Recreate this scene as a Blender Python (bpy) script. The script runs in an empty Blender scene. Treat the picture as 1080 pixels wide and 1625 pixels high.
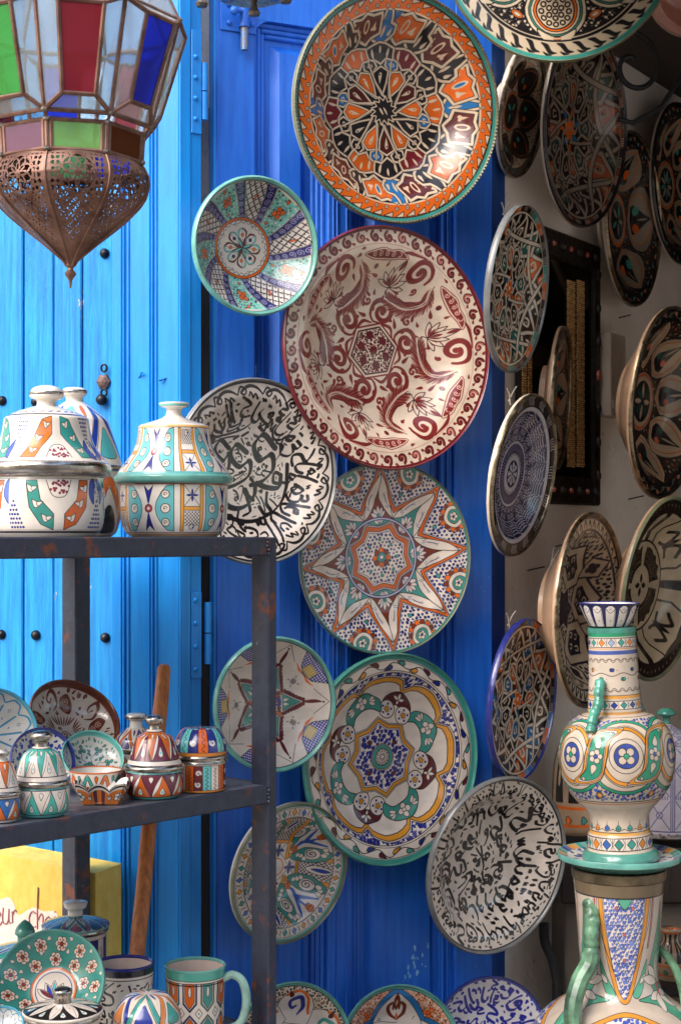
import bpy, math, random
from mathutils import Vector, Matrix
SC = bpy.context.scene
COL = SC.collection
F = 2600.0; HZ = 852.0; EYE = 1.5                 # focal length in photo pixels, horizon row, eye height
# ---------------------------------------------------------------- camera
cam_d = bpy.data.cameras.new('camera'); cam = bpy.data.objects.new('camera', cam_d); COL.objects.link(cam)
cam.location = (0, 0, EYE); cam.rotation_euler = (math.radians(90), 0, 0)
cam_d.sensor_fit = 'VERTICAL'; cam_d.sensor_height = 36.0; cam_d.lens = F*36.0/1625.0
cam_d.shift_y = (HZ-812.5)/1625.0; cam_d.clip_start = .05; cam_d.clip_end = 400
SC.camera = cam
# ---------------------------------------------------------------- sky and sun (open shade under a soft bright sky)
SUN_DIR = Vector((-0.62, -0.62, 0.78)).normalized()
wd = bpy.data.worlds.new("World"); SC.world = wd; wd.use_nodes = True
nt = wd.node_tree; sky = nt.nodes.new('ShaderNodeTexSky'); sky.sky_type = 'NISHITA'; sky.sun_disc = False
sky.sun_elevation = math.asin(SUN_DIR.z); sky.sun_rotation = math.atan2(SUN_DIR.x, SUN_DIR.y); sky.dust_density = 3.0; sky.air_density = 1.2
nt.links.new(sky.outputs[0], nt.nodes['Background'].inputs[0]); nt.nodes['Background'].inputs[1].default_value = 0.15
sl = bpy.data.lights.new('sun', 'SUN'); sl.energy = 1.35; sl.angle = math.radians(48); sl.color = (1, .955, .91)
so = bpy.data.objects.new('sun', sl); COL.objects.link(so); so.rotation_euler = SUN_DIR.to_track_quat('Z', 'Y').to_euler(); so.location = (-3, -3, 6)
SC.view_settings.view_transform = 'Standard'; SC.view_settings.look = 'None'; SC.view_settings.gamma = 1.0
SC.view_settings.use_curve_mapping = False; SC.view_settings.exposure = 1.32
# ---------------------------------------------------------------- painter: glaze decoration computed stroke by stroke
import numpy as np
rng = np.random.RandomState(7)
W_=(232,218,204); K_=(36,33,34); O_=(226,104,34); T_=(66,150,138); TL_=(112,200,196); B_=(34,48,136); BL_=(38,110,168)
M_=(112,34,40); BR_=(112,52,28); Y_=(228,150,44); G_=(40,140,100); PK_=(196,110,110); LB_=(110,140,205); CR_=(222,196,164)
def C01(c): return np.array(c[:3], dtype=np.float32)/255.0
def catmull(p, n=6, closed=False):
    p = np.asarray(p, float)
    if len(p) < 3: return p
    if closed: q = np.vstack([p[-1:], p, p[:2]])
    else: q = np.vstack([2*p[0]-p[1], p, 2*p[-1]-p[-2]])
    out = []; t = np.linspace(0, 1, n, endpoint=False)[:, None]
    for i in range(1, len(q)-2):
        a, b, c, d = q[i-1], q[i], q[i+1], q[i+2]
        out.append(0.5*((2*b)+(-a+c)*t+(2*a-5*b+4*c-d)*t**2+(-a+3*b-3*c+d)*t**3))
    if not closed: out.append(q[-2:-1])
    return np.vstack(out)
class Cv:
    def __init__(s, w, h, x0, x1, y0, y1, bg, wob=0.0, seed=1):
        s.w, s.h = w, h; s.x0, s.y0 = x0, y0; s.sx = w/(x1-x0); s.sy = h/(y1-y0); s.sc = (s.sx+s.sy)/2
        s.a = np.empty((h, w, 3), np.float32); s.a[:] = C01(bg)
        s.X, s.Y = np.meshgrid((np.arange(w)+.5)/s.sx+x0, (np.arange(h)+.5)/s.sy+y0)
        s.X = s.X.astype(np.float32); s.Y = s.Y.astype(np.float32)
        s.f = None; s.clip = None; s.wob = wob; s.r = np.random.RandomState(seed); s.jit = 0.06
        s.wrapx = None
    def pt(s, p):
        p = np.asarray(p, float).reshape(-1, 2)
        if s.f is not None: p = s.f(p)
        if s.wob:
            q = p*9.0
            p = p + s.wob*np.stack([np.sin(q[:, 1]*1.7+q[:, 0]*.6+1)+.5*np.sin(q[:, 1]*4.1), np.sin(q[:, 0]*1.9-q[:, 1]*.5+2)+.5*np.sin(q[:, 0]*3.7+1)], 1)
        return np.stack([(p[:, 0]-s.x0)*s.sx, (p[:, 1]-s.y0)*s.sy], 1)
    def _bb(s, q, m):
        a = max(0, int(q[:, 0].min()-m)); b = min(s.w, int(q[:, 0].max()+m)+2)
        c = max(0, int(q[:, 1].min()-m)); d = min(s.h, int(q[:, 1].max()+m)+2)
        return a, b, c, d
    def _bl(s, bb, cov, col, jit=False):
        a, b, c, d = bb
        if s.clip is not None: cov = cov*s.clip[c:d, a:b]
        cc = C01(col)
        if jit and s.jit and min(col[:3]) < 150: cc = np.clip(cc*(1+s.r.uniform(-s.jit, s.jit)), 0, 1)
        v = s.a[c:d, a:b]; v += cov[..., None]*(cc-v)
    def cover(s, pts, raw=False):
        q = pts if raw else s.pt(pts); bb = s._bb(q, 1); a, b, c, d = bb
        if b <= a or d <= c: return None, None
        px = (np.arange(a, b)+.5)[None, :].astype(np.float32); py = (np.arange(c, d)+.5)[:, None].astype(np.float32)
        ins = np.zeros((d-c, b-a), bool); dm = np.full((d-c, b-a), 1e9, np.float32)
        for i in range(len(q)):
            x1, y1 = q[i-1]; x2, y2 = q[i]
            ex, ey = x2-x1, y2-y1; L = ex*ex+ey*ey
            if L < 1e-9: continue
            if ey != 0: ins ^= ((y1 > py) != (y2 > py)) & (px < ex*(py-y1)/ey+x1)
            wx = px-x1; wy = py-y1; t = np.clip((wx*ex+wy*ey)/L, 0, 1)
            dx = wx-t*ex; dy = wy-t*ey; np.minimum(dm, dx*dx+dy*dy, out=dm)
        dm = np.sqrt(dm); sd = np.where(ins, dm, -dm)
        return bb, np.clip(sd+.5, 0, 1)
    def poly(s, pts, col):
        bb, cov = s.cover(pts)
        if bb: s._bl(bb, cov, col, True)
    def line(s, pts, w, col, closed=False, nib=None):
        q = s.pt(pts)
        if closed: q = np.vstack([q, q[:1]])
        wv = np.asarray(w, float)*s.sc*np.ones(len(q)) if np.ndim(w) == 0 else np.interp(np.linspace(0, 1, len(q)), np.linspace(0, 1, len(w)), w)*s.sc
        bb = s._bb(q, wv.max()/2+1); a, b, c, d = bb
        if b <= a or d <= c: return
        best = np.full((d-c, b-a), -1e9, np.float32)
        for i in range(len(q)-1):
            x1, y1 = q[i]; x2, y2 = q[i+1]; ex, ey = x2-x1, y2-y1; L = ex*ex+ey*ey+1e-9
            w1, w2 = wv[i]/2, wv[i+1]/2
            if nib is not None:
                k = abs(math.sin(math.atan2(ey, ex)-nib)); k = .28+.72*k; w1 *= k; w2 *= k
            m = max(w1, w2)+1
            a1 = max(a, int(min(x1, x2)-m)); b1 = min(b, int(max(x1, x2)+m)+2); c1 = max(c, int(min(y1, y2)-m)); d1 = min(d, int(max(y1, y2)+m)+2)
            if b1 <= a1 or d1 <= c1: continue
            px = (np.arange(a1, b1)+.5)[None, :]; py = (np.arange(c1, d1)+.5)[:, None]
            wx = px-x1; wy = py-y1; t = np.clip((wx*ex+wy*ey)/L, 0, 1)
            dd = w1+(w2-w1)*t-np.sqrt((wx-t*ex)**2+(wy-t*ey)**2)
            v = best[c1-c:d1-c, a1-a:b1-a]; np.maximum(v, dd, out=v)
        s._bl(bb, np.clip(best+.5, 0, 1), col)
    def curve(s, pts, w, col, closed=False, n=6, nib=None): s.line(catmull(pts, n, closed), w, col, closed, nib)
    def shape(s, pts, fill, oc=None, ow=0.0):
        if fill is not None: s.poly(pts, fill)
        if oc is not None: s.line(pts, ow, oc, True)
    def circ(s, x, y, r, fill, oc=None, ow=0.0, n=14):
        t = np.arange(n)*2*math.pi/n
        s.shape(np.stack([x+r*np.cos(t), y+r*np.sin(t)], 1), fill, oc, ow)
    def ell(s, x, y, a, b, rot, fill, oc=None, ow=0.0, n=14):
        t = np.arange(n)*2*math.pi/n; u = a*np.cos(t); v = b*np.sin(t); c, d = math.cos(rot), math.sin(rot)
        s.shape(np.stack([x+u*c-v*d, y+u*d+v*c], 1), fill, oc, ow)
    def dot(s, x, y, r, col):
        q = s.pt([[x, y]])[0]; R = r*s.sc
        a = max(0, int(q[0]-R-1)); b = min(s.w, int(q[0]+R+2)); c = max(0, int(q[1]-R-1)); d = min(s.h, int(q[1]+R+2))
        if b <= a or d <= c: return
        px = (np.arange(a, b)+.5)[None, :]; py = (np.arange(c, d)+.5)[:, None]
        s._bl((a, b, c, d), np.clip(R-np.sqrt((px-q[0])**2+(py-q[1])**2)+.5, 0, 1), col, True)
    def leaf(s, x, y, L, w, ang, fill, oc=None, ow=0.0, bend=0.0):
        t = np.linspace(0, 1, 9); k = np.sin(math.pi*t)**.8*w/2; u = t*L; v = bend*np.sin(math.pi*t)
        P = np.vstack([np.stack([u, v+k], 1), np.stack([u, v-k], 1)[::-1][1:-1]])
        c, d = math.cos(ang), math.sin(ang)
        s.shape(np.stack([x+P[:, 0]*c-P[:, 1]*d, y+P[:, 0]*d+P[:, 1]*c], 1), fill, oc, ow)
    def drop(s, x, y, L, w, ang, fill, oc=None, ow=0.0, bend=0.0):
        t = np.linspace(0, 1, 11); k = np.sin(math.pi*t**.6)*w/2*(1-.3*t); u = t*L; v = bend*t*t
        P = np.vstack([np.stack([u, v+k], 1), np.stack([u, v-k], 1)[::-1][1:-1]])
        c, d = math.cos(ang), math.sin(ang)
        s.shape(np.stack([x+P[:, 0]*c-P[:, 1]*d, y+P[:, 0]*d+P[:, 1]*c], 1), fill, oc, ow)
    def spiral(s, x, y, r, turns, a0, w, col, sgn=1, n=None):
        n = n or int(12*turns)+4; t = np.linspace(0, 1, n); rr = r*(1-.88*t); th = a0+sgn*t*turns*2*math.pi
        s.line(np.stack([x+rr*np.cos(th), y+rr*np.sin(th)], 1), [w, w, w*1.2], col)
    def flower(s, x, y, r, n, pet, cen, oc, ow, a0=0.0):
        for i in range(n):
            a = a0+i*2*math.pi/n; s.circ(x+.58*r*math.cos(a), y+.58*r*math.sin(a), .42*r, pet, oc, ow, 9)
        s.circ(x, y, .3*r, cen, oc, ow, 8)
    def ring(s, r0, r1, col, cx=0, cy=0):
        R = np.sqrt((s.X-cx)**2+(s.Y-cy)**2); cov = np.clip((R-r0)*s.sc+.5, 0, 1)*np.clip((r1-R)*s.sc+.5, 0, 1)
        s._bl((0, s.w, 0, s.h), cov, col)
    def band(s, y0, y1, col):
        cov = np.clip((s.Y-y0)*s.sy+.5, 0, 1)*np.clip((y1-s.Y)*s.sy+.5, 0, 1)
        s._bl((0, s.w, 0, s.h), cov, col)
    def setclip(s, pts=None, inv=False):
        if pts is None: s.clip = None; return
        m = np.zeros((s.h, s.w), np.float32); bb, cov = s.cover(pts)
        if bb: m[bb[2]:bb[3], bb[0]:bb[1]] = cov
        s.clip = 1-m if inv else m
    def cliprad(s, r0, r1):
        R = np.sqrt(s.X**2+s.Y**2); s.clip = (np.clip((R-r0)*s.sc+.5, 0, 1)*np.clip((r1-R)*s.sc+.5, 0, 1)).astype(np.float32)
    def speck(s, x0, x1, y0, y1, n, r, cols, sq=False, dark=None, jt=.3):
        """scattered painted dabs with few overlaps"""
        step = math.sqrt((x1-x0)*(y1-y0)/max(n, 1)); j = 0
        y = y0
        while y < y1:
            x = x0+(step/2 if j % 2 else 0)
            while x < x1:
                a, b = x+s.r.uniform(-jt, jt)*step, y+s.r.uniform(-jt, jt)*step
                if s.clip is not None:
                    q = s.pt([[a, b]])[0].astype(int)
                    if not (0 <= q[0] < s.w and 0 <= q[1] < s.h) or s.clip[q[1], q[0]] < .3: x += step; continue
                c = cols[s.r.randint(len(cols))]; rr = r*s.r.uniform(.75, 1.25)
                if sq: t_ = s.r.uniform(0, 6.3); s.leaf(a-rr*math.cos(t_), b-rr*math.sin(t_), 2.2*rr, 1.7*rr, t_, c)
                else: s.dot(a, b, rr, c)
                if dark is not None: s.dot(a+step*.42, b+step*.3, r*.32, dark)
                x += step
            y += step*.87; j += 1
    def hatch(s, x0, x1, y0, y1, step, w, col, diag=True, dots=None):
        L = (x1-x0)+(y1-y0)
        if diag:
            k = x0-(y1-y0)
            while k < x1:
                s.line([(k, y0), (k+(y1-y0), y1)], w, col); s.line([(k, y1), (k+(y1-y0), y0)], w, col); k += step
            if dots is not None:
                i = 0; y = y0
                while y < y1:
                    x = x0+(step/2 if i % 2 else 0)
                    while x < x1: s.dot(x+step*.5, y, w*.8, dots); x += step
                    y += step/2; i += 1
        else:
            for k in np.arange(x0, x1, step): s.line([(k, y0), (k, y1)], w, col)
            for k in np.arange(y0, y1, step): s.line([(x0, k), (x1, k)], w, col)
def disc(n, bg=W_, wob=0.004, seed=1): return Cv(n, n, -1.02, 1.02, -1.02, 1.02, bg, wob, seed)
def pol(r, deg): a = math.radians(deg); return (r*math.cos(a), r*math.sin(a))
def around(deg, r0=0.0):
    """frame whose x runs outwards from radius r0 at angle deg, y counter-clockwise"""
    a = math.radians(deg); c, d = math.cos(a), math.sin(a)
    return lambda p: np.stack([(p[:, 0]+r0)*c-p[:, 1]*d, (p[:, 0]+r0)*d+p[:, 1]*c], 1)
def bandmap(r0):
    """x = arc length at radius r0, y = radius"""
    return lambda p: np.stack([p[:, 1]*np.cos(p[:, 0]/r0), p[:, 1]*np.sin(p[:, 0]/r0)], 1)
def off(fx, dx, dy, sc=1.0, rot=0.0):
    c, d = math.cos(rot)*sc, math.sin(rot)*sc
    def g(p):
        q = np.stack([p[:, 0]*c-p[:, 1]*d+dx, p[:, 0]*d+p[:, 1]*c+dy], 1)
        return fx(q) if fx is not None else q
    return g
# pen skeletons of flowing script, one em high
LET = {
 'alif': [[(0, 1), (.03, .5), (0, 0)]],
 'lam': [[(.5, 1), (.5, .2), (.3, 0), (.05, .12), (0, .35)]],
 'waw': [[(.3, .3), (.15, .45), (.05, .3), (.2, .18), (.32, .3), (.3, .05), (.1, -.2), (-.15, -.25)]],
 'nun': [[(.7, .45), (.72, .1), (.4, -.15), (.08, .02), (0, .35)], [(.36, .4), (.37, .44)]],
 'sin': [[(1, .35), (.95, .1), (.85, .3), (.78, .08), (.68, .3), (.62, .05), (.35, -.18), (.05, -.05), (0, .2)]],
 'ha': [[(.6, .2), (.4, .45), (.2, .25), (.4, .08), (.55, .3), (.2, .1), (0, .1)]],
 'kaf': [[(.75, 1), (.2, .62), (.6, .4), (.62, .08), (.3, 0), (0, .05)]],
 'ayn': [[(.5, .6), (.25, .62), (.2, .42), (.45, .38), (.1, .25), (.02, -.05), (.3, -.3), (.6, -.2)]],
 'ba': [[(.9, .3), (.88, .05), (.5, -.04), (.1, .03), (0, .3)], [(.42, -.25), (.44, -.2)]],
 'ya': [[(.55, .35), (.35, .4), (.3, .18), (.55, .1), (.45, -.15), (.1, -.1), (0, .1)], [(.2, -.35), (.22, -.31)], [(.38, -.35), (.4, -.31)]],
 'mim': [[(.5, .1), (.35, .28), (.2, .12), (.36, .02), (.2, .05), (.05, -.1), (.02, -.5)]],
 'sad': [[(.9, .1), (.7, .35), (.45, .08), (.85, .02), (.4, .05), (.35, .2), (.3, .0), (.05, -.05)]],
}
def glyph(cv, name, x, y, sc, w, col, rot=0.0, base=None, flip=1):
    f0 = cv.f; cv.f = off(base, x, y, sc, rot)
    for st in LET[name]:
        cv.curve([(a*flip, b) for a, b in st], w, col, n=5, nib=.9)
    cv.f = f0
def _clear(cv, fm, st, pad):
    """share of a stroke's neighbourhood that is still unpainted"""
    f0 = cv.f; cv.f = fm; q = cv.pt(catmull(st, 4)); cv.f = f0; bad = tot = 0
    for dx, dy in ((0, 0), (pad, 0), (-pad, 0), (0, pad), (0, -pad)):
        i = (q[:, 0]+dx*cv.sc).astype(int); j = (q[:, 1]+dy*cv.sc).astype(int); ok = (i >= 0) & (i < cv.w) & (j >= 0) & (j < cv.h)
        v = cv.a[np.clip(j, 0, cv.h-1), np.clip(i, 0, cv.w-1)].max(1); bad += int(((v < .62) | ~ok).sum()); tot += len(q)
    return 1-bad/max(1, tot)
def script_fill(cv, base, x0, x1, y0, y1, em, w, col, seed=3, n=120, lim=.88, small=1.0):
    """hand lettering packed into a band without running over itself; base maps (x, y) onto the canvas"""
    r = np.random.RandomState(seed); names = list(LET)
    for t in range(n):
        k = 1.0 if t < n*.45 else (.72 if t < n*.75 else .5)
        sc = em*k*r.uniform(.8, 1.15); nm = names[r.randint(len(names))]; x = r.uniform(x0, x1); y = r.uniform(y0+.05*em, max(y0+.06*em, y1-sc*.95)); rot = r.uniform(-.35, .35)
        fm = off(base, x, y, sc, rot)
        if min(_clear(cv, fm, st, w*.9) for st in LET[nm]) < lim: continue
        f0 = cv.f; cv.f = fm
        for st in LET[nm]: cv.curve(st, w*(.62+.38*k)*r.uniform(.85, 1.15), col, n=5, nib=.9)
        cv.f = f0
    for t in range(int(n*small)):
        x, y = r.uniform(x0, x1), r.uniform(y0, y1); q = r.uniform(-.7, 1.2); L = em*r.uniform(.07, .16)
        st = [(0, 0), (L*math.cos(q)*.5, L*math.sin(q)*.5+.01*em), (L*math.cos(q), L*math.sin(q))] if r.rand() < .6 else [(0, 0), (.06*em, .07*em), (.10*em, .0), (.16*em, .09*em)]
        fm = off(base, x, y)
        if _clear(cv, fm, st, w*.75) < .97: continue
        f0 = cv.f; cv.f = fm; cv.curve(st, w*(.62 if r.rand() < .5 else .45), col, n=3); cv.f = f0
def fill_empty(cv, r0, r1, n, L, w, col, seed=5, rim=False):
    """commas and curls painted into whatever room is left"""
    r = np.random.RandomState(seed)
    for _ in range(n):
        q = pol(math.sqrt(r.uniform(r0*r0, r1*r1)), r.uniform(0, 360)); an = r.uniform(0, 6.28); k = r.uniform(.6, 1.15)
        st = [(0, 0), (L*k*.5*math.cos(an), L*k*.5*math.sin(an)), (L*k*math.cos(an), L*k*math.sin(an))]
        if _clear(cv, off(None, *q), st, w*1.1) < .99: continue
        if r.rand() < .3: cv.spiral(q[0]+st[1][0], q[1]+st[1][1], L*k*.42, 1.1, an, w*.5, col)
        else: cv.drop(q[0], q[1], L*k, w, an, col, bend=L*.2)
def script_band(cv, r0, r1, em, w, col, seed=3, dens=1.0, small=1.0):
    rm = (r0+r1)/2; L = 2*math.pi*rm; script_fill(cv, bandmap(rm), 0, L, r0, r1, em, w, col, seed, int(L*(r1-r0)/(em*em)*17*dens), small=small)
def strap(cv, pts, w, col, edge, ew, closed=False):
    cv.line(pts, w+2*ew, edge, closed); cv.line(pts, w, col, closed)
# ---------------------------------------------------------------- dish decorations (unit disc)
def vine_band(cv, r, amp, n, cols, L, w, lc=K_, lw=.008):
    for i in range(n):
        a = i*360/n; cv.f = around(a, r); s = 1 if i % 2 else -1
        cv.drop(-s*amp*.2, -L*.5, L, w, math.pi/2+s*.35, cols[i % len(cols)], lc, lw)
        cv.f = None
    t = np.linspace(0, 2*math.pi, n*8); rr = r+amp*np.sin(t*n/2)
    cv.line(np.stack([rr*np.cos(t), rr*np.sin(t)], 1), lw, lc)
def d_orange_star(N=640):
    cv = disc(N, K_, .005, 11); c1 = CR_
    cv.ring(.84, 1.02, O_); cv.ring(.835, .85, c1); cv.ring(.826, .835, K_); cv.ring(.965, 1.02, T_); cv.ring(.958, .966, K_)
    for i in range(54):
        a = i*360/54
        cv.shape([pol(.955, a-2.6), pol(.955, a+2.6), pol(.905, a+2.9)], c1, K_, .006)
        x, y = pol(.877, a-1.5); cv.dot(x, y, .019, K_); cv.dot(x, y, .0145, c1); cv.dot(x, y, .006, K_)
    for k in range(12):
        a = k*30
        # outermost squiggles
        for s in (-1, 1):
            cv.f = around(a+s*4.2, .785); cv.drop(0, -.03, .07, .022, math.pi/2, c1, bend=.015)
        cv.f = around(a); fc = [BL_, K_, K_][k % 3]
        if fc != K_:
            cv.poly([(.82, -.13), (.82, .13), (.72, .05), (.72, -.05)], fc)
        P = [(.575, 0), (.62, .08), (.66, .115), (.72, .105), (.745, .05), (.835, .03), (.835, -.03), (.745, -.05), (.72, -.105), (.66, -.115), (.62, -.08)]
        cv.poly(P, fc); strap(cv, P[:6], .022, c1, K_, .005); strap(cv, P[6:]+P[:1], .022, c1, K_, .005)
        cv.leaf(.63, 0, .1, .03, 0, c1); cv.drop(.64, .06, .07, .035, .2, c1); cv.drop(.64, -.06, .07, .035, -.2, c1)
        cv.f = around(a+15); fc = [O_, (96, 34, 30)][k % 2]
        P = [(.59, 0), (.635, .065), (.655, .15), (.81, .145), (.80, .06), (.83, 0), (.80, -.06), (.81, -.145), (.655, -.15), (.635, -.065)]
        cv.poly(P, fc); strap(cv, P, .023, c1, K_, .005, True)
        cv.ell(.725, 0, .055, .03, 0, c1); cv.ell(.725, 0, .036, .015, 0, fc if k % 4 else BL_)
        for s in (-1, 1): cv.drop(.69, s*.075, .07, .034, s*.25, c1); cv.dot(.70, s*.092, .015, c1); cv.dot(.70, s*.062, .013, c1)
        # thirds ring: fish cells
        cv.f = around(a+0); fc = [O_, K_, M_, K_][k % 4]
        P = [(.41, 0), (.455, .06), (.44, .125), (.54, .14), (.585, .06), (.60, 0), (.585, -.06), (.54, -.14), (.44, -.125), (.455, -.06)]
        cv.poly(P, fc); strap(cv, P, .018, c1, K_, .004, True)
        cv.leaf(.455, .065, .10, .026, .25, c1); cv.leaf(.455, -.065, .10, .026, -.25, c1); cv.leaf(.50, 0, .075, .024, 0, c1)
        cv.f = around(a+15); fc = [BL_, K_, K_][(k+1) % 3]
        P = [(.345, 0), (.39, .062), (.445, .055), (.475, 0), (.445, -.055), (.39, -.062)]
        cv.poly(P, fc); strap(cv, P, .017, c1, K_, .004, True); cv.ell(.412, 0, .018, .028, 0, c1); cv.ell(.412, 0, .008, .016, 0, fc)
        cv.f = around(a); fc = [O_, (84, 34, 30), O_, K_][k % 4]
        P = [(.13, 0), (.25, .056), (.345, .075), (.39, 0), (.345, -.075), (.25, -.056)]
        cv.poly(P, fc); strap(cv, P, .016, c1, K_, .004, True); cv.drop(.34, 0, -.11, .036, 0, c1, bend=.015); cv.dot(.315, .004, .008, fc)
        strap(cv, [(.095, -.03), (.25, .05), (.44, .125)], .016, c1, K_, .003)
    cv.f = None; cv.shape([pol([.13, .085][i % 2], i*15+15) for i in range(24)], K_, c1, .010)
    for s in (-.02, .02): cv.leaf(s-.03, .03, .085, .018, -1.0, c1)
    return cv
def d_burgundy(N=704):
    bg = (232, 211, 188); cv = disc(N, bg, .005, 12); c = (130, 46, 44); c2 = (104, 26, 34); pk = (190, 108, 98); dk = (62, 22, 26)
    cv.ring(.985, 1.03, c2); n = 42
    for i in range(n):
        a = i*360/n; x, y = pol(.93, a)
        for s_ in (.968, .894): cv.drop(*pol(s_, a+4.3), .045, .026, math.radians(a+60), c)
        cv.spiral(x, y, .045, 1.1, math.radians(a)+.5, .026, c if i % 3 else pk); cv.spiral(x, y, .054, 1.25, math.radians(a)+.3, .008, dk)
    cv.ring(.868, .872, pk)
    for k in range(6):
        f = around(k*60+8-60); cv.f = f; A = lambda r, d: pol(r, d)
        # round volute touching the hexagon
        cx, cy = A(.345, 62); t = np.linspace(0, 1, 34); th = math.radians(62+150)-t*2*math.pi*1.55; rr = .125*(1-.80*t)
        cv.line(np.stack([cx+rr*np.cos(th), cy+rr*np.sin(th)], 1), [.016, .042, .044, .042, .036, .03], c); cv.dot(cx, cy, .026, c)
        cv.curve([(cx+.125*math.cos(th[0]), cy+.125*math.sin(th[0])), A(.27, 40), A(.235, 22)], [.014, .03, .012], c)
        # feather leaf in an S from the volute to the rim volute
        R = catmull([A(.47, 66), A(.46, 48), A(.52, 34), A(.64, 30), A(.74, 36)], 9); m = len(R)
        for i in range(3, m-2):
            d = R[i]-R[i-1]; d /= np.hypot(*d)+1e-9; nn = np.array([-d[1], d[0]]); L = .10*math.sin(math.pi*(i/m)**.8)**.5
            for s_ in (-1, 1):
                e = R[i]+nn*s_*L*.8-d*L*.75; cv.line([R[i]+nn*s_*.014, e], [.017, .012, .004], c if i % 2 else (158, 78, 66))
                if i % 3 == 0: cv.line([R[i]+nn*s_*.012, e-d*.01], .004, dk)
        cv.line(R, .026, bg); cv.line(R+[.010, .004], .005, dk); cv.line(R-[.012, .004], .004, pk)
        cx, cy = A(.745, 50); th = math.radians(-60)+t*2*math.pi*1.4; rr = .115*(1-.78*t)
        cv.line(np.stack([cx+rr*np.cos(th), cy+rr*np.sin(th)], 1), [.02, .044, .046, .042, .034, .026], c); cv.dot(cx, cy, .024, c)
        cv.curve([A(.86, 52), A(.845, 62), A(.80, 69)], [.012, .034, .004], c)
        # long lozenge of little scrolls against the border
        lz = np.array([(x, y) for x, y in catmull([(-.20, 0), (-.12, .034), (-.03, .028), (.05, .04), (.20, 0), (.1, -.030), (0, -.034), (-.1, -.026)], 4, True)])
        cv.f = lambda p, f=f: f(bandmap(.79)(np.stack([p[:, 0]+math.radians(18)*.79, p[:, 1]+.79], 1)))
        cv.shape(lz, c, bg, .006); cv.line(lz*[1.07, 1.28], .006, c, True)
        for x in (-.12, -.06, 0, .06, .12): cv.spiral(x, .002, .024, 1.3, 1, .007, (236, 196, 176))
        # blossom on a fine stalk
        cv.f = off(f, *A(.56, 3), 1, math.radians(3-90))
        for tt in (-1.35, -.85, -.4, .4, .85, 1.35):
            cv.leaf(0, 0, .125+.03*math.cos(tt), .042, math.pi/2+tt, bg, dk, .006); cv.leaf(0, .01, .085, .018, math.pi/2+tt, c)
        cv.leaf(0, .02, .20, .06, math.pi/2, bg, dk, .006); cv.leaf(0, .13, .085, .03, math.pi/2, c); cv.leaf(0, .03, .08, .024, math.pi/2, c)
        cv.curve([(0, 0), (-.02, -.05), (.04, -.10), (.13, -.09)], .007, dk)
        cv.f = f
        for (r_, d_, L, w, tt) in [(.30, 30, .10, .036, 1.5), (.33, 18, .09, .032, .6), (.33, 42, .06, .03, 2.6), (.40, 25, .075, .03, 1.9), (.43, 8, .07, .028, .2), (.46, 22, .08, .03, 1.2), (.56, 52, .075, .03, 2.3), (.60, 60, .07, .028, 1.3), (.50, -8, .06, .026, 1.0), (.70, 14, .05, .024, .4), (.62, 17, .08, .03, 1.8), (.84, 33, .05, .026, 2.2), (.39, 33, .06, .028, .3)]:
            q = A(r_, d_); cv.drop(q[0], q[1], L, w, tt+math.radians(d_-30), c)
        cx, cy = A(.43, 34-60+52); cv.spiral(cx, cy, .045, 1.1, 1.0, .018, c)
        cv.dot(*A(.70, 22), .02, c2); cv.dot(*A(.80, 10), .018, c)
    cv.f = None; cv.clip = None; fill_empty(cv, .27, .85, 900, .075, .030, c, 5); H = [pol(.215, i*60+8) for i in range(6)]
    cv.shape([pol(.25, i*60+8) for i in range(6)], bg, c, .014); cv.shape(H, bg, dk, .012)
    cv.setclip([pol(.205, i*60+8) for i in range(6)]); cv.speck(-.22, .22, -.22, .22, 420, .0085, [dk, c2, (90, 40, 40)]); cv.clip = None
    for x, y in [(0, 0)]+[pol(.13, i*60+40) for i in range(6)]: cv.circ(x, y, .036, c2)
    return cv
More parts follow.
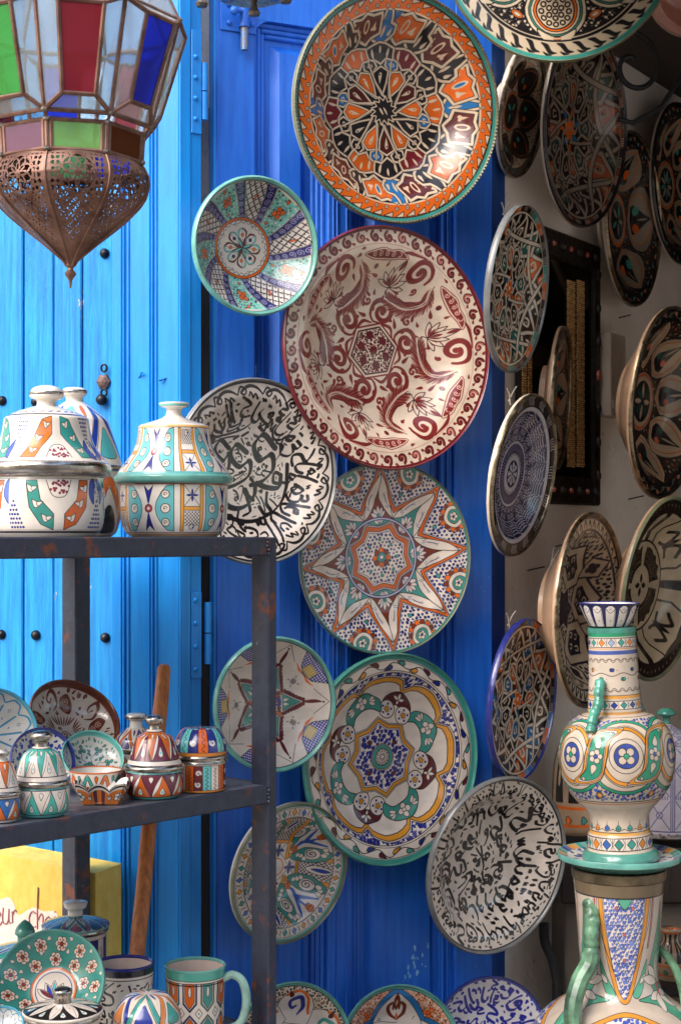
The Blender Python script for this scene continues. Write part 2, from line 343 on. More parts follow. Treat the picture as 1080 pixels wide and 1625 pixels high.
def d_blue_bowl(N=448):
    cv = disc(N, W_, .005, 13); nv = (38, 36, 92)
    for k in range(5):
        a0 = k*72-8
        def sect(a, b, r0=.42, r1=.95, tw=16):
            t = np.linspace(0, 1, 7)
            return [pol(r0+(r1-r0)*u, a+tw*u) for u in t]+[pol(r0+(r1-r0)*u, b+tw*u) for u in t[::-1]]
        P = sect(a0, a0+22); cv.setclip(P); cv.poly(P, (226, 214, 204)); cv.f = around(a0+20)
        cv.hatch(.3, 1.05, -.35, .35, .105, .012, K_, dots=(70, 50, 40)); cv.leaf(.68, 0, .12, .03, 0, O_, K_, .005); cv.f = None; cv.clip = None
        P = sect(a0+33, a0+61); cv.poly(P, (120, 196, 180)); cv.setclip(P)
        cv.speck(-1, 1, -1, 1, 1500, .012, [(96, 30, 40), W_, (96, 30, 40), W_], dark=None)
        cv.f = around(a0+58); cv.flower(.72, -.02, .085, 4, O_, O_, K_, .006, .8); cv.circ(.72, -.02, .1, None, K_, .006)
        cv.circ(.53, -.01, .022, O_, K_, .005); cv.circ(.88, .02, .026, O_, K_, .005); cv.f = None; cv.clip = None
        for b in (22, 61):
            P = sect(a0+b, a0+b+11); cv.shape(P, nv, W_, .016)
            for l in (P[:7], P[7:]): cv.line(l, .005, K_)
            for u in np.linspace(.09, .93, 6):
                x, y = pol(.42+.53*u, a0+b+5.5+16*u); cv.spiral(x, y, .043*(.7+.5*u), 1.5, a0+u*3, .008, (200, 196, 226))
    cv.ring(0, .455, (226, 214, 200)); cv.ring(.415, .447, O_); cv.ring(.447, .455, K_); cv.ring(.408, .415, K_)
    for i in range(30): cv.curve([pol(.40, i*12), pol(.365, i*12+6), pol(.40, i*12+12)], .006, K_)
    for k in range(8):
        cv.f = around(k*45)
        cv.leaf(0, 0, .17, .035, .33, [M_, TL_][k % 2], K_, .006); cv.leaf(0, 0, .17, .035, -.33, [M_, TL_][k % 2], K_, .006)
        cv.curve([(.16, .055), (.24, .06), (.29, 0)], [.012, .03, .012], [TL_, M_][k % 2]); cv.curve([(.16, -.055), (.24, -.06), (.29, 0)], [.012, .03, .012], [M_, TL_][k % 2])
        cv.curve([(.16, .062), (.25, .07), (.295, 0), (.25, -.07), (.16, -.062)], .006, K_); cv.line([(.06, 0), (.29, 0)], .004, K_)
        cv.circ(.19, 0, .026, [O_, nv][k % 2], K_, .004)
        for q in ((.33, .1), (.345, .115), (.33, .13)): cv.dot(q[0], q[1], .006, K_)
    cv.f = None; cv.ring(.955, 1.03, T_); cv.ring(.947, .956, K_)
    return cv
def d_script(N=640, seed=5, grand=True, grey=W_):
    cv = disc(N, grey, .002, 14)
    if grand:
        n = 17
        for i in range(n):      # looping crests near the rim
            cv.f = bandmap(.9); L = 2*math.pi*.9/n; x = -i*L
            cv.curve([(x, .85), (x+.25*L, .915), (x+.55*L, .93), (x+.85*L, .87), (x+.72*L, .84), (x+.66*L, .89), (x+.85*L, .93), (x+1.0*L, .85)], [.014, .032, .038, .028, .018, .018, .026, .014], K_, n=5)
            cv.curve([(x+.15*L, .80), (x+.3*L, .85), (x+.34*L, .81), (x+.5*L, .87), (x+.52*L, .83)], [.028, .014, .028, .012, .022], K_, n=4)
        cv.f = None
        script_band(cv, .545, .84, .25, .037, K_, seed, 1.4)
        # great word in the well
        S = [([(.36, .28), (.22, .42), (.10, .30), (.16, .14), (.32, .20), (.34, .05), (.22, -.08), (.05, -.14)], .062),
             ([(.0, .22), (-.12, .30), (-.20, .18), (-.10, .06), (.04, .12), (.02, -.04), (-.14, -.14), (-.3, -.18)], .056),
             ([(-.22, .26), (-.32, .34), (-.40, .22), (-.3, .12), (-.22, .2), (-.24, .02), (-.4, -.1)], .05),
             ([(.44, -.02), (.40, -.16), (.24, -.16), (.12, -.12), (.10, -.24), (.0, -.36), (-.16, -.40), (-.30, -.32), (-.30, -.22)], .06),
             ([(.44, -.02), (.36, .0), (.34, -.1), (.42, -.12)], .04),
             ([(.52, .10), (.50, -.15), (.42, -.34), (.24, -.48), (.02, -.54), (-.22, -.50), (-.38, -.38)], .05),
             ([(.26, -.22), (.25, -.34), (.30, -.42), (.22, -.46), (.16, -.38)], .04),
             ([(.08, -.30), (.0, -.26), (.04, -.42), (-.05, -.48)], .04),
             ([(-.45, .36), (-.2, .42), (0, .50), (.08, .58)], .03), ([(-.48, .28), (-.3, .36), (-.1, .40)], .022), ([(-.34, .50), (-.28, .60), (-.2, .55), (-.24, .44), (-.10, .50), (-.08, .58)], .024),
             ([(.16, .50), (.24, .54), (.22, .46), (.16, .50)], .035), ([(.3, .46), (.34, .50)], .05), ([(-.06, .40), (.02, .44)], .045), ([(-.16, .36), (-.1, .4)], .045),
             ([(.44, .44), (.38, .34), (.46, .30), (.42, .2), (.36, .12)], .025), ([(.16, -.5), (.17, -.55)], .03), ([(-.36, -.02), (-.42, -.2), (-.38, -.3)], .04), ([(-.02, -.20), (.0, -.24)], .06)]
        for p, w in S: cv.curve([(a*1.0, b_*1.0) for a, b_ in p], w*1.15, K_, n=7, nib=.8)
        script_band(cv, .02, .53, .16, .022, K_, 8, .9)
    else:
        script_band(cv, .79, .945, .17, .030, K_, seed, 1.6); script_band(cv, .53, .745, .23, .042, K_, seed+1, 1.6)
        script_band(cv, .25, .46, .22, .040, K_, seed+2, 1.6); script_band(cv, .0, .19, .16, .031, K_, seed+3, 1.6)
    cv.ring(.965, 1.03, K_); 
    return cv
def specks_navy(cv, n, cols=None, r=.014):
    cv.speck(-1, 1, -1, 1, n, r, cols or [(36, 42, 104), (36, 42, 104), (50, 60, 130)], sq=True, jt=.16)
def d_star8(N=640):
    cv = disc(N, W_, .005, 15); nv = (38, 44, 110); br = (130, 52, 28)
    specks_navy(cv, 1900, r=.0165)
    for k in range(8):
        for a, r in ((22.5, .70), (14, .86), (31, .86)): cv.circ(*pol(r, k*45+a), .022, T_, (30, 60, 80), .005)
        x, y = pol(.93, k*45+22.5)
        cv.circ(x, y, .165, W_, nv, .006, 24)
        for j in range(14): cv.circ(x+.138*math.cos(j*.449), y+.138*math.sin(j*.449), .03, [O_, br][j % 2], K_, .004, 8)
        cv.circ(x, y, .118, W_, K_, .005, 20); cv.circ(x, y, .078, T_, K_, .005, 16); cv.flower(x, y, .05, 5, W_, nv, K_, .004)
    def star(R, q): return [pol([R, q][i % 2], i*22.5) for i in range(16)]
    cv.shape(star(1.03, .52), W_, nv, .005); cv.shape(star(1.04, .57), W_, nv, .005); cv.shape(star(1.01, .55), O_, K_, .008); cv.shape(star(.94, .495), W_, K_, .007)
    for k in range(8):
        cv.f = around(k*45); fc = [br, T_][k % 2]
        cv.shape([(.38, .17), (.5, .11), (.85, 0), (.5, -.11), (.38, -.17)], fc, K_, .007)
        for s in (-1, 1):
            p0 = pol(.435, s*22.5); L = math.hypot(.90-p0[0], p0[1]); an = math.atan2(-p0[1], .90-p0[0])
            cv.leaf(p0[0], p0[1], L, .105, an, W_, K_, .007, bend=-s*.012)
            for q in ((.13, 0), (.15, .012), (.13, .024), (.15, .036)): 
                cv.dot(p0[0]+q[0]*math.cos(an)-(q[1]-.018)*math.sin(an), p0[1]+q[0]*math.sin(an)+(q[1]-.018)*math.cos(an), .006, nv)
            cv.curve([(.56, s*.115), (.62, s*.10), (.69, s*.075)], .004, nv); cv.curve([(.58, s*.105), (.64, s*.09), (.68, s*.06)], .004, nv)
        for t in (-.9, -.45, 0, .45, .9): cv.leaf(.42, 0, .14-.03*abs(t), .045, t, W_, nv, .005)
        cv.circ(.45, 0, .02, [T_, br][k % 2], K_, .003)
    cv.f = None
    cv.ring(0, .43, W_)
    for k in range(8):
        cv.f = around(k*45); fc = [T_, br][k % 2]
        cv.shape([pol(.40, -20), pol(.335, 0), pol(.40, 20), pol(.425, 10), pol(.43, 0), pol(.425, -10)], fc, K_, .005)
        for t in (-.8, -.3, .3, .8): cv.leaf(.355, 0, .075, .032, t, W_, nv, .004)
    cv.f = None
    cv.shape([pol([.395, .33][i % 2], i*22.5+22.5) for i in range(16)], W_, nv, .006); cv.shape([pol([.38, .315][i % 2], i*22.5+22.5) for i in range(16)], O_, K_, .005)
    P = [pol([.325, .27][i % 2], i*22.5+22.5) for i in range(16)]; cv.shape(P, W_, K_, .006)
    P = [pol([.30, .25][i % 2], i*22.5+22.5) for i in range(16)]; cv.shape(P, W_, nv, .005); cv.setclip(P); specks_navy(cv, 1900, r=.0145); cv.clip = None
    for k in range(8): cv.circ(*pol(.19, k*45), .017, T_, (30, 60, 80), .004)
    for k in range(8): cv.circ(*pol(.078, k*45), .03, [O_, br][k % 2], K_, .004, 9)
    cv.circ(0, 0, .052, T_, K_, .006); cv.circ(0, 0, .024, W_, nv, .006)
    cv.ring(.40, .409, nv); cv.ring(.409, .424, (206, 204, 214)); cv.ring(.424, .434, nv)
    cv.ring(.985, 1.03, T_)
    return cv
def d_medallion(N=640):
    cv = disc(N, W_, .005, 16); nv = (34, 42, 128); mr = (96, 36, 42); yo = (214, 146, 48)
    cv.cliprad(.60, .83); cv.speck(-1, 1, -1, 1, 1700, .022, [nv, nv, (50, 60, 150)], sq=True, dark=(50, 50, 80)); cv.clip = None
    for k in range(16): cv.circ(*pol(.76, k*22.5+11), .022, T_, (20, 50, 60), .004)
    def lob(R, q, tw=0):
        out = []
        for k in range(8):
            for t in np.linspace(-1, 1, 9)[:-1]: out.append(pol(q+(R-q)*max(0, 1-abs(t)**2.2)**.5, k*45+22.5*t+tw))
        return out
    cv.shape(lob(.80, .70), W_, K_, .005); cv.shape(lob(.785, .68), yo, K_, .007); cv.shape(lob(.735, .64), W_, K_, .007)
    for k in range(8):
        cv.f = off(around(k*45+22.5), 0, 0, .955); fc = [T_, mr][k % 2]
        # crescent cell hugging a pair of rosettes
        P = catmull([(.38, -.17), (.46, -.235), (.60, -.20), (.68, 0), (.60, .20), (.46, .235), (.38, .17), (.44, .05), (.44, -.05)], 5, True)
        if k % 2 == 0:
            P2 = catmull([(.42, -.19), (.54, -.225), (.66, -.13), (.70, 0), (.66, .13), (.54, .225), (.42, .19), (.505, .11), (.53, 0), (.505, -.11)], 5, True)
            cv.shape(P2, T_, K_, .008); cv.flower(.612, 0, .075, 4, W_, W_, K_, .005, .0)
            [cv.leaf(.585, s_*.09, .095, .036, s_*(1.2+q_), W_, K_, .004) for s_ in (-1, 1) for q_ in (0, .5, 1.0)]; [cv.circ(.455, s_*.0, .0, None) for s_ in ()]
        else:
            cv.shape(catmull([(.47, -.17), (.60, -.16), (.685, 0), (.60, .16), (.47, .17), (.55, .0)], 5, True), mr, K_, .008)
            for t in (-1.2, 0, 1.2): cv.leaf(.60, 0, .075, .034, t, W_, K_, .004)
            cv.leaf(.60, 0, .05, .03, 3.14, W_, K_, .004)
            for s in (-1, 1):
                cv.circ(.475, s*.105, .094, W_, K_, .008, 20); cv.circ(.475, s*.105, .028, yo, K_, .005)
                for j in range(5): cv.dot(.475+.056*math.cos(j*1.257), s*.105+.056*math.sin(j*1.257), .012, nv); cv.dot(.475+.04*math.cos(j*1.257+.6), s*.105+.04*math.sin(j*1.257+.6), .004, K_)
    cv.f = None
    cv.shape([pol([.40, .335][i % 2], i*22.5+4) for i in range(16)], W_, K_, .005)
    cv.shape([pol([.385, .322][i % 2], i*22.5+4) for i in range(16)], yo, K_, .006); cv.shape([pol([.345, .285][i % 2], i*22.5+4) for i in range(16)], W_, K_, .006)
    P = [pol([.325, .268][i % 2], i*22.5+4) for i in range(16)]; cv.shape(P, W_, nv, .005); cv.setclip(P); cv.speck(-.4, .4, -.4, .4, 260, .022, [nv, nv], sq=True, dark=(50, 50, 80)); cv.clip = None
    for k in range(4): cv.circ(*pol(.21, k*90+40), .025, mr, K_, .003)
    cv.circ(0, 0, .13, W_, K_, .006, 24); cv.circ(0, 0, .118, T_, K_, .006, 24); cv.circ(0, 0, .08, W_, K_, .008, 20)
    for i in range(19): cv.circ(*pol(.06 if i < 12 else .028, i*30 if i < 12 else i*51), .011, W_, K_, .005, 7)
    cv.ring(.825, .965, W_); cv.ring(.822, .829, K_); cv.ring(.842, .847, K_); cv.ring(.945, .95, K_)
    vine_band(cv, .897, .03, 36, [T_, nv, mr, yo], .10, .05)
    cv.ring(.955, 1.03, T_)
    return cv
def d_triangles(N=448):
    cv = disc(N, W_, .005, 17); nv = (34, 50, 150); gd = (190, 150, 60)
    for k in range(5):
        A = k*72; cv.f = None
        P = [pol(.95, A+a) for a in np.linspace(36-19, 36+19, 7)]+[pol(.76, A+36+12), pol(.70, A+36+2), pol(.70, A+36-2), pol(.76, A+36-12)]
        cv.setclip(P); cv.poly(P, W_); cv.f = around(A+36); cv.hatch(.6, 1, -.4, .4, .036, .014, nv, False)
        Q = [(.72, -.10), (.86, -.10), (.86, .10), (.72, .10)]; cv.poly(Q, (220, 204, 150)); cc = cv.clip; cv.f = around(A+36); cv.setclip(Q); cv.clip = cv.clip*cc
        cv.hatch(.6, 1, -.4, .4, .034, .012, gd, False); cv.clip = cc; cv.line(Q, .012, K_, True); cv.line(Q, .005, W_, True); cv.f = None; cv.clip = None; cv.line(P, .008, K_, True)
        cv.line([pol(.74, A+15), pol(.93, A), pol(.74, A-15)], .006, K_)
        for s in (-1, 1): cv.curve([pol(.745, A+s*18), pol(.70, A+s*27), pol(.695, A+s*36)], [.004, .035, .004], O_)
        cv.f = around(A)
        T3 = np.array([(.24, -.165), (.24, .165), (.60, 0)])
        for s in (-1, 1):
            for t in np.linspace(.05, .95, 8):
                x = .24+.36*t; y = s*(.165*(1-t)+.024); cv.circ(x, y, .033, M_, K_, .004, 8)
        for t in np.linspace(-.14, .14, 6): cv.circ(.195, t, .032, M_, K_, .004, 8)
        cv.shape(T3, W_, K_, .006); cv.shape((T3-[.33, 0])*.82+[.335, 0], T_, K_, .006)
        cv.drop(.27, .03, .12, .055, .1, W_, K_, .004); cv.drop(.27, -.03, .12, .055, -.1, W_, K_, .004)
        cv.leaf(.58, 0, .26, .05, 0, M_, K_, .005); cv.dot(.86, 0, .014, K_)
        cv.f = around(A+36); cv.leaf(.16, -.02, .22, .045, .0, O_, K_, .005)
        for q in range(4):
            cv.line([(.50+.016*q, -.045), (.50+.016*q, .045)], .005, K_); cv.line([(.48, -.024+.016*q), (.57, -.024+.016*q)], .005, K_)
            cv.leaf(*(.525+.065*math.cos(q*1.57+.5), .065*math.sin(q*1.57+.5)), .035, .014, q*1.57+.5, gd, K_, .003)
        cv.curve([(.12, .05), (.19, .11), (.13, .17), (.08, .12), (.12, .1)], [.03, .03, .03, .03, .02], nv)
    cv.f = None; cv.ring(.955, 1.03, T_); cv.ring(.945, .955, K_)
    return cv
def d_quarters(N=448):
    cv = disc(N, W_, .005, 18); nv = (54, 90, 170); yo = (226, 146, 46)
    for k in range(4):
        cv.f = around(k*90+4)
        cv.poly([(.12, -.16), (.8, -.16), (.8, .16), (.12, .16)], W_)
        for s in (-1, 1): cv.shape([(.12, s*.14), (.8, s*.14), (.8, s*.20), (.12, s*.20)], yo, K_, .006)
        cv.setclip([(.40, -.13), (.8, -.13), (.8, .13), (.40, .13)]); cv.hatch(.4, .82, -.15, .15, .05, .008, K_); cv.clip = None
        cv.leaf(.5, 0, .30, .13, 0, W_, K_, .006); cv.leaf(.57, 0, .2, .05, 0, (40, 70, 160), K_, .005)
        cv.shape([(.345, -.14), (.395, -.14), (.395, .14), (.345, .14)], yo, K_, .006)
        for t in (0, math.pi/2, math.pi, 4.71): cv.leaf(.235, 0, .1, .045, t, (40, 60, 150), K_, .004)
        cv.line([(.13, -.12), (.34, .12)], .006, K_); cv.line([(.13, .12), (.34, -.12)], .006, K_)
        cv.f = around(k*90+49); fill = [(.30, 0), (.5, -.30), (.74, -.22), (.80, 0), (.74, .22), (.5, .30)]
        for s in (-1, 1):
            cv.shape(catmull([(.26, s*.08), (.46, s*.33), (.72, s*.34), (.62, s*.16), (.42, s*.06)], 6, True), T_, K_, .007)
            cv.circ(.53, s*.215, .085, W_, K_, .006); cv.spiral(.53, s*.215, .065, 1.6, 1, .010, K_)
            for q in ((.66, .27), (.68, .22), (.62, .29), (.40, .17), (.37, .12), (.42, .23)): cv.circ(q[0], s*q[1], .035, W_, K_, .005, 8)
        cv.curve([(.35, 0), (.5, .02), (.6, -.02), (.72, 0)], [.01, .05, .05, .01], nv); cv.line([(.58, -.02), (.72, -.18)], [.05, .02], nv); cv.line([(.58, .02), (.72, .18)], [.05, .02], nv)
        cv.flower(.73, .0, .06, 5, O_, yo, K_, .005); cv.flower(.38, 0, .06, 5, O_, yo, K_, .005)
    cv.f = None; cv.ring(.79, 1.03, W_); cv.ring(.786, .793, K_); cv.ring(.80, .806, K_)
    for i in range(32):
        cv.f = around(i*11.25, .87); c = [(226, 146, 46), T_, (70, 110, 190)][i % 3]
        cv.shape([(-.055, 0), (0, .042), (.055, 0), (0, -.042)], c, K_, .006); cv.line([(-.055, .085), (.055, .085)], .005, K_); cv.line([(-.05, .05), (.05, .12)], .004, K_); cv.line([(.05, .05), (-.05, .12)], .004, K_)
    cv.f = None; cv.ring(.932, .938, K_); cv.ring(0, .13, W_); cv.ring(.115, .13, O_); cv.ring(.95, 1.03, T_)
    return cv
def rim_ticks(cv, r0, r1, n, cols, tick=(214, 204, 190)):
    for i in range(n):
        a = i*360/n; b = 360/n
        cv.poly([pol(r0, a+b*j/5) for j in range(6)]+[pol(r1, a+b*(5-j)/5) for j in range(6)], cols[i % len(cols)])
        for j in range(5): cv.line([pol(r0+.01, a+j*1.4), pol(r1, a+j*1.4)], .008, tick)
def d_strap(N=448, fold=6, bg=K_, cols=(O_, BL_, K_, (60, 30, 24)), seed=2, rimc=(O_, (44, 106, 168), K_, (44, 30, 30)), well=False, c1=(232, 218, 198)):
    cv = disc(N, bg, .003, seed); n = fold
    for k in range(n*2):
        A = k*180/n; cv.f = around(A)
        P = [(.66, -.19), (.76, -.10), (.90, 0), (.76, .10), (.66, .19), (.58, .1), (.50, 0), (.58, -.1)]
        cv.shape(P, cols[k % len(cols)]); strap(cv, P, .042, c1, K_, .008, True); cv.curve([(.62, .04), (.72, .06), (.74, -.02), (.66, -.04), (.70, .01)], .03, c1, n=4); cv.dot(.69, .0, .014, K_)
        cv.f = around(A+90/n); P = [(.93, -.12), (.76, -.03), (.76, .03), (.93, .12)]
        cv.poly(P, cols[(k+1) % len(cols)]); cv.curve([(.80, 0), (.86, .03), (.88, -.03)], .03, c1, n=4)
        P = [(.30, -.08), (.46, -.10), (.52, 0), (.46, .10), (.30, .08), (.24, 0)]
        cv.shape(P, cols[(k+2) % len(cols)]); strap(cv, P, .036, c1, K_, .007, True); cv.curve([(.34, .0), (.40, .04), (.43, -.02), (.38, -.03)], .024, c1, n=4)
    for k in range(n):
        cv.f = around(k*360/n+30)
        strap(cv, [(.62, -.6), (.62, .6)], .042, c1, K_, .008); cv.leaf(.1, 0, .16, .06, 0, [BL_, O_][k % 2], K_, .006)
        strap(cv, [(.08, -.1), (.30, .02), (.5, .16)], .034, c1, K_, .006)
    cv.f = None; cv.shape([pol([.16, .08][i % 2], i*180/n) for i in range(2*n)], O_, c1, .018); cv.dot(0, 0, .03, c1)
    cv.ring(.925, 1.03, K_); rim_ticks(cv, .935, 1.02, 28, rimc); cv.ring(.905, .930, c1)
    if well: cv.ring(.545, .56, c1); cv.ring(.56, .566, K_)
    return cv
def d_navy_rings(N=448):
    cv = disc(N, (196, 190, 196), .003, 21); nv = (34, 34, 74); wh = (206, 200, 204)
    cv.ring(.84, 1.03, K_)
    for i in range(16):
        a = i*22.5
        for j in range(5): cv.line([pol(.88, a+j*2.2), pol(1.01, a+j*2.2)], .012, wh)
    cv.ring(.82, .855, wh); cv.ring(.62, .80, nv)
    for i in range(44):
        a = i*360/44; s = 1 if i % 2 else -1
        for j in range(5): cv.line([pol(.63+j*.032, a), pol(.65+j*.032+s*.02, a+7.5)], .011, wh)
        cv.line([pol(.62, a), pol(.80, a+4*s)], .008, nv)
    cv.ring(.61, .628, nv); cv.ring(.40, .60, nv)
    for i in range(14):
        cv.f = around(i*360/14, .50); cv.hatch(-.085, .085, -.10, .10, .05, .007, wh, True)
        for x in (-.045, .045):
            for y in (-.04, .04): cv.circ(x, y, .035, wh, nv, .010, 10); cv.circ(x, y, .014, nv)
    cv.f = None; cv.ring(.395, .41, wh); cv.ring(.30, .38, (60, 58, 100)); cv.ring(.26, .30, nv)
    for i in range(60): cv.line([pol(.27, i*6), pol(.38, i*6+3)], .007, wh)
    cv.ring(0, .26, wh)
    for i in range(24): cv.curve([pol(.255, i*15), pol(.235, i*15+7), pol(.255, i*15+15)], .006, nv)
    cv.ring(0, .17, nv)
    for k in range(8): cv.f = around(k*45); cv.leaf(.01, 0, .15, .035, 0, wh); cv.leaf(.08, .035, .07, .02, 1, wh); cv.leaf(.08, -.035, .07, .02, -1, wh)
    cv.f = None
    return cv
def d_dark_floral(N=384, seed=3, cols=(O_, T_, K_), bg=(70, 52, 44), pale=(176, 156, 130), fold=8, petals=True):
    cv = disc(N, bg, .003, seed)
    cv.cliprad(.0, .9); cv.speck(-1, 1, -1, 1, 900, .013, [pale, K_, cols[0]], sq=True); cv.clip = None
    cv.ring(.86, 1.03, K_); vine_band(cv, .93, .02, 40, [cols[0], cols[1]], .07, .045, pale, .006)
    for k in range(fold):
        cv.f = around(k*360/fold+10); w = 2*math.pi*.6/fold*.5
        cv.leaf(.34, 0, .52, w*2.1, 0, pale, K_, .012); cv.leaf(.38, 0, .44, w*1.6, 0, pale, cols[0], .010)
        cv.drop(.44, 0, .34, w*1.0, 0, K_, K_, .006); cv.circ(.58, w*.28, w*.16, cols[1]); cv.circ(.58, -w*.28, w*.16, cols[0]); cv.leaf(.62, 0, .14, .03, 0, pale)
    cv.f = None; cv.ring(0, .31, pale); cv.ring(.27, .30, cols[0]); cv.ring(0, .22, K_)
    for k in range(fold): cv.f = around(k*360/fold); cv.leaf(.03, 0, .17, .06, 0, [pale, cols[1]][k % 2])
    cv.f = None
    return cv
def d_dark_grid(N=384, seed=4, pale=(200, 178, 150), nv=(28, 30, 48)):
    cv = disc(N, pale, .003, seed)
    for i in range(44): cv.curve([pol(.86, i*8.2), pol(.93, i*8.2+2), pol(.87, i*8.2+5)], [.02, .03, .012], nv)
    cv.ring(.825, .845, nv); cv.cliprad(0, .82); cv.speck(-1, 1, -1, 1, 1500, .017, [nv], sq=True); cv.clip = None
    for k in range(6):
        cv.f = around(k*60+8)
        P = [(.2, 0), (.36, -.24), (.56, -.26), (.72, 0), (.56, .26), (.36, .24)]; cv.shape(P, pale, nv, .02)
        P2 = [(.30, 0), (.40, -.15), (.52, -.17), (.63, 0), (.52, .17), (.40, .15)]; cv.shape(P2, nv, pale, .014)
        for x, y in ((.37, 0), (.46, .08), (.46, -.08), (.55, 0)): cv.curve([(x-.03, y), (x, y+.035), (x+.03, y), (x, y-.03)], .018, pale, n=3)
        cv.f = around(k*60+38); cv.shape([(.5, 0), (.70, -.13), (.82, 0), (.70, .13)], pale, nv, .016); cv.flower(.68, 0, .06, 4, nv, nv, nv, .01)
    cv.f = None; cv.shape([pol([.26, .16][i % 2], i*30) for i in range(12)], nv, pale, .014); cv.ring(.95, 1.03, nv)
    return cv
def d_dark_cross(N=448, seed=5, pale=(196, 176, 146), nv=(44, 34, 30)):
    cv = disc(N, nv, .003, seed)
    for i in range(60): cv.circ(*pol(.92, i*6), .024, (110, 92, 70), nv, .008, 8)
    for k in range(4):
        cv.f = around(k*90+45); cv.setclip([(.0, 0), (.82, -.70), (1.1, 0), (.82, .70)]); cv.ring(0, .83, pale); cv.clip = None
        cv.shape([(.25, -.05), (.60, -.32), (.78, -.30), (.84, 0), (.78, .30), (.60, .32), (.25, .05)], pale, nv, .022)
        cv.curve([(.66, -.2), (.74, -.1), (.62, -.02), (.56, -.12)], .035, nv); cv.curve([(.66, .2), (.74, .1), (.62, .02), (.56, .12)], .035, nv); cv.leaf(.56, 0, .2, .06, 0, nv)
        cv.f = around(k*90); cv.ring(0, .0, nv)
    cv.f = None; cv.ring(0, .50, pale); cv.ring(.49, .51, nv)
    for k in range(4):
        P = [pol(.23, k*90+a) for a in np.linspace(8, 82, 7)]+[pol(.43+.02*math.sin(a*.3), k*90+a) for a in np.linspace(82, 8, 9)]
        cv.shape(P, nv, nv, .01)
        for a in np.arange(14, 82, 9):
            for r in (.28, .34, .395): cv.circ(*pol(r, k*90+a+(4 if r == .34 else 0)), .02, None, (120, 100, 76), .008, 7)
    for k in range(4): cv.leaf(*pol(.02, k*90), .11, .06, k*math.pi/2, nv)
    return cv
def d_overhead(N=512):
    cv = disc(N, K_, .003, 24); w = (206, 186, 158)
    cv.cliprad(0, .8); cv.speck(-1, 1, -1, 1, 1700, .013, [w, w, K_], sq=True, dark=w); cv.clip = None
    for k in range(6):
        cv.f = around(k*60-90)
        cv.circ(.56, 0, .27, w, K_, .012, 26); cv.circ(.56, 0, .235, (60, 130, 110), K_, .008, 26); cv.circ(.56, 0, .215, w, K_, .008, 26); cv.circ(.56, 0, .19, O_, K_, .008, 24); cv.circ(.56, 0, .165, w, K_, .012, 24)
        for i in range(19):
            r = [0, .06, .12][(i > 0)+(i > 6)]; cv.circ(.56+r*math.cos(i*1.047*(1 if i < 7 else .5)), r*math.sin(i*1.047*(1 if i < 7 else .5)), .022, w, K_, .013, 8)
        cv.shape(catmull([(.73, -.17), (.80, 0), (.73, .17), (.85, .09), (.85, -.09)], 4, True), w, K_, .008); cv.flower(.825, 0, .035, 3, O_, O_, K_, .004)
        cv.f = around(k*60-60); cv.ell(.68, 0, .035, .055, 0, O_, K_, .008); cv.ell(.68, 0, .018, .035, 0, w, K_, .004)
    cv.f = None; cv.ring(.84, .985, w); cv.ring(.83, .845, K_); cv.ring(.81, .82, w)
    for i in range(40):
        cv.f = bandmap(.9); x = i*2*math.pi*.9/40
        cv.curve([(x, .86), (x+.05, .88), (x+.09, .93), (x+.14, .94)], [.01, .04, .035, .008], K_, n=4); cv.curve([(x+.03, .93), (x+.06, .95), (x+.1, .955)], [.006, .024, .006], K_, n=4)
    cv.f = None; cv.ring(.965, 1.03, T_)
    return cv
def d_petal_bowl(N=384):
    cv = disc(N, (228, 224, 216), .003, 25); b = (56, 150, 196)
    for k in range(12):
        cv.f = around(k*30); cv.line([(.25, 0), (.75, 0)], .035, b); cv.line([(.25, .02), (.75, .02)], .006, K_); cv.f = around(k*30+15)
        cv.curve([(.80, -.20), (.92, -.1), (.94, .0), (.92, .1), (.80, .20)], .03, b, n=6)
        for q in ((.7, 0), (.73, .03), (.73, -.03), (.76, 0), (.5, .0), (.52, .02)): cv.dot(q[0], q[1], .012, (50, 60, 120))
    cv.f = None; cv.ring(0, .24, b); cv.ring(0, .2, W_); cv.flower(0, 0, .16, 6, b, W_, K_, .01); cv.ring(.965, 1.03, (90, 190, 214))
    return cv
def d_scatter_flowers(N=448, bg=T_, seed=26, well=True):
    cv = disc(N, bg, .003, seed)
    for r, n, a0 in ((.80, 13, 0), (.56, 9, 12)):
        for i in range(n):
            x, y = pol(r, a0+i*360/n); cv.flower(x, y, .122, 6, W_, (150, 50, 36), K_, .008, i)
            for j in range(6): cv.dot(x+.068*math.cos(i+j*1.047), y+.068*math.sin(i+j*1.047), .016, O_)
            x, y = pol(r+(.1 if r > .7 else .11), a0+(i+.5)*360/n); cv.drop(x, y, .09, .07, i*1.3, W_, K_, .005)
    if well:
        cv.ring(0, .43, W_); cv.ring(.39, .43, O_); cv.ring(.425, .433, K_); cv.ring(.33, .345, (40, 60, 140))
        for t, c in ((-1.0, (150, 50, 30)), (-.5, O_), (0, (90, 180, 200)), (.5, (40, 60, 160)), (1.0, (120, 30, 50))): cv.leaf(0, -.18, .36, .13, math.pi/2+t, W_, K_, .008); cv.leaf(0, -.16, .3, .07, math.pi/2+t, c, K_, .005)
    cv.ring(.95, 1.03, (70, 160, 146))
    return cv
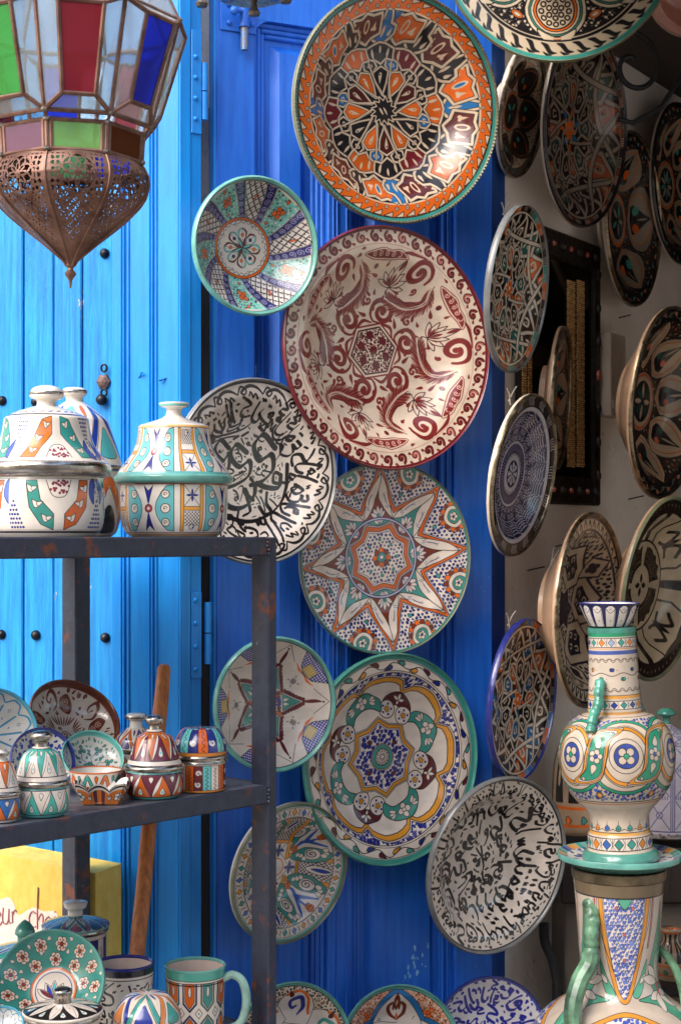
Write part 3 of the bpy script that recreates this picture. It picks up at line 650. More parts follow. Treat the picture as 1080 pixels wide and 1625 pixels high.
def d_brown_bowl(N=384):
    cv = disc(N, (224, 214, 204), .003, 27); c = (112, 48, 30)
    for k in range(5):
        cv.f = around(k*72+10)
        cv.shape(catmull([(.50, -.16), (.68, -.22), (.86, -.1), (.80, .06), (.62, .04)], 5, True), c); 
        for q in ((.62, -.1), (.74, -.08)): cv.spiral(q[0], q[1], .07, 1.6, 1, .014, (226, 200, 180))
        cv.curve([(.55, .2), (.7, .12), (.84, .2), (.86, .34), (.74, .38), (.68, .30), (.76, .27)], [.01, .05, .06, .05, .04, .03, .03], c, n=6)
        for t in np.linspace(-.9, .9, 8): cv.leaf(.2+.05*abs(t), t*.12, .26, .03, t*.8, c)
        cv.drop(.50, .32, .12, .06, 2, c); cv.drop(.88, .45, .1, .05, 1, c)
    cv.f = None; cv.spiral(0, 0, .1, 1.5, 0, .02, c); fill_empty(cv, .1, .9, 500, .11, .045, c, 6); cv.ring(.95, 1.03, (116, 56, 38))
    return cv
def d_floral_bowl(N=384, c=T_, c2=(40, 50, 150), seed=28, rim=(110, 200, 192)):
    cv = disc(N, (224, 222, 214), .004, seed)
    for k in range(7):
        cv.f = around(k*51.4+5)
        cv.flower(.62, 0, .14, 3, c, c, K_, .010, k); cv.curve([(.2, 0), (.34, .1), (.5, .05), (.6, 0)], .012, K_)
        for q in ((.36, .16, .5), (.42, -.14, -.8), (.80, .2, 1.1), (.84, -.16, 2.2), (.50, .22, 1.6), (.30, -.06, -.3)): cv.drop(q[0], q[1], .12, .07, q[2], c, K_, .008)
    cv.f = None; cv.flower(0, 0, .2, 5, c, W_, K_, .012); fill_empty(cv, .2, .92, 500, .10, .05, c, 7); cv.ring(.94, 1.03, rim)
    return cv
def d_white_arch(N=448):
    cv = disc(N, (214, 122, 60), .003, 29); br = (112, 44, 26)
    cv.ring(0, 1, (206, 150, 116)); cv.speck(-1, 1, -1, 1, 1700, .015, [br, br, (226, 214, 198)], sq=True)
    for k in range(4):
        cv.f = around(k*90+45); cv.flower(.74, 0, .09, 3, O_, O_, br, .008); cv.f = around(k*90)
        P = catmull([(0, -.42), (.35, -.45), (.62, -.34), (.80, -.16), (.9, 0), (.80, .16), (.62, .34), (.35, .45), (0, .42)], 6)
        cv.shape(P*[1.08, 1.08], BL_, K_, .008); 
    for k in range(4):
        cv.f = around(k*90); P = catmull([(0, -.40), (.35, -.42), (.60, -.31), (.78, -.14), (.87, 0), (.78, .14), (.60, .31), (.35, .42), (0, .40)], 6); cv.poly(P, W_)
        cv.line(P, .008, K_)
    for k in range(4):
        cv.f = around(k*90)
        for s in (-1, 1): cv.curve([(.45, 0), (.55, s*.12), (.66, s*.14), (.72, s*.06), (.62, s*.05)], [.03, .06, .06, .04, .03], br, n=6)
        cv.leaf(.60, 0, .28, .10, 0, br, K_, .005); cv.leaf(.66, 0, .12, .035, 0, (216, 160, 130)); cv.leaf(.44, 0, .12, .05, 0, O_)
        for q in ((.45, .28), (.48, .30), (.45, .32), (.48, -.3), (.45, -.28)): cv.dot(q[0], q[1], .010, K_)
    cv.f = None; cv.ring(.945, 1.03, (84, 176, 160)); cv.ring(.935, .945, K_)
    return cv
def d_scroll_edge(N=448):
    cv = disc(N, W_, .005, 30)
    cv.ring(.62, .95, (214, 196, 170)); cv.cliprad(.6, .94); cv.speck(-1, 1, -1, 1, 1300, .018, [K_, K_, (130, 60, 40)], sq=True); cv.clip = None
    for k in range(6):
        cv.f = around(k*60+20)
        cv.shape(catmull([(.3, -.25), (.6, -.32), (.84, -.14), (.84, .14), (.6, .32), (.3, .25)], 6), W_, K_, .008)
        cv.curve([(.5, -.25), (.75, -.18), (.86, .0), (.78, .2)], .045, O_, n=6)
        cv.curve([(.45, -.05), (.6, -.14), (.75, -.05), (.68, .1), (.56, .06), (.6, -.02)], [.02, .07, .07, .06, .05, .03], [T_, (60, 60, 140)][k % 2], n=7); cv.drop(.75, .1, .12, .08, .6, (90, 42, 40), K_, .008)
    cv.f = None; cv.ring(.95, 1.03, (90, 170, 156)); cv.ring(.935, .95, K_)
    return cv
def d_blue_script(N=448):
    cv = disc(N, (222, 220, 222), .003, 31); b = (40, 44, 150)
    script_band(cv, .50, .95, .27, .055, b, 31, 1.3); script_band(cv, .02, .48, .24, .05, b, 33, 1.3)
    cv.ring(.955, 1.03, (70, 84, 170))
    return cv
# ---------------------------------------------------------------- pot decorations: x = arc at widest radius, y = length along the profile (photo px)
def pot(C, H, bg=W_, res=2.0, seed=1): return Cv(max(16, int(C*res)), max(8, int(H*res)), 0, C, 0, H, bg, 0, seed)
def lozenges(cv, y0, y1, n, cols, C, lc=K_):
    cv.band(y0, y1, W_); w = C/n; m = (y0+y1)/2; h = (y1-y0)/2
    for i in range(n):
        x = (i+.5)*w; cv.shape([(x-w*.36, m), (x, m+h*.92), (x+w*.36, m), (x, m-h*.92)], cols[i % len(cols)], lc, h*.1)
        cv.line([(x+w/2, y0), (x+w/2, y1)], h*.08, lc); cv.line([(x+w*.3, y0), (x+w*.7, y1)], h*.07, lc); cv.line([(x+w*.7, y0), (x+w*.3, y1)], h*.07, lc)
    cv.band(y0-h*.14, y0, lc); cv.band(y1, y1+h*.14, lc)
def p_big_a(C, yb, lid=False, ph=0.0):
    """big jar: grapes, orange and teal leaf wedges"""
    cv = pot(C, yb, (232, 222, 208), 2.0, 41); n = 4; w = C/n; H = yb
    y0, y1 = (.16*H, .95*H) if not lid else (.05*H, .62*H); h = y1-y0; nv = (44, 52, 130)
    for i in range(n):
        x0 = (i+ph)*w
        g = (lambda u, v: (x0+u*w, y0+(v if not lid else v)*h))
        def S(pts, c): cv.shape(catmull([g(*p) for p in pts], 4, True), c, K_, 1.0)
        fl = (lambda v: 1-v) if lid else (lambda v: v)
        for s, c in ((-1, T_ if not lid else (228, 130, 50)), (1, O_ if not lid else (60, 160, 150))):
            P = [(.5+s*.06, 0), (.5+s*.20, .12), (.5+s*.32, .45), (.5+s*.36, .98), (.5+s*.24, .98), (.5+s*.20, .6), (.5+s*.06, .32)]
            if lid: P = [(.5+s*.06, .98), (.5+s*.20, .9), (.5+s*.32, .5), (.5+s*.42, .02), (.5+s*.26, .02), (.5+s*.2, .3), (.5+s*.06, .6)]
            cv.shape([g(*p) for p in P], c, K_, 1.0)
            for q in ((.5+s*.14, fl(.22)), (.5+s*.24, fl(.5)), (.5+s*.3, fl(.8))):
                a, b = g(*q); cv.drop(a-s*2, b-4, h*.2, h*.12, 1.6-s*.6, W_, K_, .8); cv.drop(a, b, h*.14, h*.09, 1.6+s*1.2, W_, K_, .8)
        for _ in range(26):
            u, v = cv.r.uniform(-.13, .13), cv.r.uniform(0, .28)
            if (u/.14)**2+((v-.12)/.17)**2 < 1: a, b = g(.5+u, fl(.98-v)); cv.dot(a, b, h*.026, (128, 44, 62))
        cv.curve([g(.36, fl(.98)), g(.42, fl(.70)), g(.5, fl(.64)), g(.58, fl(.70)), g(.64, fl(.98))], .9, K_)
        for j in range(7):
            for k in range(7-j):
                a, b = g((j*.5+k)*.036-.11, fl(.06+j*.085)); cv.dot(a+cv.r.uniform(-.6, .6), b, h*.024, nv); cv.dot(a+w if a < 0 else a-C*0, b, h*.024, nv)
        for s in (-1, 1):
            cv.shape([g(1+s*.02-.0, fl(.98)), g(1+s*.14, fl(.98)), g(1+s*.16, fl(.7)), g(1+s*.05, fl(.55))], None, None)
        for s_ in (-1, 1): cv.shape(catmull([g(1.0+s_*.015, fl(1)), g(1+s_*.10, fl(.96)), g(1+s_*.13, fl(.70)), g(1+s_*.06, fl(.52)), g(1+s_*.05, fl(.75))], 4, True), (70, 96, 176), nv, 1.6)
        for _ in range(10): cv.dot(*g(1+cv.r.uniform(-.03, .03), fl(cv.r.uniform(.6, .95))), h*.018, nv)
    if not lid: cv.band(.10*H, .14*H, (40, 38, 44)); cv.band(.155*H, .16*H, (90, 50, 50)); cv.band(.955*H, .96*H, K_)
    else:
        cv.band(.635*H, .665*H, (46, 40, 44)); cv.band(.7*H, .705*H, (110, 60, 70))
        for i in range(26): cv.drop(i*C/26, .71*H, C/34, 5, .3, [(190, 120, 110), (120, 120, 190)][i % 2], (90, 70, 70), .6)
    return cv
def p_big_c(C, yb, lid=False):
    cv = pot(C, yb, (230, 222, 212), 2.0, 42); n = 4; w = C/n; H = yb; tl = (104, 186, 190); yo = (228, 158, 60); nv = (40, 48, 130)
    y0, y1 = (.16*H, .96*H) if not lid else (.03*H, .62*H); h = y1-y0
    for i in range(n):
        x0 = i*w; g = lambda u, v: (x0+u*w, y0+v*h)
        for u0, u1 in ((.03, .07), (.27, .31)): cv.shape([g(u0, 0), g(u1, 0), g(u1, 1), g(u0, 1)], yo, K_, .8)
        cv.shape([g(.07, .46), g(.27, .46), g(.27, .54), g(.07, .54)], yo, K_, .7)
        hv = (.54, 1.0) if lid else (0.0, .46)
        cv.setclip([g(.08, hv[0]+.12), g(.26, hv[0]+.12), g(.26, hv[1]-.02), g(.08, hv[1]-.02)])
        a, b = g(.07, hv[0]); c, d = g(.27, hv[1]); cv.hatch(a, c, b, d, 5.5, .7, K_); cv.clip = None
        a, b = g(.17, .78 if not lid else .22)
        for t in range(4): cv.leaf(a, b, h*.14, h*.05, t*math.pi/2, nv)
        cv.line([g(.08, .56 if not lid else .02), g(.26, .98 if not lid else .44)], .7, K_); cv.line([g(.26, .56 if not lid else .02), g(.08, .98 if not lid else .44)], .7, K_)
        cv.circ(*g(.17, .10 if not lid else .9), h*.055, W_, K_, .8); cv.dot(*g(.19, .09 if not lid else .9), h*.02, nv)
        for s in (-1, 1):
            m = .65+s*.155
            P = [(m-s*.125, .0), (m-s*.125, 1.0), (m+s*.0, .97), (m+s*.09, .75), (m+s*.12, .5), (m+s*.09, .25), (m, .03)]
            P = [(1.3-p[0] if False else p[0], p[1]) for p in P]
            cv.shape([g(.345 if s < 0 else .955, 0), g(.345 if s < 0 else .955, 1)]+[g(.65+s*(.29-q), v) for q, v in ((.07, .98), (.13, .85), (.19, .65), (.205, .5), (.19, .35), (.13, .15), (.07, .02))], tl, K_, .9)
            for v, r in ((.2, .065), (.5, .075), (.8, .065)): cv.circ(*g(.65+s*.205, v), h*r*1.35, W_, K_, 1.0, 12); cv.spiral(*g(.65+s*.20, v), h*.05, 1, 0, .8, K_)
        for v, sg in ((.99, -1), (.01, 1)):
            cv.shape([g(.59, v), g(.65, v+sg*.40), g(.71, v), g(.65, v+sg*.12)], nv, K_, .5); cv.leaf(*g(.65, v+sg*.14), h*.26, h*.07, sg*math.pi/2, nv)
        cv.circ(*g(.65, .5), h*.085, (168, 70, 80), (90, 30, 40), 1.0); cv.circ(*g(.65, .5), h*.035, W_)
    if not lid: cv.band(.06*H, .10*H, (230, 160, 80)); cv.band(.12*H, .135*H, (120, 70, 50)); cv.band(.965*H, H, (150, 90, 60))
    else:
        cv.band(0, .035*H, (100, 180, 176)); cv.band(.63*H, .66*H, (232, 180, 110)); cv.band(.625*H, .63*H, K_)
        for i in range(40): cv.curve([(i*C/40, .70*H), (i*C/40+3, .73*H), (i*C/40+7, .70*H)], .8, (110, 110, 120))
    return cv
def p_zig(C, H, n, ca, cb, seed=1, up=True, motif=True, base=None):
    """alternating pointed wedges"""
    cv = pot(C, H, W_, 2.4, seed); w = C/n; y0, y1 = H*.12, H*.93; h = y1-y0
    for i in range(-1, n+1):
        x = i*w; a, b = (ca, cb) if i % 2 == 0 else (cb, ca)
        P = [(x, y0), (x+w*.5, y1), (x+w, y0)] if up else [(x, y1), (x+w*.5, y0), (x+w, y1)]
        cv.shape(P, ca, K_, .8)
        x2 = x+w*.5; P = [(x2, y1), (x2+w*.5, y0), (x2+w, y1)] if up else [(x2, y0), (x2+w*.5, y1), (x2+w, y0)]
        cv.shape(P, cb, K_, .8)
        cv.leaf(x+w*.02, y0, math.hypot(w*.5, h), w*.17, math.atan2(h, w*.5), W_, K_, .6)
        if motif:
            cv.drop(x+w*.5, y0+h*.12, h*.34, w*.26, math.pi/2, W_, K_, .6); cv.dot(x+w*.5, y0+h*.26, w*.06, TL_)
            cv.drop(x+w, y1-h*.08, h*.3, w*.24, -math.pi/2, W_, K_, .6)
    cv.band(0, y0, base or W_); cv.band(y0, y0+1.2, K_); cv.band(y1, H, base or W_); cv.band(y1, y1+1, K_)
    return cv
def p_panels(C, H, n, seed=1, cols=(O_, M_, TL_, W_)):
    cv = pot(C, H, W_, 2.4, seed); w = C/n
    for i in range(n):
        x = i*w; c = cols[i % len(cols)]
        cv.shape([(x, H*.08), (x+w, H*.08), (x+w, H*.95), (x, H*.95)], c, K_, .8)
        if c == W_ or i % 2 == 0:
            y = H*.1; pts = []
            while y < H*.93: pts.append((x+w*(.35 if len(pts) % 2 else .65), y)); y += H*.07
            cv.curve(pts, .8, K_)
        else:
            for v in (.3, .68): cv.spiral(x+w*.5, H*v, w*.32, 1.1, v*9, w*.2, W_); cv.dot(x+w*.5, H*v, w*.09, (60, 110, 180))
    cv.band(0, H*.08, (226, 140, 60)); cv.band(H*.95, H, W_)
    return cv
def p_hexes(C, H):
    cv = pot(C, H, W_, 2.2, 45); n = 10; w = C/n; cols = [O_, (110, 36, 44), (54, 140, 130), (110, 36, 44), O_, (44, 50, 130)]
    for r in range(-1, 4):
        for i in range(-1, n+1):
            x = (i+.5*(r % 2))*w+w*.5; y = H*(.12+r*.30); h = H*.235
            c = cols[(i*2+r*3) % len(cols)]
            if r % 2 == 0:
                P = [(x-w*.26, y-h*.6), (x, y-h), (x+w*.26, y-h*.6), (x+w*.26, y+h*.6), (x, y+h), (x-w*.26, y+h*.6)]
                cv.shape([(x+(a-x)*1.5, y+(b-y)*1.2) for a, b in P], [(40, 44, 110), (54, 140, 130)][i % 2], K_, .9); cv.shape([(x+(a-x)*1.25, y+(b-y)*1.1) for a, b in P], W_, K_, .8); cv.shape(P, c, K_, .9)
                cv.ell(x, y, w*.085, h*.32, 0, W_, K_, .7)
            else:
                cv.shape([(x-w*.2, y), (x, y+h*.3), (x+w*.2, y), (x, y-h*.3)], W_, K_, .8); cv.dot(x, y, w*.05, T_)
    cv.band(H*.87, H, (92, 178, 160)); cv.band(H*.80, H*.815, K_); cv.band(H*.83, H*.84, K_); cv.band(H*.84, H*.87, (226, 214, 198)); cv.band(H*.865, H*.872, K_)
    return cv
def p_script_mug(C, H):
    cv = pot(C, H, (226, 214, 200), 2.4, 46); script_fill(cv, None, 0, C, H*.04, H*.84, 34, 4.2, K_, 9, 420)
    cv.band(H*.90, H, (40, 38, 46)); cv.band(H*.86, H*.87, K_)
    return cv
def p_scroll(C, H, n, cols, seed=1, bg=W_):
    cv = pot(C, H, bg, 2.2, seed); w = C/n
    for i in range(n):
        x = (i+.5)*w; c = cols[i % len(cols)]; d = cols[(i+1) % len(cols)]
        cv.curve([(x-w*.5, H*.1), (x-w*.2, H*.6), (x, H*.85), (x+w*.2, H*.6), (x+w*.5, H*.1)], w*.14, d, n=6)
        cv.shape(catmull([(x-w*.25, H*.12), (x-w*.1, H*.42), (x, H*.5), (x+w*.1, H*.42), (x+w*.25, H*.12)], 5, True), c, K_, .9)
        cv.curve([(x-w*.56, H*.1), (x-w*.26, H*.66), (x, H*.93), (x+w*.26, H*.66), (x+w*.56, H*.1)], 1.0, K_, n=6)
        cv.curve([(x-w*.40, H*.1), (x-w*.14, H*.54), (x, H*.75), (x+w*.14, H*.54), (x+w*.40, H*.1)], 1.0, K_, n=6)
        cv.drop(x+w*.5, H*.9, H*.3, w*.2, -math.pi/2, c, K_, .8)
    return cv
def vase_neck(C, H):
    """white neck with lozenge bands and a fine vine; y from the shoulder upward"""
    cv = pot(C, H, (206, 192, 176), 2.4, 50); cols = [T_, (50, 70, 150), (226, 150, 60)]
    lozenges(cv, H*.07, H*.16, 17, cols, C); cv.band(0, H*.035, (206, 150, 80)); cv.band(H*.19, H*.225, (226, 160, 74)); cv.band(H*.225, H*.23, K_)
    lozenges(cv, H*.79, H*.885, 15, [T_, (226, 140, 60), (150, 170, 200), (50, 60, 130)], C); cv.band(H*.70, H*.745, (70, 90, 160)); cv.band(H*.905, H, (50, 150, 110)); cv.band(H*.765, H*.772, (200, 120, 60))
    for y, s in ((.27, 1), (.655, -1)):
        for i in range(20):
            x = i*C/20
            for k in (0, 3): cv.curve([(x+k*.6, H*y), (x+C/40, H*y+s*(6-k)), (x+C/20-k*.6, H*y)], .8, (60, 44, 40))
    t = np.linspace(0, C, 120); cv.line(np.stack([t, H*.47+H*.018*np.sin(t/C*2*math.pi*7)], 1), 1.0, (60, 44, 40))
    for i in range(14):
        x = (i+.5)*C/14; s = 1 if i % 2 else -1
        cv.drop(x-4, H*(.47+s*.045), 8, 6, .4*s, cols[i % 3], K_, .7); cv.drop(x+4, H*(.47+s*.045), -8, 6, -.4*s, cols[i % 3], K_, .7); cv.line([(x, H*(.47+s*.05)), (x, H*(.47+s*.075))], .7, K_); cv.dot(x+9, H*(.47+s*.05), .7, K_)
    return cv
def vase_belly(C, H, n=6):
    bg = (206, 190, 172); cv = pot(C, H, bg, 2.2, 51); nv = (58, 80, 158); yo = (222, 146, 50); w = C/n; tg = (48, 148, 116)
    cv.speck(0, C, H*.12, H*.9, 1000, 3.4, [nv, nv, (90, 110, 180)], sq=True, dark=(50, 40, 50))
    def tube(pts, wd, c): cv.curve(pts, wd+2, K_, n=8); cv.curve(pts, wd, c, n=8)
    m = H*.53
    def arc(x, s, g): return [(x-w*.5, m+s*(H*.20+g)), (x-w*.40, m+s*(H*.27+g)), (x-w*.2, m+s*(H*.325+g)), (x, m+s*(H*.34+g)), (x+w*.2, m+s*(H*.325+g)), (x+w*.40, m+s*(H*.27+g)), (x+w*.5, m+s*(H*.20+g))]
    for i in range(-1, n+1):
        for s in (-1, 1): cv.poly(catmull(arc(i*w, s, 3)+[(i*w+w*.5, m), (i*w-w*.5, m)], 5, True), bg)
    for i in range(-1, n+1):
        for s in (-1, 1): tube(arc(i*w, s, 0), 5, tg)
    for i in range(-1, n+1):
        x = i*w; t = np.linspace(0, 2*math.pi, 34); E = lambda a, b_: np.stack([x+a*np.cos(t), m+b_*np.sin(t)], 1)
        cv.shape(E(w*.44, H*.285), bg, K_, 1.0); cv.shape(E(w*.42, H*.27), yo, K_, 1.0); cv.shape(E(w*.36, H*.235), bg, K_, 1.0)
    for i in range(-1, n+1):
        x = i*w+w*.5         # the leaning S between two medallions
        S = catmull([(x-w*.50, m-H*.255), (x-w*.2, m-H*.265), (x+w*.08, m-H*.2), (x+w*.19, m-H*.02), (x+w*.26, m+H*.14), (x+w*.50, m+H*.255), (x+w*.2, m+H*.265), (x-w*.08, m+H*.2), (x-w*.19, m+H*.02), (x-w*.26, m-H*.14)], 7, True)
        cv.shape(S, bg, K_, 1.0); c = S.mean(0); cv.shape((S-c)*.95+c, yo, K_, .8); cv.shape((S-c)*[.76, .88]+c, bg, K_, .8); cv.shape((S-c)*[.66, .82]+c, tg, K_, 1.0)
        cv.flower(x, m, w*.12, 5, bg, nv, K_, .9)
        for s in (-1, 1):
            cv.drop(x+s*w*.02, m+s*H*.07, H*.11, w*.12, (1.2 if s > 0 else 4.35), bg, K_, .8); cv.circ(x+s*w*.25, m+s*H*.205, 2.8, bg, K_, .8, 8)
    for i in range(n+1):
        x = i*w; cv.circ(x, m, w*.28, bg, K_, 1.0, 26); cv.circ(x, m, w*.20, nv, K_, 1.2, 24); cv.flower(x, m, w*.16, 4, bg, tg, K_, .9, .78)
        cv.circ(x+w*.5, H*.165, 6.4, bg, K_, 1, 14); cv.circ(x+w*.5, H*.165, 5, yo, K_, .8, 12); cv.dot(x+w*.5, H*.165, 2, bg)
    cv.band(0, H*.04, bg); cv.band(H*.05, H*.065, (200, 130, 70)); cv.band(H*.08, H*.088, K_); cv.band(H*.09, H*.1, bg); cv.band(H*.93, H, bg); cv.band(H*.93, H*.937, K_)
    return cv
def vase_foot(C, H):
    cv = pot(C, H, (206, 190, 172), 2.2, 52); cols = [T_, (226, 140, 50), (60, 100, 170)]
    cv.band(0, H*.2, (84, 152, 138)); lozenges(cv, H*.26, H*.44, 16, cols, C); cv.band(H*.49, H*.535, (226, 166, 84)); cv.band(H*.535, H*.545, K_)
    for i in range(16):
        x = (i+.5)*C/16; cv.drop(x, H*.585, H*.08, C/30, math.pi/2, cols[i % 3], K_, .7); cv.drop(x-5, H*.59, 10, 4, 0, cols[i % 3], K_, .5); cv.line([(x, H*.66), (x, H*.72)], .8, K_); cv.curve([(x-C/32, H*.60), (x, H*.565), (x+C/32, H*.60)], .9, K_)
    return cv
def p_jug(C, H, n=4):
    """tall flared neck over a round shoulder, y measured downwards from the mouth as H - y"""
    cv = pot(C, H, (206, 190, 174), 1.9, 53); nv = (84, 104, 180); yo = (224, 150, 60); gn = (90, 170, 140); w = C/n
    cv.f = lambda p: np.stack([p[:, 0], np.interp(p[:, 1]/H, [-1, 0, .36, 1, 2], [-1, 0, .55, 1, 2])*H], 1)   # shoulder line lifted to where the neck ends
    for i in range(-1, n+1):
        x = (i+.5)*w
        q = lambda u, v: (x+u*w, v*H)
        P = catmull([q(-.27, .95), q(-.25, .80), q(-.18, .60), q(-.09, .45), q(0, .385), q(.09, .45), q(.18, .60), q(.25, .80), q(.27, .95)], 5)
        cv.line(P, 11, K_); cv.line(P, 9, yo); Q = P.copy(); Q[:, 0] = x+(Q[:, 0]-x)*.86; Q[:, 1] = Q[:, 1]+4
        cv.shape(Q, W_, K_, 1.0); cv.setclip(Q); cv.speck(x-w*.3, x+w*.3, H*.38, H*.96, 330, 4.2, [nv, (110, 130, 200)], sq=True, dark=(40, 36, 50), jt=.2); cv.clip = None
        for v in (.88, .74, .60): cv.circ(*q(.09 if v > .8 else 0, v), 4, PK_, (120, 60, 70), .7)
        cv.circ(*q(-.09, .88), 4, PK_, (120, 60, 70), .7); cv.shape(catmull([q(-.09, .95), q(-.05, .90), q(0, .875), q(.05, .90), q(.09, .95)], 4), gn, K_, 1.0)
        for s_ in (-1, 1):
            for u_, c_, wd_ in ((.335, (150, 60, 80), 3.4), (.355, K_, 1.2)):
                Q3 = catmull([q(s_*u_, .95), q(s_*(u_-.005), .80), q(s_*(u_-.04), .66)], 5); cv.line(Q3, wd_, c_)
            cv.shape(catmull([q(s_*.10, .42), q(s_*.20, .50), q(s_*.30, .60), q(s_*.26, .47), q(s_*.16, .40)], 5, True), gn, K_, 1.0); cv.leaf(*q(s_*.20, .47), H*.07, w*.05, 1.57-s_*.7, W_, K_, .8)
            cv.curve([q(s_*.12, .53), q(s_*.22, .66), q(s_*.30, .80), q(s_*.31, .93)], 1.2, K_)
        # tall leaf with blossom between the panels
        y = lambda v: v*H; xx = x+w*.5
        cv.shape(catmull([(xx, y(.90)), (xx+w*.05, y(.75)), (xx+w*.13, y(.60)), (xx+w*.17, y(.50)), (xx+w*.10, y(.42)), (xx+w*.24, y(.40)), (xx+w*.34, y(.385)), (xx+w*.1, y(.34)), (xx, y(.25)), (xx-w*.1, y(.34)), (xx-w*.34, y(.385)), (xx-w*.24, y(.40)), (xx-w*.10, y(.42)), (xx-w*.17, y(.50)), (xx-w*.13, y(.60)), (xx-w*.05, y(.75))], 4, True), gn, K_, 1.1)
        for t in (-1.25, -.7, 0, .7, 1.25): cv.leaf(xx, y(.46), H*(.14 if t else .20), w*.10, math.pi/2+t, W_, K_, .9)
        for t in (-1.3, -.6, .6, 1.3): cv.leaf(xx, y(.41), H*.10, w*.09, -math.pi/2+t, W_, K_, .9)
        cv.leaf(xx, y(.37), H*.12, w*.04, math.pi/2, (190, 80, 100)); cv.leaf(xx, y(.55), H*.2, w*.05, math.pi/2, gn, K_, .8)
        # shoulder lobes
        for s in (0,):
            Q = catmull([(x-w*.5, 0), (x-w*.5, y(.10)), (x-w*.42, y(.22)), (x-w*.2, y(.305)), (x, y(.335)), (x+w*.2, y(.305)), (x+w*.42, y(.22)), (x+w*.5, y(.10)), (x+w*.5, 0)], 5)
            cv.shape(Q, W_, K_, 1); cv.setclip(Q); cv.speck(x-w*.5, x+w*.5, 0, y(.33), 620, 3.0, [nv, (70, 90, 180)], sq=True, dark=(40, 36, 50)); cv.clip = None
            cv.line(Q, 10, K_); cv.line(Q, 8, yo)
            Q2 = catmull([(x-w*.30, 0), (x-w*.26, y(.1)), (x-w*.1, y(.18)), (x, y(.27)), (x+w*.1, y(.18)), (x+w*.26, y(.1)), (x+w*.30, 0)], 5)
            cv.shape(Q2, (224, 208, 190), K_, 1); cv.line(Q2, 9, K_); cv.line(Q2, 7, yo); Q2[:, 0] = x+(Q2[:, 0]-x)*.7; Q2[:, 1] -= 8; cv.shape(Q2, gn, K_, 1)
            for t in (-1.2, -.6, 0, .6, 1.2): cv.leaf(x, y(.04), H*.11, w*.08, math.pi/2+t, W_, K_, .9)
            cv.circ(x, y(.07), 5, nv, K_, .8)
    cv.f = None; cv.band(H*.955, H, (120, 104, 80)); cv.band(H*.95, H*.955, K_)
    return cv
def p_navy_geo(C, H):
    cv = pot(C, H, (168, 162, 172), 2.0, 54); b = (52, 52, 110); n = 8; w = C/n
    for i in range(n+1):
        x = i*w
        for k in (-3, 0, 3): cv.line([(x+k, H*.1), (x+k, H*.95)], 1.2, b)
        for y0, y1 in ((.12, .4), (.45, .7), (.72, .95)):
            cv.line([(x+5, H*y0), (x+w-5, H*y1)], 1, b); cv.line([(x+5, H*y1), (x+w-5, H*y0)], 1, b); cv.circ(x+w/2, H*(y0+y1)/2, 5, None, b, 1)
        for j in range(9): cv.line([(x+5+j*(w-10)/9, H*.42), (x+5+j*(w-10)/9, H*.45)], 1, b); cv.line([(x+5+j*(w-10)/9, H*.70), (x+5+j*(w-10)/9, H*.73)], 1, b)
        for j in range(3): cv.spiral(x+(j+.5)*w/3, H*.05, 3.5, 1, 0, 1.2, b)
    cv.band(H*.09, H*.10, b)
    return cv
def p_dark(C, H, seed=55, cols=(O_, T_)):
    cv = pot(C, H, (180, 150, 120), 1.6, seed); n = 10; w = C/n
    for i in range(n+1): cv.shape([(i*w-w*.3, H*.35), (i*w+w*.3, H*.35), (i*w+w*.2, H*.9), (i*w-w*.2, H*.9)], (40, 34, 32), K_, 1); cv.drop(i*w+w*.5, H*.17, w*.4, H*.1, 0, cols[i % 2], K_, 1); cv.drop(i*w, H*.5, H*.3, w*.2, 1.57, (190, 160, 130))
    cv.band(H*.28, H*.31, O_); cv.band(H*.10, H*.13, O_); cv.band(H*.92, H*.95, O_)
    return cv
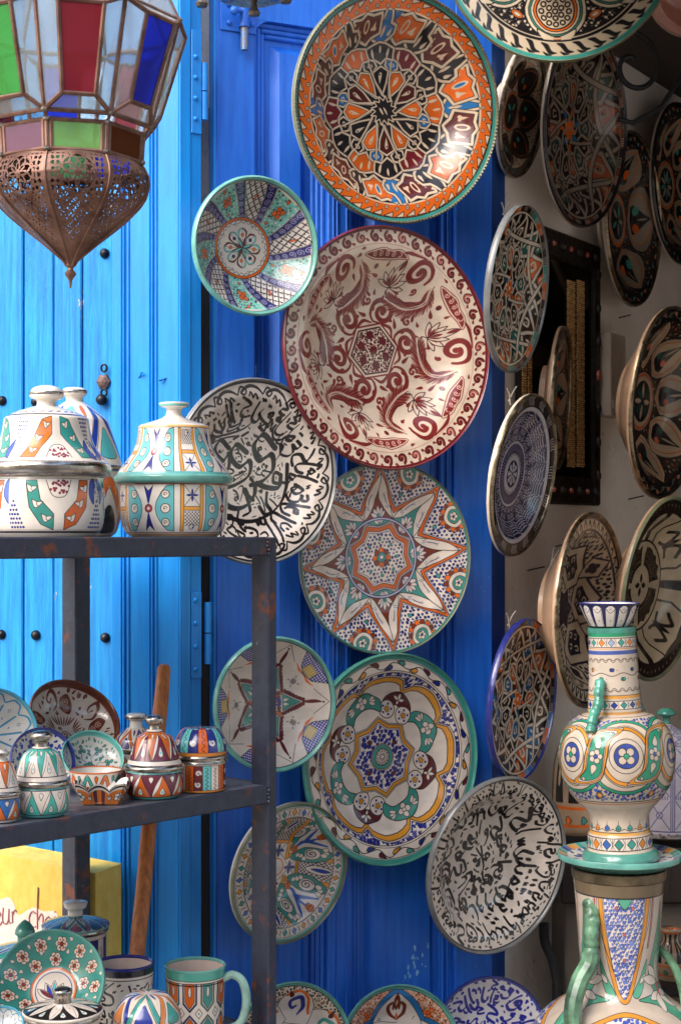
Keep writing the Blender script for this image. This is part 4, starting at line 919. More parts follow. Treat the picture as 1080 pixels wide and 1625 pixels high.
# ---------------------------------------------------------------- mesh helpers
def hexc(c): return tuple(((v/255.0)/12.92 if v/255.0 <= .04045 else (((v/255.0)+.055)/1.055)**2.4) for v in c[:3])
def put(obj, parent=None, M=None):
    COL.objects.link(obj)
    if parent is not None: obj.parent = parent
    if M is not None: obj.matrix_local = M
    return obj
def thing(name, label, cat, M=None, group=None):
    o = bpy.data.objects.new(name, None); o.empty_display_size = .05; put(o, None, M)
    o['label'] = label; o['category'] = cat
    if group: o['group'] = group
    return o
def tag(o, label, cat, group=None):
    o['label'] = label; o['category'] = cat
    if group: o['group'] = group
    return o
def structure(o): o['kind'] = 'structure'; return o
class MB:
    def __init__(s): s.v = []; s.f = []; s.m = []; s.uv = {}
    def add(s, vs, fs, mi=0, uv=None):
        k = len(s.v); s.v += [tuple(v) for v in vs]
        for i, f in enumerate(fs):
            if uv is not None: s.uv[len(s.f)] = uv[i]
            s.f.append(tuple(k+j for j in f)); s.m.append(mi)
        return s
    def box(s, x0, x1, y0, y1, z0, z1, mi=0, M=None, bev=0.0):
        if bev > 0:
            b = min(bev, (x1-x0)*.45, (y1-y0)*.45, (z1-z0)*.45); vs = []; fs = []
            for (x, sx) in ((x0, 1), (x1, -1)):
                for (y, sy) in ((y0, 1), (y1, -1)):
                    for (z, sz) in ((z0, 1), (z1, -1)):
                        vs += [(x, y+sy*b, z+sz*b), (x+sx*b, y, z+sz*b), (x+sx*b, y+sy*b, z)]
            I = lambda a, b_, c, k: (a*4+b_*2+c)*3+k
            fs += [(I(0, 0, 0, 0), I(0, 0, 1, 0), I(0, 1, 1, 0), I(0, 1, 0, 0)), (I(1, 0, 0, 0), I(1, 1, 0, 0), I(1, 1, 1, 0), I(1, 0, 1, 0))]
            fs += [(I(0, 0, 0, 1), I(1, 0, 0, 1), I(1, 0, 1, 1), I(0, 0, 1, 1)), (I(0, 1, 0, 1), I(0, 1, 1, 1), I(1, 1, 1, 1), I(1, 1, 0, 1))]
            fs += [(I(0, 0, 0, 2), I(0, 1, 0, 2), I(1, 1, 0, 2), I(1, 0, 0, 2)), (I(0, 0, 1, 2), I(1, 0, 1, 2), I(1, 1, 1, 2), I(0, 1, 1, 2))]
            for a in (0, 1):
                for c in (0, 1):
                    fs.append((I(a, 0, c, 0), I(a, 0, c, 2), I(a, 1, c, 2), I(a, 1, c, 0)) if (a+c) % 2 == 0 else (I(a, 0, c, 0), I(a, 1, c, 0), I(a, 1, c, 2), I(a, 0, c, 2)))
                    fs.append((I(a, c, 0, 0), I(a, c, 1, 0), I(a, c, 1, 1), I(a, c, 0, 1)) if (a+c) % 2 == 0 else (I(a, c, 0, 0), I(a, c, 0, 1), I(a, c, 1, 1), I(a, c, 1, 0)))
                    fs.append((I(0, a, c, 1), I(1, a, c, 1), I(1, a, c, 2), I(0, a, c, 2)) if (a+c) % 2 == 1 else (I(0, a, c, 1), I(0, a, c, 2), I(1, a, c, 2), I(1, a, c, 1)))
            for a in (0, 1):
                for b_ in (0, 1):
                    for c in (0, 1):
                        t = (I(a, b_, c, 0), I(a, b_, c, 1), I(a, b_, c, 2)); fs.append(t if (a+b_+c) % 2 == 1 else t[::-1])
        else:
            vs = [(x, y, z) for x in (x0, x1) for y in (y0, y1) for z in (z0, z1)]
            fs = [(0, 1, 3, 2), (4, 6, 7, 5), (0, 4, 5, 1), (2, 3, 7, 6), (0, 2, 6, 4), (1, 5, 7, 3)]
        if M is not None: vs = [tuple(M @ Vector(v)) for v in vs]
        return s.add(vs, fs, mi)
    def lathe(s, prof, n=64, mi=0, uv='arc', a0=0.0, M=None, mis=None, sweep=None, turns=1.0):
        """prof: [(r,z)]; uv 'arc' -> (turn, arclength/total), 'top' -> planar xy / R"""
        L = [0.0]
        for i in range(1, len(prof)): L.append(L[-1]+math.hypot(prof[i][0]-prof[i-1][0], prof[i][1]-prof[i-1][1]))
        T = L[-1] or 1; vs = []; fs = []; us = []; mm = []
        R = max(p[0] for p in prof)
        for r, z in prof:
            for j in range(n):
                a = a0+j*2*math.pi/n; vs.append((r*math.cos(a), r*math.sin(a), z))
        for i in range(len(prof)-1):
            for j in range(n):
                k = (j+1) % n; q = (i*n+j, i*n+k, (i+1)*n+k, (i+1)*n+j)
                if prof[i][0] < 1e-7: q = (q[0], q[2], q[3])
                elif prof[i+1][0] < 1e-7: q = (q[0], q[1], q[2])
                fs.append(q)
                if uv == 'arc':
                    U = [(j/n, L[i]/T), ((j+1)/n, L[i]/T), ((j+1)/n, L[i+1]/T), (j/n, L[i+1]/T)]
                    if prof[i][0] < 1e-7: U = [U[0], U[2], U[3]]
                    elif prof[i+1][0] < 1e-7: U = U[:3]
                else: U = [(.5+vs[t][0]/R/2.04, .5+vs[t][1]/R/2.04) for t in q]
                us.append(U)
        if M is not None: vs = [tuple(M @ Vector(v)) for v in vs]
        k0 = len(s.f); s.add(vs, fs, mi, us)
        if mis is not None:
            for i in range(len(prof)-1):
                for j in range(n): s.m[k0+i*n+j] = mis[i]
        return s
    def tube(s, pts, r, n=8, mi=0, cap=True):
        pts = [Vector(p) for p in pts]; m = len(pts); vs = []; fs = []
        rr = r if isinstance(r, (list, tuple)) else [r]*m
        up = Vector((0, 0, 1)); prev = None
        for i, p in enumerate(pts):
            t = (pts[min(i+1, m-1)]-pts[max(i-1, 0)]).normalized()
            if prev is None: a = t.cross(up if abs(t.dot(up)) < .95 else Vector((1, 0, 0))).normalized()
            else: a = (prev-t*prev.dot(t)).normalized()
            prev = a; b = t.cross(a)
            for j in range(n): c = j*2*math.pi/n; vs.append(p+(a*math.cos(c)+b*math.sin(c))*rr[i])
        for i in range(m-1):
            for j in range(n): k = (j+1) % n; fs.append((i*n+j, i*n+k, (i+1)*n+k, (i+1)*n+j))
        if cap: fs.append(tuple(range(n))[::-1]); fs.append(tuple((m-1)*n+j for j in range(n)))
        return s.add(vs, fs, mi)
    def ribbon(s, pts, wv, th, M=None, mi=0):
        """bar of rectangular section along pts; wv half-width vector, th thickness vector"""
        for a, b in zip(pts[:-1], pts[1:]):
            a, b = Vector(a), Vector(b); w = Vector(wv); t = Vector(th)
            vs = [a-w, a+w, a+w+t, a-w+t, b-w, b+w, b+w+t, b-w+t]
            s.add(vs, [(0, 1, 2, 3), (4, 7, 6, 5), (0, 4, 5, 1), (1, 5, 6, 2), (2, 6, 7, 3), (3, 7, 4, 0)], mi)
        return s
    def sphere(s, c, r, n=12, m=8, sz=1.0, mi=0, M=None):
        pr = [(max(0, r*math.sin(math.pi*i/m)) if 0 < i < m else 0, -r*sz*math.cos(math.pi*i/m)) for i in range(m+1)]
        T = Matrix.Translation(c); return s.lathe(pr, n, mi, M=T if M is None else M @ T)
    def build(s, name, mats, parent=None, M=None, smooth=True, ang=35, jig=0.0, bev=0.0):
        me = bpy.data.meshes.new(name); me.from_pydata(s.v, [], s.f)
        if not isinstance(mats, (list, tuple)): mats = [mats]
        for m in mats: me.materials.append(m)
        me.polygons.foreach_set('material_index', s.m)
        if s.uv:
            ul = me.uv_layers.new(name='UVMap'); arr = np.zeros((len(me.loops), 2), np.float32)
            for p in me.polygons:
                u = s.uv.get(p.index)
                if u:
                    for k, li in enumerate(p.loop_indices): arr[li] = u[k]
            ul.data.foreach_set('uv', arr.ravel())
        me.update(); me.validate()
        if smooth:
            me.polygons.foreach_set('use_smooth', [True]*len(me.polygons)); me.set_sharp_from_angle(angle=math.radians(ang))
        o = bpy.data.objects.new(name, me)
        return put(o, parent, M)
# ---------------------------------------------------------------- materials
MATS = {}
class NT:
    def __init__(s, name):
        s.mat = bpy.data.materials.new(name); s.mat.use_nodes = True; s.t = s.mat.node_tree; s.b = s.t.nodes['Principled BSDF']; s.y = 0
    def n(s, typ, **kw):
        x = s.t.nodes.new(typ)
        for k, v in kw.items():
            if k.startswith('_'): setattr(x, k[1:], v)
            else: x.inputs[k.replace('__', ' ')].default_value = v
        return x
    def l(s, a, b): s.t.links.new(a, b)
    def coords(s, obj=True, scale=(1, 1, 1)):
        c = s.n('ShaderNodeTexCoord'); m = s.n('ShaderNodeMapping'); s.l(c.outputs['Object' if obj else 'UV'], m.inputs[0]); m.inputs['Scale'].default_value = scale; return m.outputs[0]
    def noise(s, scale, detail=4, rough=.55, vec=None, sc=(1, 1, 1)):
        x = s.n('ShaderNodeTexNoise'); x.inputs['Scale'].default_value = scale; x.inputs['Detail'].default_value = detail; x.inputs['Roughness'].default_value = rough
        s.l(vec if vec is not None else s.coords(scale=sc), x.inputs['Vector']); return x.outputs['Fac']
    def ramp(s, fac, stops):
        r = s.n('ShaderNodeValToRGB'); e = r.color_ramp.elements
        while len(e) < len(stops): e.new(.5)
        for i, (p, c) in enumerate(stops):
            e[i].position = p; e[i].color = (c, c, c, 1) if isinstance(c, (int, float)) else (*c, 1)
        s.l(fac, r.inputs[0]); return r.outputs[0]
    def mix(s, fac, a, b, mode='MIX'):
        m = s.n('ShaderNodeMix'); m.data_type = 'RGBA'; m.blend_type = mode
        for v, i in ((fac, 0), (a, 6), (b, 7)):
            if hasattr(v, 'is_linked') or hasattr(v, 'links'): s.l(v, m.inputs[i])
            elif i == 0: m.inputs[0].default_value = v
            else: m.inputs[i].default_value = (*v, 1)
        return m.outputs[2]
    def bump(s, h, strength=.3, dist=.001):
        b = s.n('ShaderNodeBump'); b.inputs['Strength'].default_value = strength; b.inputs['Distance'].default_value = dist; s.l(h, b.inputs['Height']); s.l(b.outputs[0], s.b.inputs['Normal'])
def glaze_mat(name, cv, rough=.16, wear=.5):
    """painted glaze: the drawing computed above, on a slightly uneven glassy surface"""
    m = NT(name); h, w = cv.a.shape[:2]
    im = bpy.data.images.new(name, w, h); a = np.ones((h, w, 4), np.float32); a[..., :3] = np.clip(cv.a, 0, 1)
    im.pixels.foreach_set(a.ravel()); im.update(); im.pack()
    t = m.n('ShaderNodeTexImage'); t.image = im; t.interpolation = 'Cubic'; t.extension = 'EXTEND'
    m.l(m.coords(obj=False), t.inputs[0])
    n1 = m.noise(28, 4); c = m.mix(.8, t.outputs[0], m.ramp(n1, [(.3, .72), (.7, 1.0)]), 'MULTIPLY'); c = m.mix(.5, c, m.ramp(m.noise(9, 5, .6, m.coords(scale=(1, 6, 3))), [(.3, .78), (.65, 1.0)]), 'MULTIPLY')
    n2 = m.noise(160, 3); sp = m.ramp(n2, [(.70, 0), (.76, 1)])
    f = m.n('ShaderNodeMath', _operation='MULTIPLY'); m.l(sp, f.inputs[0]); f.inputs[1].default_value = .35*wear
    c = m.mix(f.outputs[0], c, (.10, .07, .05)); m.l(c, m.b.inputs['Base Color'])
    m.l(m.ramp(m.noise(40, 3), [(.3, rough*.7), (.75, rough*1.7)]), m.b.inputs['Roughness'])
    m.b.inputs['Coat Weight'].default_value = .35; m.b.inputs['Coat Roughness'].default_value = .06
    m.bump(m.noise(55, 3), .35, .0012)
    return m.mat
def plain_glaze(name, c, rough=.22, mott=.25):
    if name in MATS: return MATS[name]
    m = NT(name); c = hexc(c); d = tuple(v*(1-mott) for v in c)
    m.l(m.mix(m.ramp(m.noise(35, 5), [(.35, 0), (.65, 1)]), d, c), m.b.inputs['Base Color'])
    m.b.inputs['Roughness'].default_value = rough; m.b.inputs['Coat Weight'].default_value = .3; m.b.inputs['Coat Roughness'].default_value = .08
    m.bump(m.noise(60, 3), .4, .0012); MATS[name] = m.mat; return m.mat
def paint_mat(name, c, c2, grain=(14, 14, 1.2), rough=.42, chips=0.0, chipc=(205, 180, 160), bump=.5, drip=.3, vert=2):
    if name in MATS: return MATS[name]
    m = NT(name); a, b = hexc(c), hexc(c2)
    g = m.noise(6, 6, .62, m.coords(scale=grain)); col = m.mix(m.ramp(g, [(.32, 0), (.68, 1)]), a, b)
    if chips > 0:
        v = m.noise(9, 6, .7, m.coords(scale=(2.2, 2.2, .8))); col = m.mix(m.ramp(v, [(.72-chips*.05, 0), (.728-chips*.05, 1)]), col, hexc(chipc))
    sp = m.noise(120, 2); col = m.mix(m.ramp(sp, [(.72, 0), (.78, .55)]), col, tuple(min(1, v*1.7+.03) for v in a))
    col = m.mix(.5, col, m.ramp(m.noise(3.2, 7, .68, m.coords(scale=(3.0, 3.0, .9))), [(.34, .62), (.60, 1.0)]), 'MULTIPLY'); m.l(col, m.b.inputs['Base Color']); m.l(m.ramp(m.noise(7, 4), [(.3, rough*.8), (.7, rough*1.3)]), m.b.inputs['Roughness'])
    fine = m.noise(22, 8, .7, m.coords(scale=grain)); m.bump(fine, bump, .0016); MATS[name] = m.mat; return m.mat
def metal_mat(name, c, c2, rough=.35, scale=30, metallic=1.0, bump=.4):
    if name in MATS: return MATS[name]
    m = NT(name); m.l(m.mix(m.ramp(m.noise(scale, 6, .65), [(.38, 0), (.62, 1)]), hexc(c), hexc(c2)), m.b.inputs['Base Color'])
    m.b.inputs['Metallic'].default_value = metallic; m.l(m.ramp(m.noise(scale*1.7, 4), [(.3, rough*.7), (.7, rough*1.5)]), m.b.inputs['Roughness'])
    m.bump(m.noise(scale*3, 4), bump, .0008); MATS[name] = m.mat; return m.mat
def glass_mat(name, c, alpha=.5, rough=.08):
    if name in MATS: return MATS[name]
    m = NT(name); m.l(m.mix(m.ramp(m.noise(14, 4), [(.3, 0), (.7, 1)]), tuple(v*.75 for v in hexc(c)), hexc(c)), m.b.inputs['Base Color'])
    m.b.inputs['Roughness'].default_value = rough; m.b.inputs['Transmission Weight'].default_value = alpha; m.b.inputs['IOR'].default_value = 1.12; m.b.inputs['Coat Weight'].default_value = .5
    m.bump(m.noise(40, 3), .25, .001); MATS[name] = m.mat; return m.mat
def plaster_mat(name, c, c2, scale=5, bump=.6, rough=.9):
    if name in MATS: return MATS[name]
    m = NT(name); col = m.mix(m.ramp(m.noise(scale, 7, .6), [(.35, 0), (.68, 1)]), hexc(c), hexc(c2))
    col = m.mix(m.ramp(m.noise(scale*9, 3), [(.66, 0), (.75, .5)]), col, hexc((120, 96, 78)))
    m.l(col, m.b.inputs['Base Color']); m.b.inputs['Roughness'].default_value = rough; m.bump(m.noise(scale*8, 8, .65), bump, .004); MATS[name] = m.mat; return m.mat
def wood_mat(name, c, c2, sc=(30, 30, 2), rough=.5):
    if name in MATS: return MATS[name]
    m = NT(name); m.l(m.mix(m.ramp(m.noise(5, 7, .65, m.coords(scale=sc)), [(.35, 0), (.66, 1)]), hexc(c), hexc(c2)), m.b.inputs['Base Color'])
    m.b.inputs['Roughness'].default_value = rough; m.bump(m.noise(9, 6, .6, m.coords(scale=sc)), .4, .001); MATS[name] = m.mat; return m.mat
# ---------------------------------------------------------------- placing: photo pixel + distance -> place in the shop front
def P(x, y, d): return Vector(((x-540)/F*d, d, EYE-(y-HZ)/F*d))
class Plane:
    """upright plane through the point seen at column x0 at distance d0, running at angle deg from the picture plane"""
    def __init__(s, x0, d0, deg):
        s.o = Vector(((x0-540)/F*d0, d0, 0)); a = math.radians(deg); s.u = Vector((math.cos(a), math.sin(a), 0)); s.n = Vector((math.sin(a), -math.cos(a), 0))
        s.M = Matrix(((s.u.x, -s.n.x, 0, s.o.x), (s.u.y, -s.n.y, 0, s.o.y), (0, 0, 1, 0), (0, 0, 0, 1)))   # local: x along, -y outwards, z up
    def s_(s, x, off=0.0):
        k = (x-540)/F; o = s.o+s.n*off
        return (k*o.y-o.x)/(s.u.x-k*s.u.y)
    def d_(s, x, off=0.0): return (s.o+s.n*off).y+s.u.y*s.s_(x, off)
    def z_(s, x, y, off=0.0): return EYE-(y-HZ)/F*s.d_(x, off)
def face_frame(x, y, d, a_px, ratio, phi, spin=0.0):
    """frame of a disc whose outline is an ellipse at (x,y): half height a_px, narrowness ratio, phi the picture direction its face turns to"""
    c = P(x, y, d); v = (Vector((0, 0, EYE))-c).normalized(); r = v.cross(Vector((0, 0, 1))).normalized()*-1; r = Vector((0, 0, 1)).cross(v).normalized(); u = v.cross(r)
    t = math.acos(min(1, ratio)); p = math.radians(phi)
    n = v*math.cos(t)+(r*math.cos(p)+u*math.sin(p))*math.sin(t)
    up = (Vector((0, 0, 1))-n*n.z).normalized(); xx = up.cross(n).normalized()
    M = Matrix(((xx.x, up.x, n.x, c.x), (xx.y, up.y, n.y, c.y), (xx.z, up.z, n.z, c.z), (0, 0, 0, 1)))
    R = a_px/F*(c-Vector((0, 0, EYE))).length*math.cos(0)
    return M @ Matrix.Rotation(math.radians(spin), 4, 'Z'), R
# ================================================================ materials in use
BLUE_L = paint_mat('paint_sky_blue', (4, 130, 218), (12, 150, 236), chips=.15, rough=.38, bump=.35, grain=(18, 18, 1.0))
BLUE_P = paint_mat('paint_worn_plank', (6, 122, 200), (30, 164, 234), chips=1.3, rough=.5, bump=1.0, grain=(26, 26, 1.1), chipc=(214, 190, 172))
BLUE_R = paint_mat('paint_deep_blue', (28, 96, 202), (42, 120, 224), chips=.6, rough=.36, bump=.3, chipc=(110, 190, 225))
BLUE_E = paint_mat('paint_edge_blue', (26, 132, 222), (34, 150, 236), chips=.1, rough=.4, bump=.3)
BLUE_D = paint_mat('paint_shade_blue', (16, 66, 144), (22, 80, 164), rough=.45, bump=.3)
PLAST = plaster_mat('plaster_white', (220, 210, 198), (244, 236, 226), 4, .7)
PLAST_R = plaster_mat('plaster_rough', (196, 180, 164), (222, 208, 194), 8, 1.0)
IRON = metal_mat('iron_blue_black', (44, 52, 72), (26, 28, 36), .45, 22, .35)
def _rust():
    m = NT('iron_painted_rusty'); a = m.mix(m.ramp(m.noise(60, 7, .7), [(.3, 0), (.7, 1)]), hexc((42, 46, 60)), hexc((58, 64, 82)))
    r = m.ramp(m.noise(26, 7, .7), [(.57, 0), (.63, 1)]); c = m.mix(r, a, hexc((112, 62, 44)))
    w = m.ramp(m.noise(75, 5, .6), [(.70, 0), (.74, .8)]); c = m.mix(w, c, hexc((140, 148, 160)))
    m.l(c, m.b.inputs['Base Color']); m.b.inputs['Metallic'].default_value = .15; m.b.inputs['Roughness'].default_value = .5; m.bump(m.noise(90, 6, .7), .7, .001); return m.mat
RUST = _rust()
SHELF = metal_mat('shelf_sheet', (120, 122, 130), (90, 92, 100), .42, 30, .3)
SILVER = metal_mat('silver_trim', (196, 190, 182), (150, 142, 132), .22, 40)
BRASS = metal_mat('dull_brass_rim', (176, 160, 134), (112, 98, 78), .34, 40)
COPPER = metal_mat('aged_copper', (146, 112, 98), (98, 68, 56), .46, 26, .6)
DKIRON = metal_mat('black_iron', (30, 30, 32), (20, 20, 22), .6, 40, .1)
BLACKM = metal_mat('black_nail', (40, 40, 44), (22, 22, 26), .35, 50, .5)
TEALG = plain_glaze('teal_rim_glaze', (112, 180, 168), mott=.35); TEALD = plain_glaze('teal_dark_glaze', (72, 146, 130), mott=.35)
CREAM = plain_glaze('cream_glaze', (222, 206, 186), mott=.12); CLAY = plain_glaze('tan_clay', (196, 160, 130), .45, .2)
WHITE = plain_glaze('white_glaze', (226, 220, 210), .14, .08); DKG = plain_glaze('black_glaze', (40, 36, 38), .2)
GREYR = plain_glaze('grey_rim', (120, 122, 122), .25, .3); WINE = plain_glaze('wine_glaze', (112, 40, 48), .2); NAVYG = plain_glaze('navy_glaze', (44, 52, 130), .2)
GREENH = plain_glaze('green_handle_glaze', (116, 164, 130), .3, .82); OLIVE = plain_glaze('olive_rim', (120, 124, 96), .3, .3)
WOOD = wood_mat('handle_wood', (206, 128, 68), (156, 88, 44)); DWOOD = wood_mat('dark_wood', (48, 34, 28), (26, 20, 18))
# ================================================================ the street and the building
g = MB().box(-60, 60, -60, 60, -.2, 0); structure(g.build('ground', plaster_mat('street_stone', (140, 132, 122), (170, 160, 148), 2, .8), smooth=False))
WALLP = Plane(800, 2.97, 58); RL = Plane(343, 2.66, 26); LL = Plane(285, 2.60, -15)
f = thing('house_facade', 'pale plastered house front behind the blue folded shutters', 'building', Matrix.Translation((0, 3.04, 0)))
MB().box(-4, -.02, .0, .35, 0, 6).build('wall', PLAST_R, f, smooth=False)
MB().box(-.02, 3.0, -.12, .35, 2.66, 6).build('wall', PLAST_R, f, smooth=False)
MB().box(1.45, 4.5, -.12, .35, 0, 2.66).build('wall', PLAST_R, f, smooth=False)
opp = thing('house_across_lane', 'plain pale house wall across the lane', 'building', Matrix.Translation((0, -2.3, 0)))
MB().box(-6, 6, -.3, 0, 0, 3.4).build('wall', PLAST_R, opp, smooth=False)
# shop room: side wall that carries the plates, then ceiling, back and right walls
wl = MB().box(0, 2.3, 0, .12, 0, 2.72).build('shop_side_wall', PLAST, None, WALLP.M, smooth=False); tag(wl, 'whitewashed inner wall of the shop hung with plates', 'wall')
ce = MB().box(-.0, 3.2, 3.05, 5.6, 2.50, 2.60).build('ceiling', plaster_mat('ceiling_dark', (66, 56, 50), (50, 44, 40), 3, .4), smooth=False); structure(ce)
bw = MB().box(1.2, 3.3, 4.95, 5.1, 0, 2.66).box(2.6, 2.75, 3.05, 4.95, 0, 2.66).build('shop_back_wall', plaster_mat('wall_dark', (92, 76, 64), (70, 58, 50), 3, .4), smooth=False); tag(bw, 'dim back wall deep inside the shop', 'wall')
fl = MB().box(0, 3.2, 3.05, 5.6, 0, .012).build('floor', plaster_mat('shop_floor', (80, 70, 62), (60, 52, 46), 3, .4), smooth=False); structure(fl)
# awning over the shop mouth, out of view, added to shade the inner wall
AWX = [(.30, 3.02, 2.53), (3.4, 3.02, 2.53), (3.4, .95, 2.12), (.36, .95, 2.12)]
aw = thing('shade_awning', 'unseen dark board awning above the shop opening', 'shade_awning'); AWM = wood_mat('shade_awning_boards', (70, 54, 44), (50, 40, 34))
for i in range(14):
    u0, u1 = i/14+.001, (i+1)/14-.001; q = lambda u, v, dz: (Vector(AWX[0])*(1-u)+Vector(AWX[1])*u)*(1-v)+(Vector(AWX[3])*(1-u)+Vector(AWX[2])*u)*v+Vector((0, 0, dz))
    v8 = [q(u, v, dz) for dz in (0, .022) for u, v in ((u0, 0), (u1, 0), (u1, 1), (u0, 1))]
    MB().add(v8, [(0, 3, 2, 1), (4, 5, 6, 7), (0, 1, 5, 4), (1, 2, 6, 5), (2, 3, 7, 6), (3, 0, 4, 7)]).build('board', AWM, aw, smooth=False)
vl = MB(); vs = []; n_ = 40  # unseen hanging cloth, added to keep light from the left off the upper wall
for i in range(n_+1):
    t = i/n_; y = .97+(2.96-.97)*t; z1_ = 2.12+.41*t*(2.96-.97)/2.07; zb_ = max(1.5+.335*y+.012, 1.96)+.006*math.sin(i*1.9)
    x = .352-.05*t+.006*math.sin(i*1.1); vs += [(x, y, z1_), (x+.004*math.sin(i*2.3), y, min(zb_, z1_-.03))]
vl.add(vs+[(a+.003, b_, c) for a, b_, c in vs], [(2*i, 2*i+1, 2*i+3, 2*i+2) for i in range(n_)]+[(82+2*i, 82+2*i+2, 82+2*i+3, 82+2*i+1) for i in range(n_)]); vl.build('shade_valance', wood_mat('dark_canvas', (64, 54, 46), (46, 38, 34), (20, 20, 20), .9), aw)
# ---------------------------------------------------------------- door jamb between leaf and inner wall
def zr(pl, x, y, off=0.0): return pl.z_(x, y, off)
jb = thing('door_jamb', 'dark blue jamb post between the folded door and the white wall', 'door frame', WALLP.M)
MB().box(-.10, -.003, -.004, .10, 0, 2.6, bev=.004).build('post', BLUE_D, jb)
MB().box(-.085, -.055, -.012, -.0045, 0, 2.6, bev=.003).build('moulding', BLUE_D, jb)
# ---------------------------------------------------------------- right leaf (deep blue)
rl = thing('panelled_door_leaf', 'deep blue panelled door leaf with the painted plates hung down it', 'door', RL.M)
sx = RL.s_; TOP, BOT = 2.62, .22
X0, X1, X2, X3, X4 = 0.0, sx(405), sx(520), sx(558), sx(722); X5 = sx(781)
ZP = RL.z_(430, 34); ZP2 = 1.02; ZR = .96
MB().box(X0, X1, 0, .022, BOT, TOP, bev=.002).build('stile', BLUE_R, rl)
MB().box(X2, X3, 0, .022, BOT, ZP, bev=.002).build('stile', BLUE_R, rl)
MB().box(X4, X5, 0, .022, BOT, TOP, bev=.002).build('stile', BLUE_R, rl)
MB().box(X1, X4, .0005, .022, ZP, TOP).build('rail', BLUE_R, rl)
MB().box(X0+.0005, X5-.0005, .023, .028, BOT, TOP).build('backing_board', BLUE_R, rl, smooth=False)
MB().box(-.0035, -.0002, .001, .021, BOT, TOP).build('edge_strip', BLUE_E, rl)
def panel(xa, xb, za, zb):
    w = .010
    # arched corners of the recess
    for s, xc in ((1, xa), (-1, xb)):
        pts = [(xc, zb)]; R = .028
        for i in range(9):
            t = i/8*math.pi/2; pts.append((xc+s*(R-R*math.cos(t)), zb-R+R*math.sin(t)))
        vs = [(x, .001, z) for x, z in pts]+[(x, .022, z) for x, z in pts]; n = len(pts); m = MB()
        m.add(vs, [tuple(range(n)) if s > 0 else tuple(range(n))[::-1]]+[(i, i+1, n+i+1, n+i) for i in range(n-1)])
        m.build('corner_piece', BLUE_R, rl)
    k = MB()
    for j, (a, y0) in enumerate(((0, .010), (.008, .013), (.016, .016))):
        for q in ((xa+a, xa+a+w*.8, za+a, zb-a), (xb-a-w*.8, xb-a, za+a, zb-a)): k.box(q[0], q[1], y0, .0225, q[2], q[3], bev=.002)
        k.box(xa+a+w*.8, xb-a-w*.8, y0+.0003, .0225, zb-a-w*.8, zb-a, bev=.002); k.box(xa+a+w*.8, xb-a-w*.8, y0+.0003, .0225, za+a, za+a+w*.8, bev=.002)
    k.build('moulding', BLUE_R, rl)
    i = .034; c = .013
    vs = [(xa+i, .022, za+i), (xb-i, .022, za+i), (xb-i, .022, zb-i), (xa+i, .022, zb-i), (xa+i+c, .008, za+i+c), (xb-i-c, .008, za+i+c), (xb-i-c, .008, zb-i-c), (xa+i+c, .008, zb-i-c)]
    MB().add(vs, [(0, 1, 5, 4), (1, 2, 6, 5), (2, 3, 7, 6), (3, 0, 4, 7), (4, 5, 6, 7)]).build('raised_panel', BLUE_R, rl, smooth=False)
panel(X1, X2, BOT+.12, ZP); panel(X3, X4, BOT+.12, ZP)
for x in (527, 533, 548): MB().box(sx(x), sx(x)+.0035, -.0025, .001, BOT, ZP-.02, bev=.001).build('bead', BLUE_R, rl)
for x in (704, 712): MB().box(sx(x), sx(x)+.003, .006, .012, BOT+.15, ZP-.05, bev=.001).build('bead', BLUE_R, rl)
MB().box(X1+.0005, X4-.0005, .0008, .0215, BOT, BOT+.12).build('rail', BLUE_R, rl)
FLK = plaster_mat('flaked_paint_pale', (96, 168, 214), (150, 200, 226), 30, .4, .6); rf = random.Random(11)
def flake(x, y, r, off_=.0006, m=None):
    s_, z_ = sx(x), RL.z_(x, y); n = 9; d_ = off_; pts = [(s_+r*rf.uniform(.35, 1)*math.cos(i*6.283/n)*.6, -d_, z_+r*rf.uniform(.35, 1)*math.sin(i*6.283/n)*1.3) for i in range(n)]; return pts
fl_ = MB()
for (cx, cy, n_, sp, r_) in ((662, 1530, 16, 26, .006), (650, 1560, 8, 14, .005), (760, 1420, 3, 12, .003), (374, 1130, 3, 12, .003), (760, 930, 3, 20, .002)):
    for _ in range(n_):
        x_, y_ = cx+rf.gauss(0, sp*.35), cy+rf.gauss(0, sp*.6)
        inset = 558 < x_ < 722; pts = flake(x_, y_, r_*rf.uniform(.3, 1), -.0077 if inset and 575 < x_ < 700 else .0006); fl_.add(pts, [tuple(range(len(pts)))[::-1]])
fl_.build('paint_flake', FLK, rl, smooth=False)['kind'] = 'stuff'
# bolt at the head of the leaf
b = thing('door_bolt', 'blue painted slide bolt high on the door leaf', 'bolt', RL.M)
bx = lambda x: sx(x, 0); bz = lambda x, y: RL.z_(x, y)
MB().box(bx(349), bx(406), -.003, -.0003, bz(380, 52), bz(380, -30), bev=.001).build('plate', BLUE_R, b)
MB().tube([(bx(384), -.010, bz(384, 82)), (bx(384), -.010, bz(384, -40))], .0062, 12).build('pin', metal_mat('bolt_pin', (60, 130, 190), (150, 130, 110), .4, 60, .3), b)
MB().tube([(bx(384), -.010, bz(384, 46)), (bx(384), -.010, bz(384, 12))], .0095, 14).build('sleeve', BLUE_R, b)
MB().tube([(bx(380), -.014, bz(380, 22)), (bx(366), -.022, bz(366, 22))], .0038, 8).sphere((bx(363), -.023, bz(363, 23)), .0075).build('handle', BLUE_R, b)
for x, y in ((362, 8), (362, 37), (398, 40), (398, 8)): MB().sphere((bx(x), -.0035, bz(x, y)), .0050, 10, 6).build('screw', BLUE_R, b)
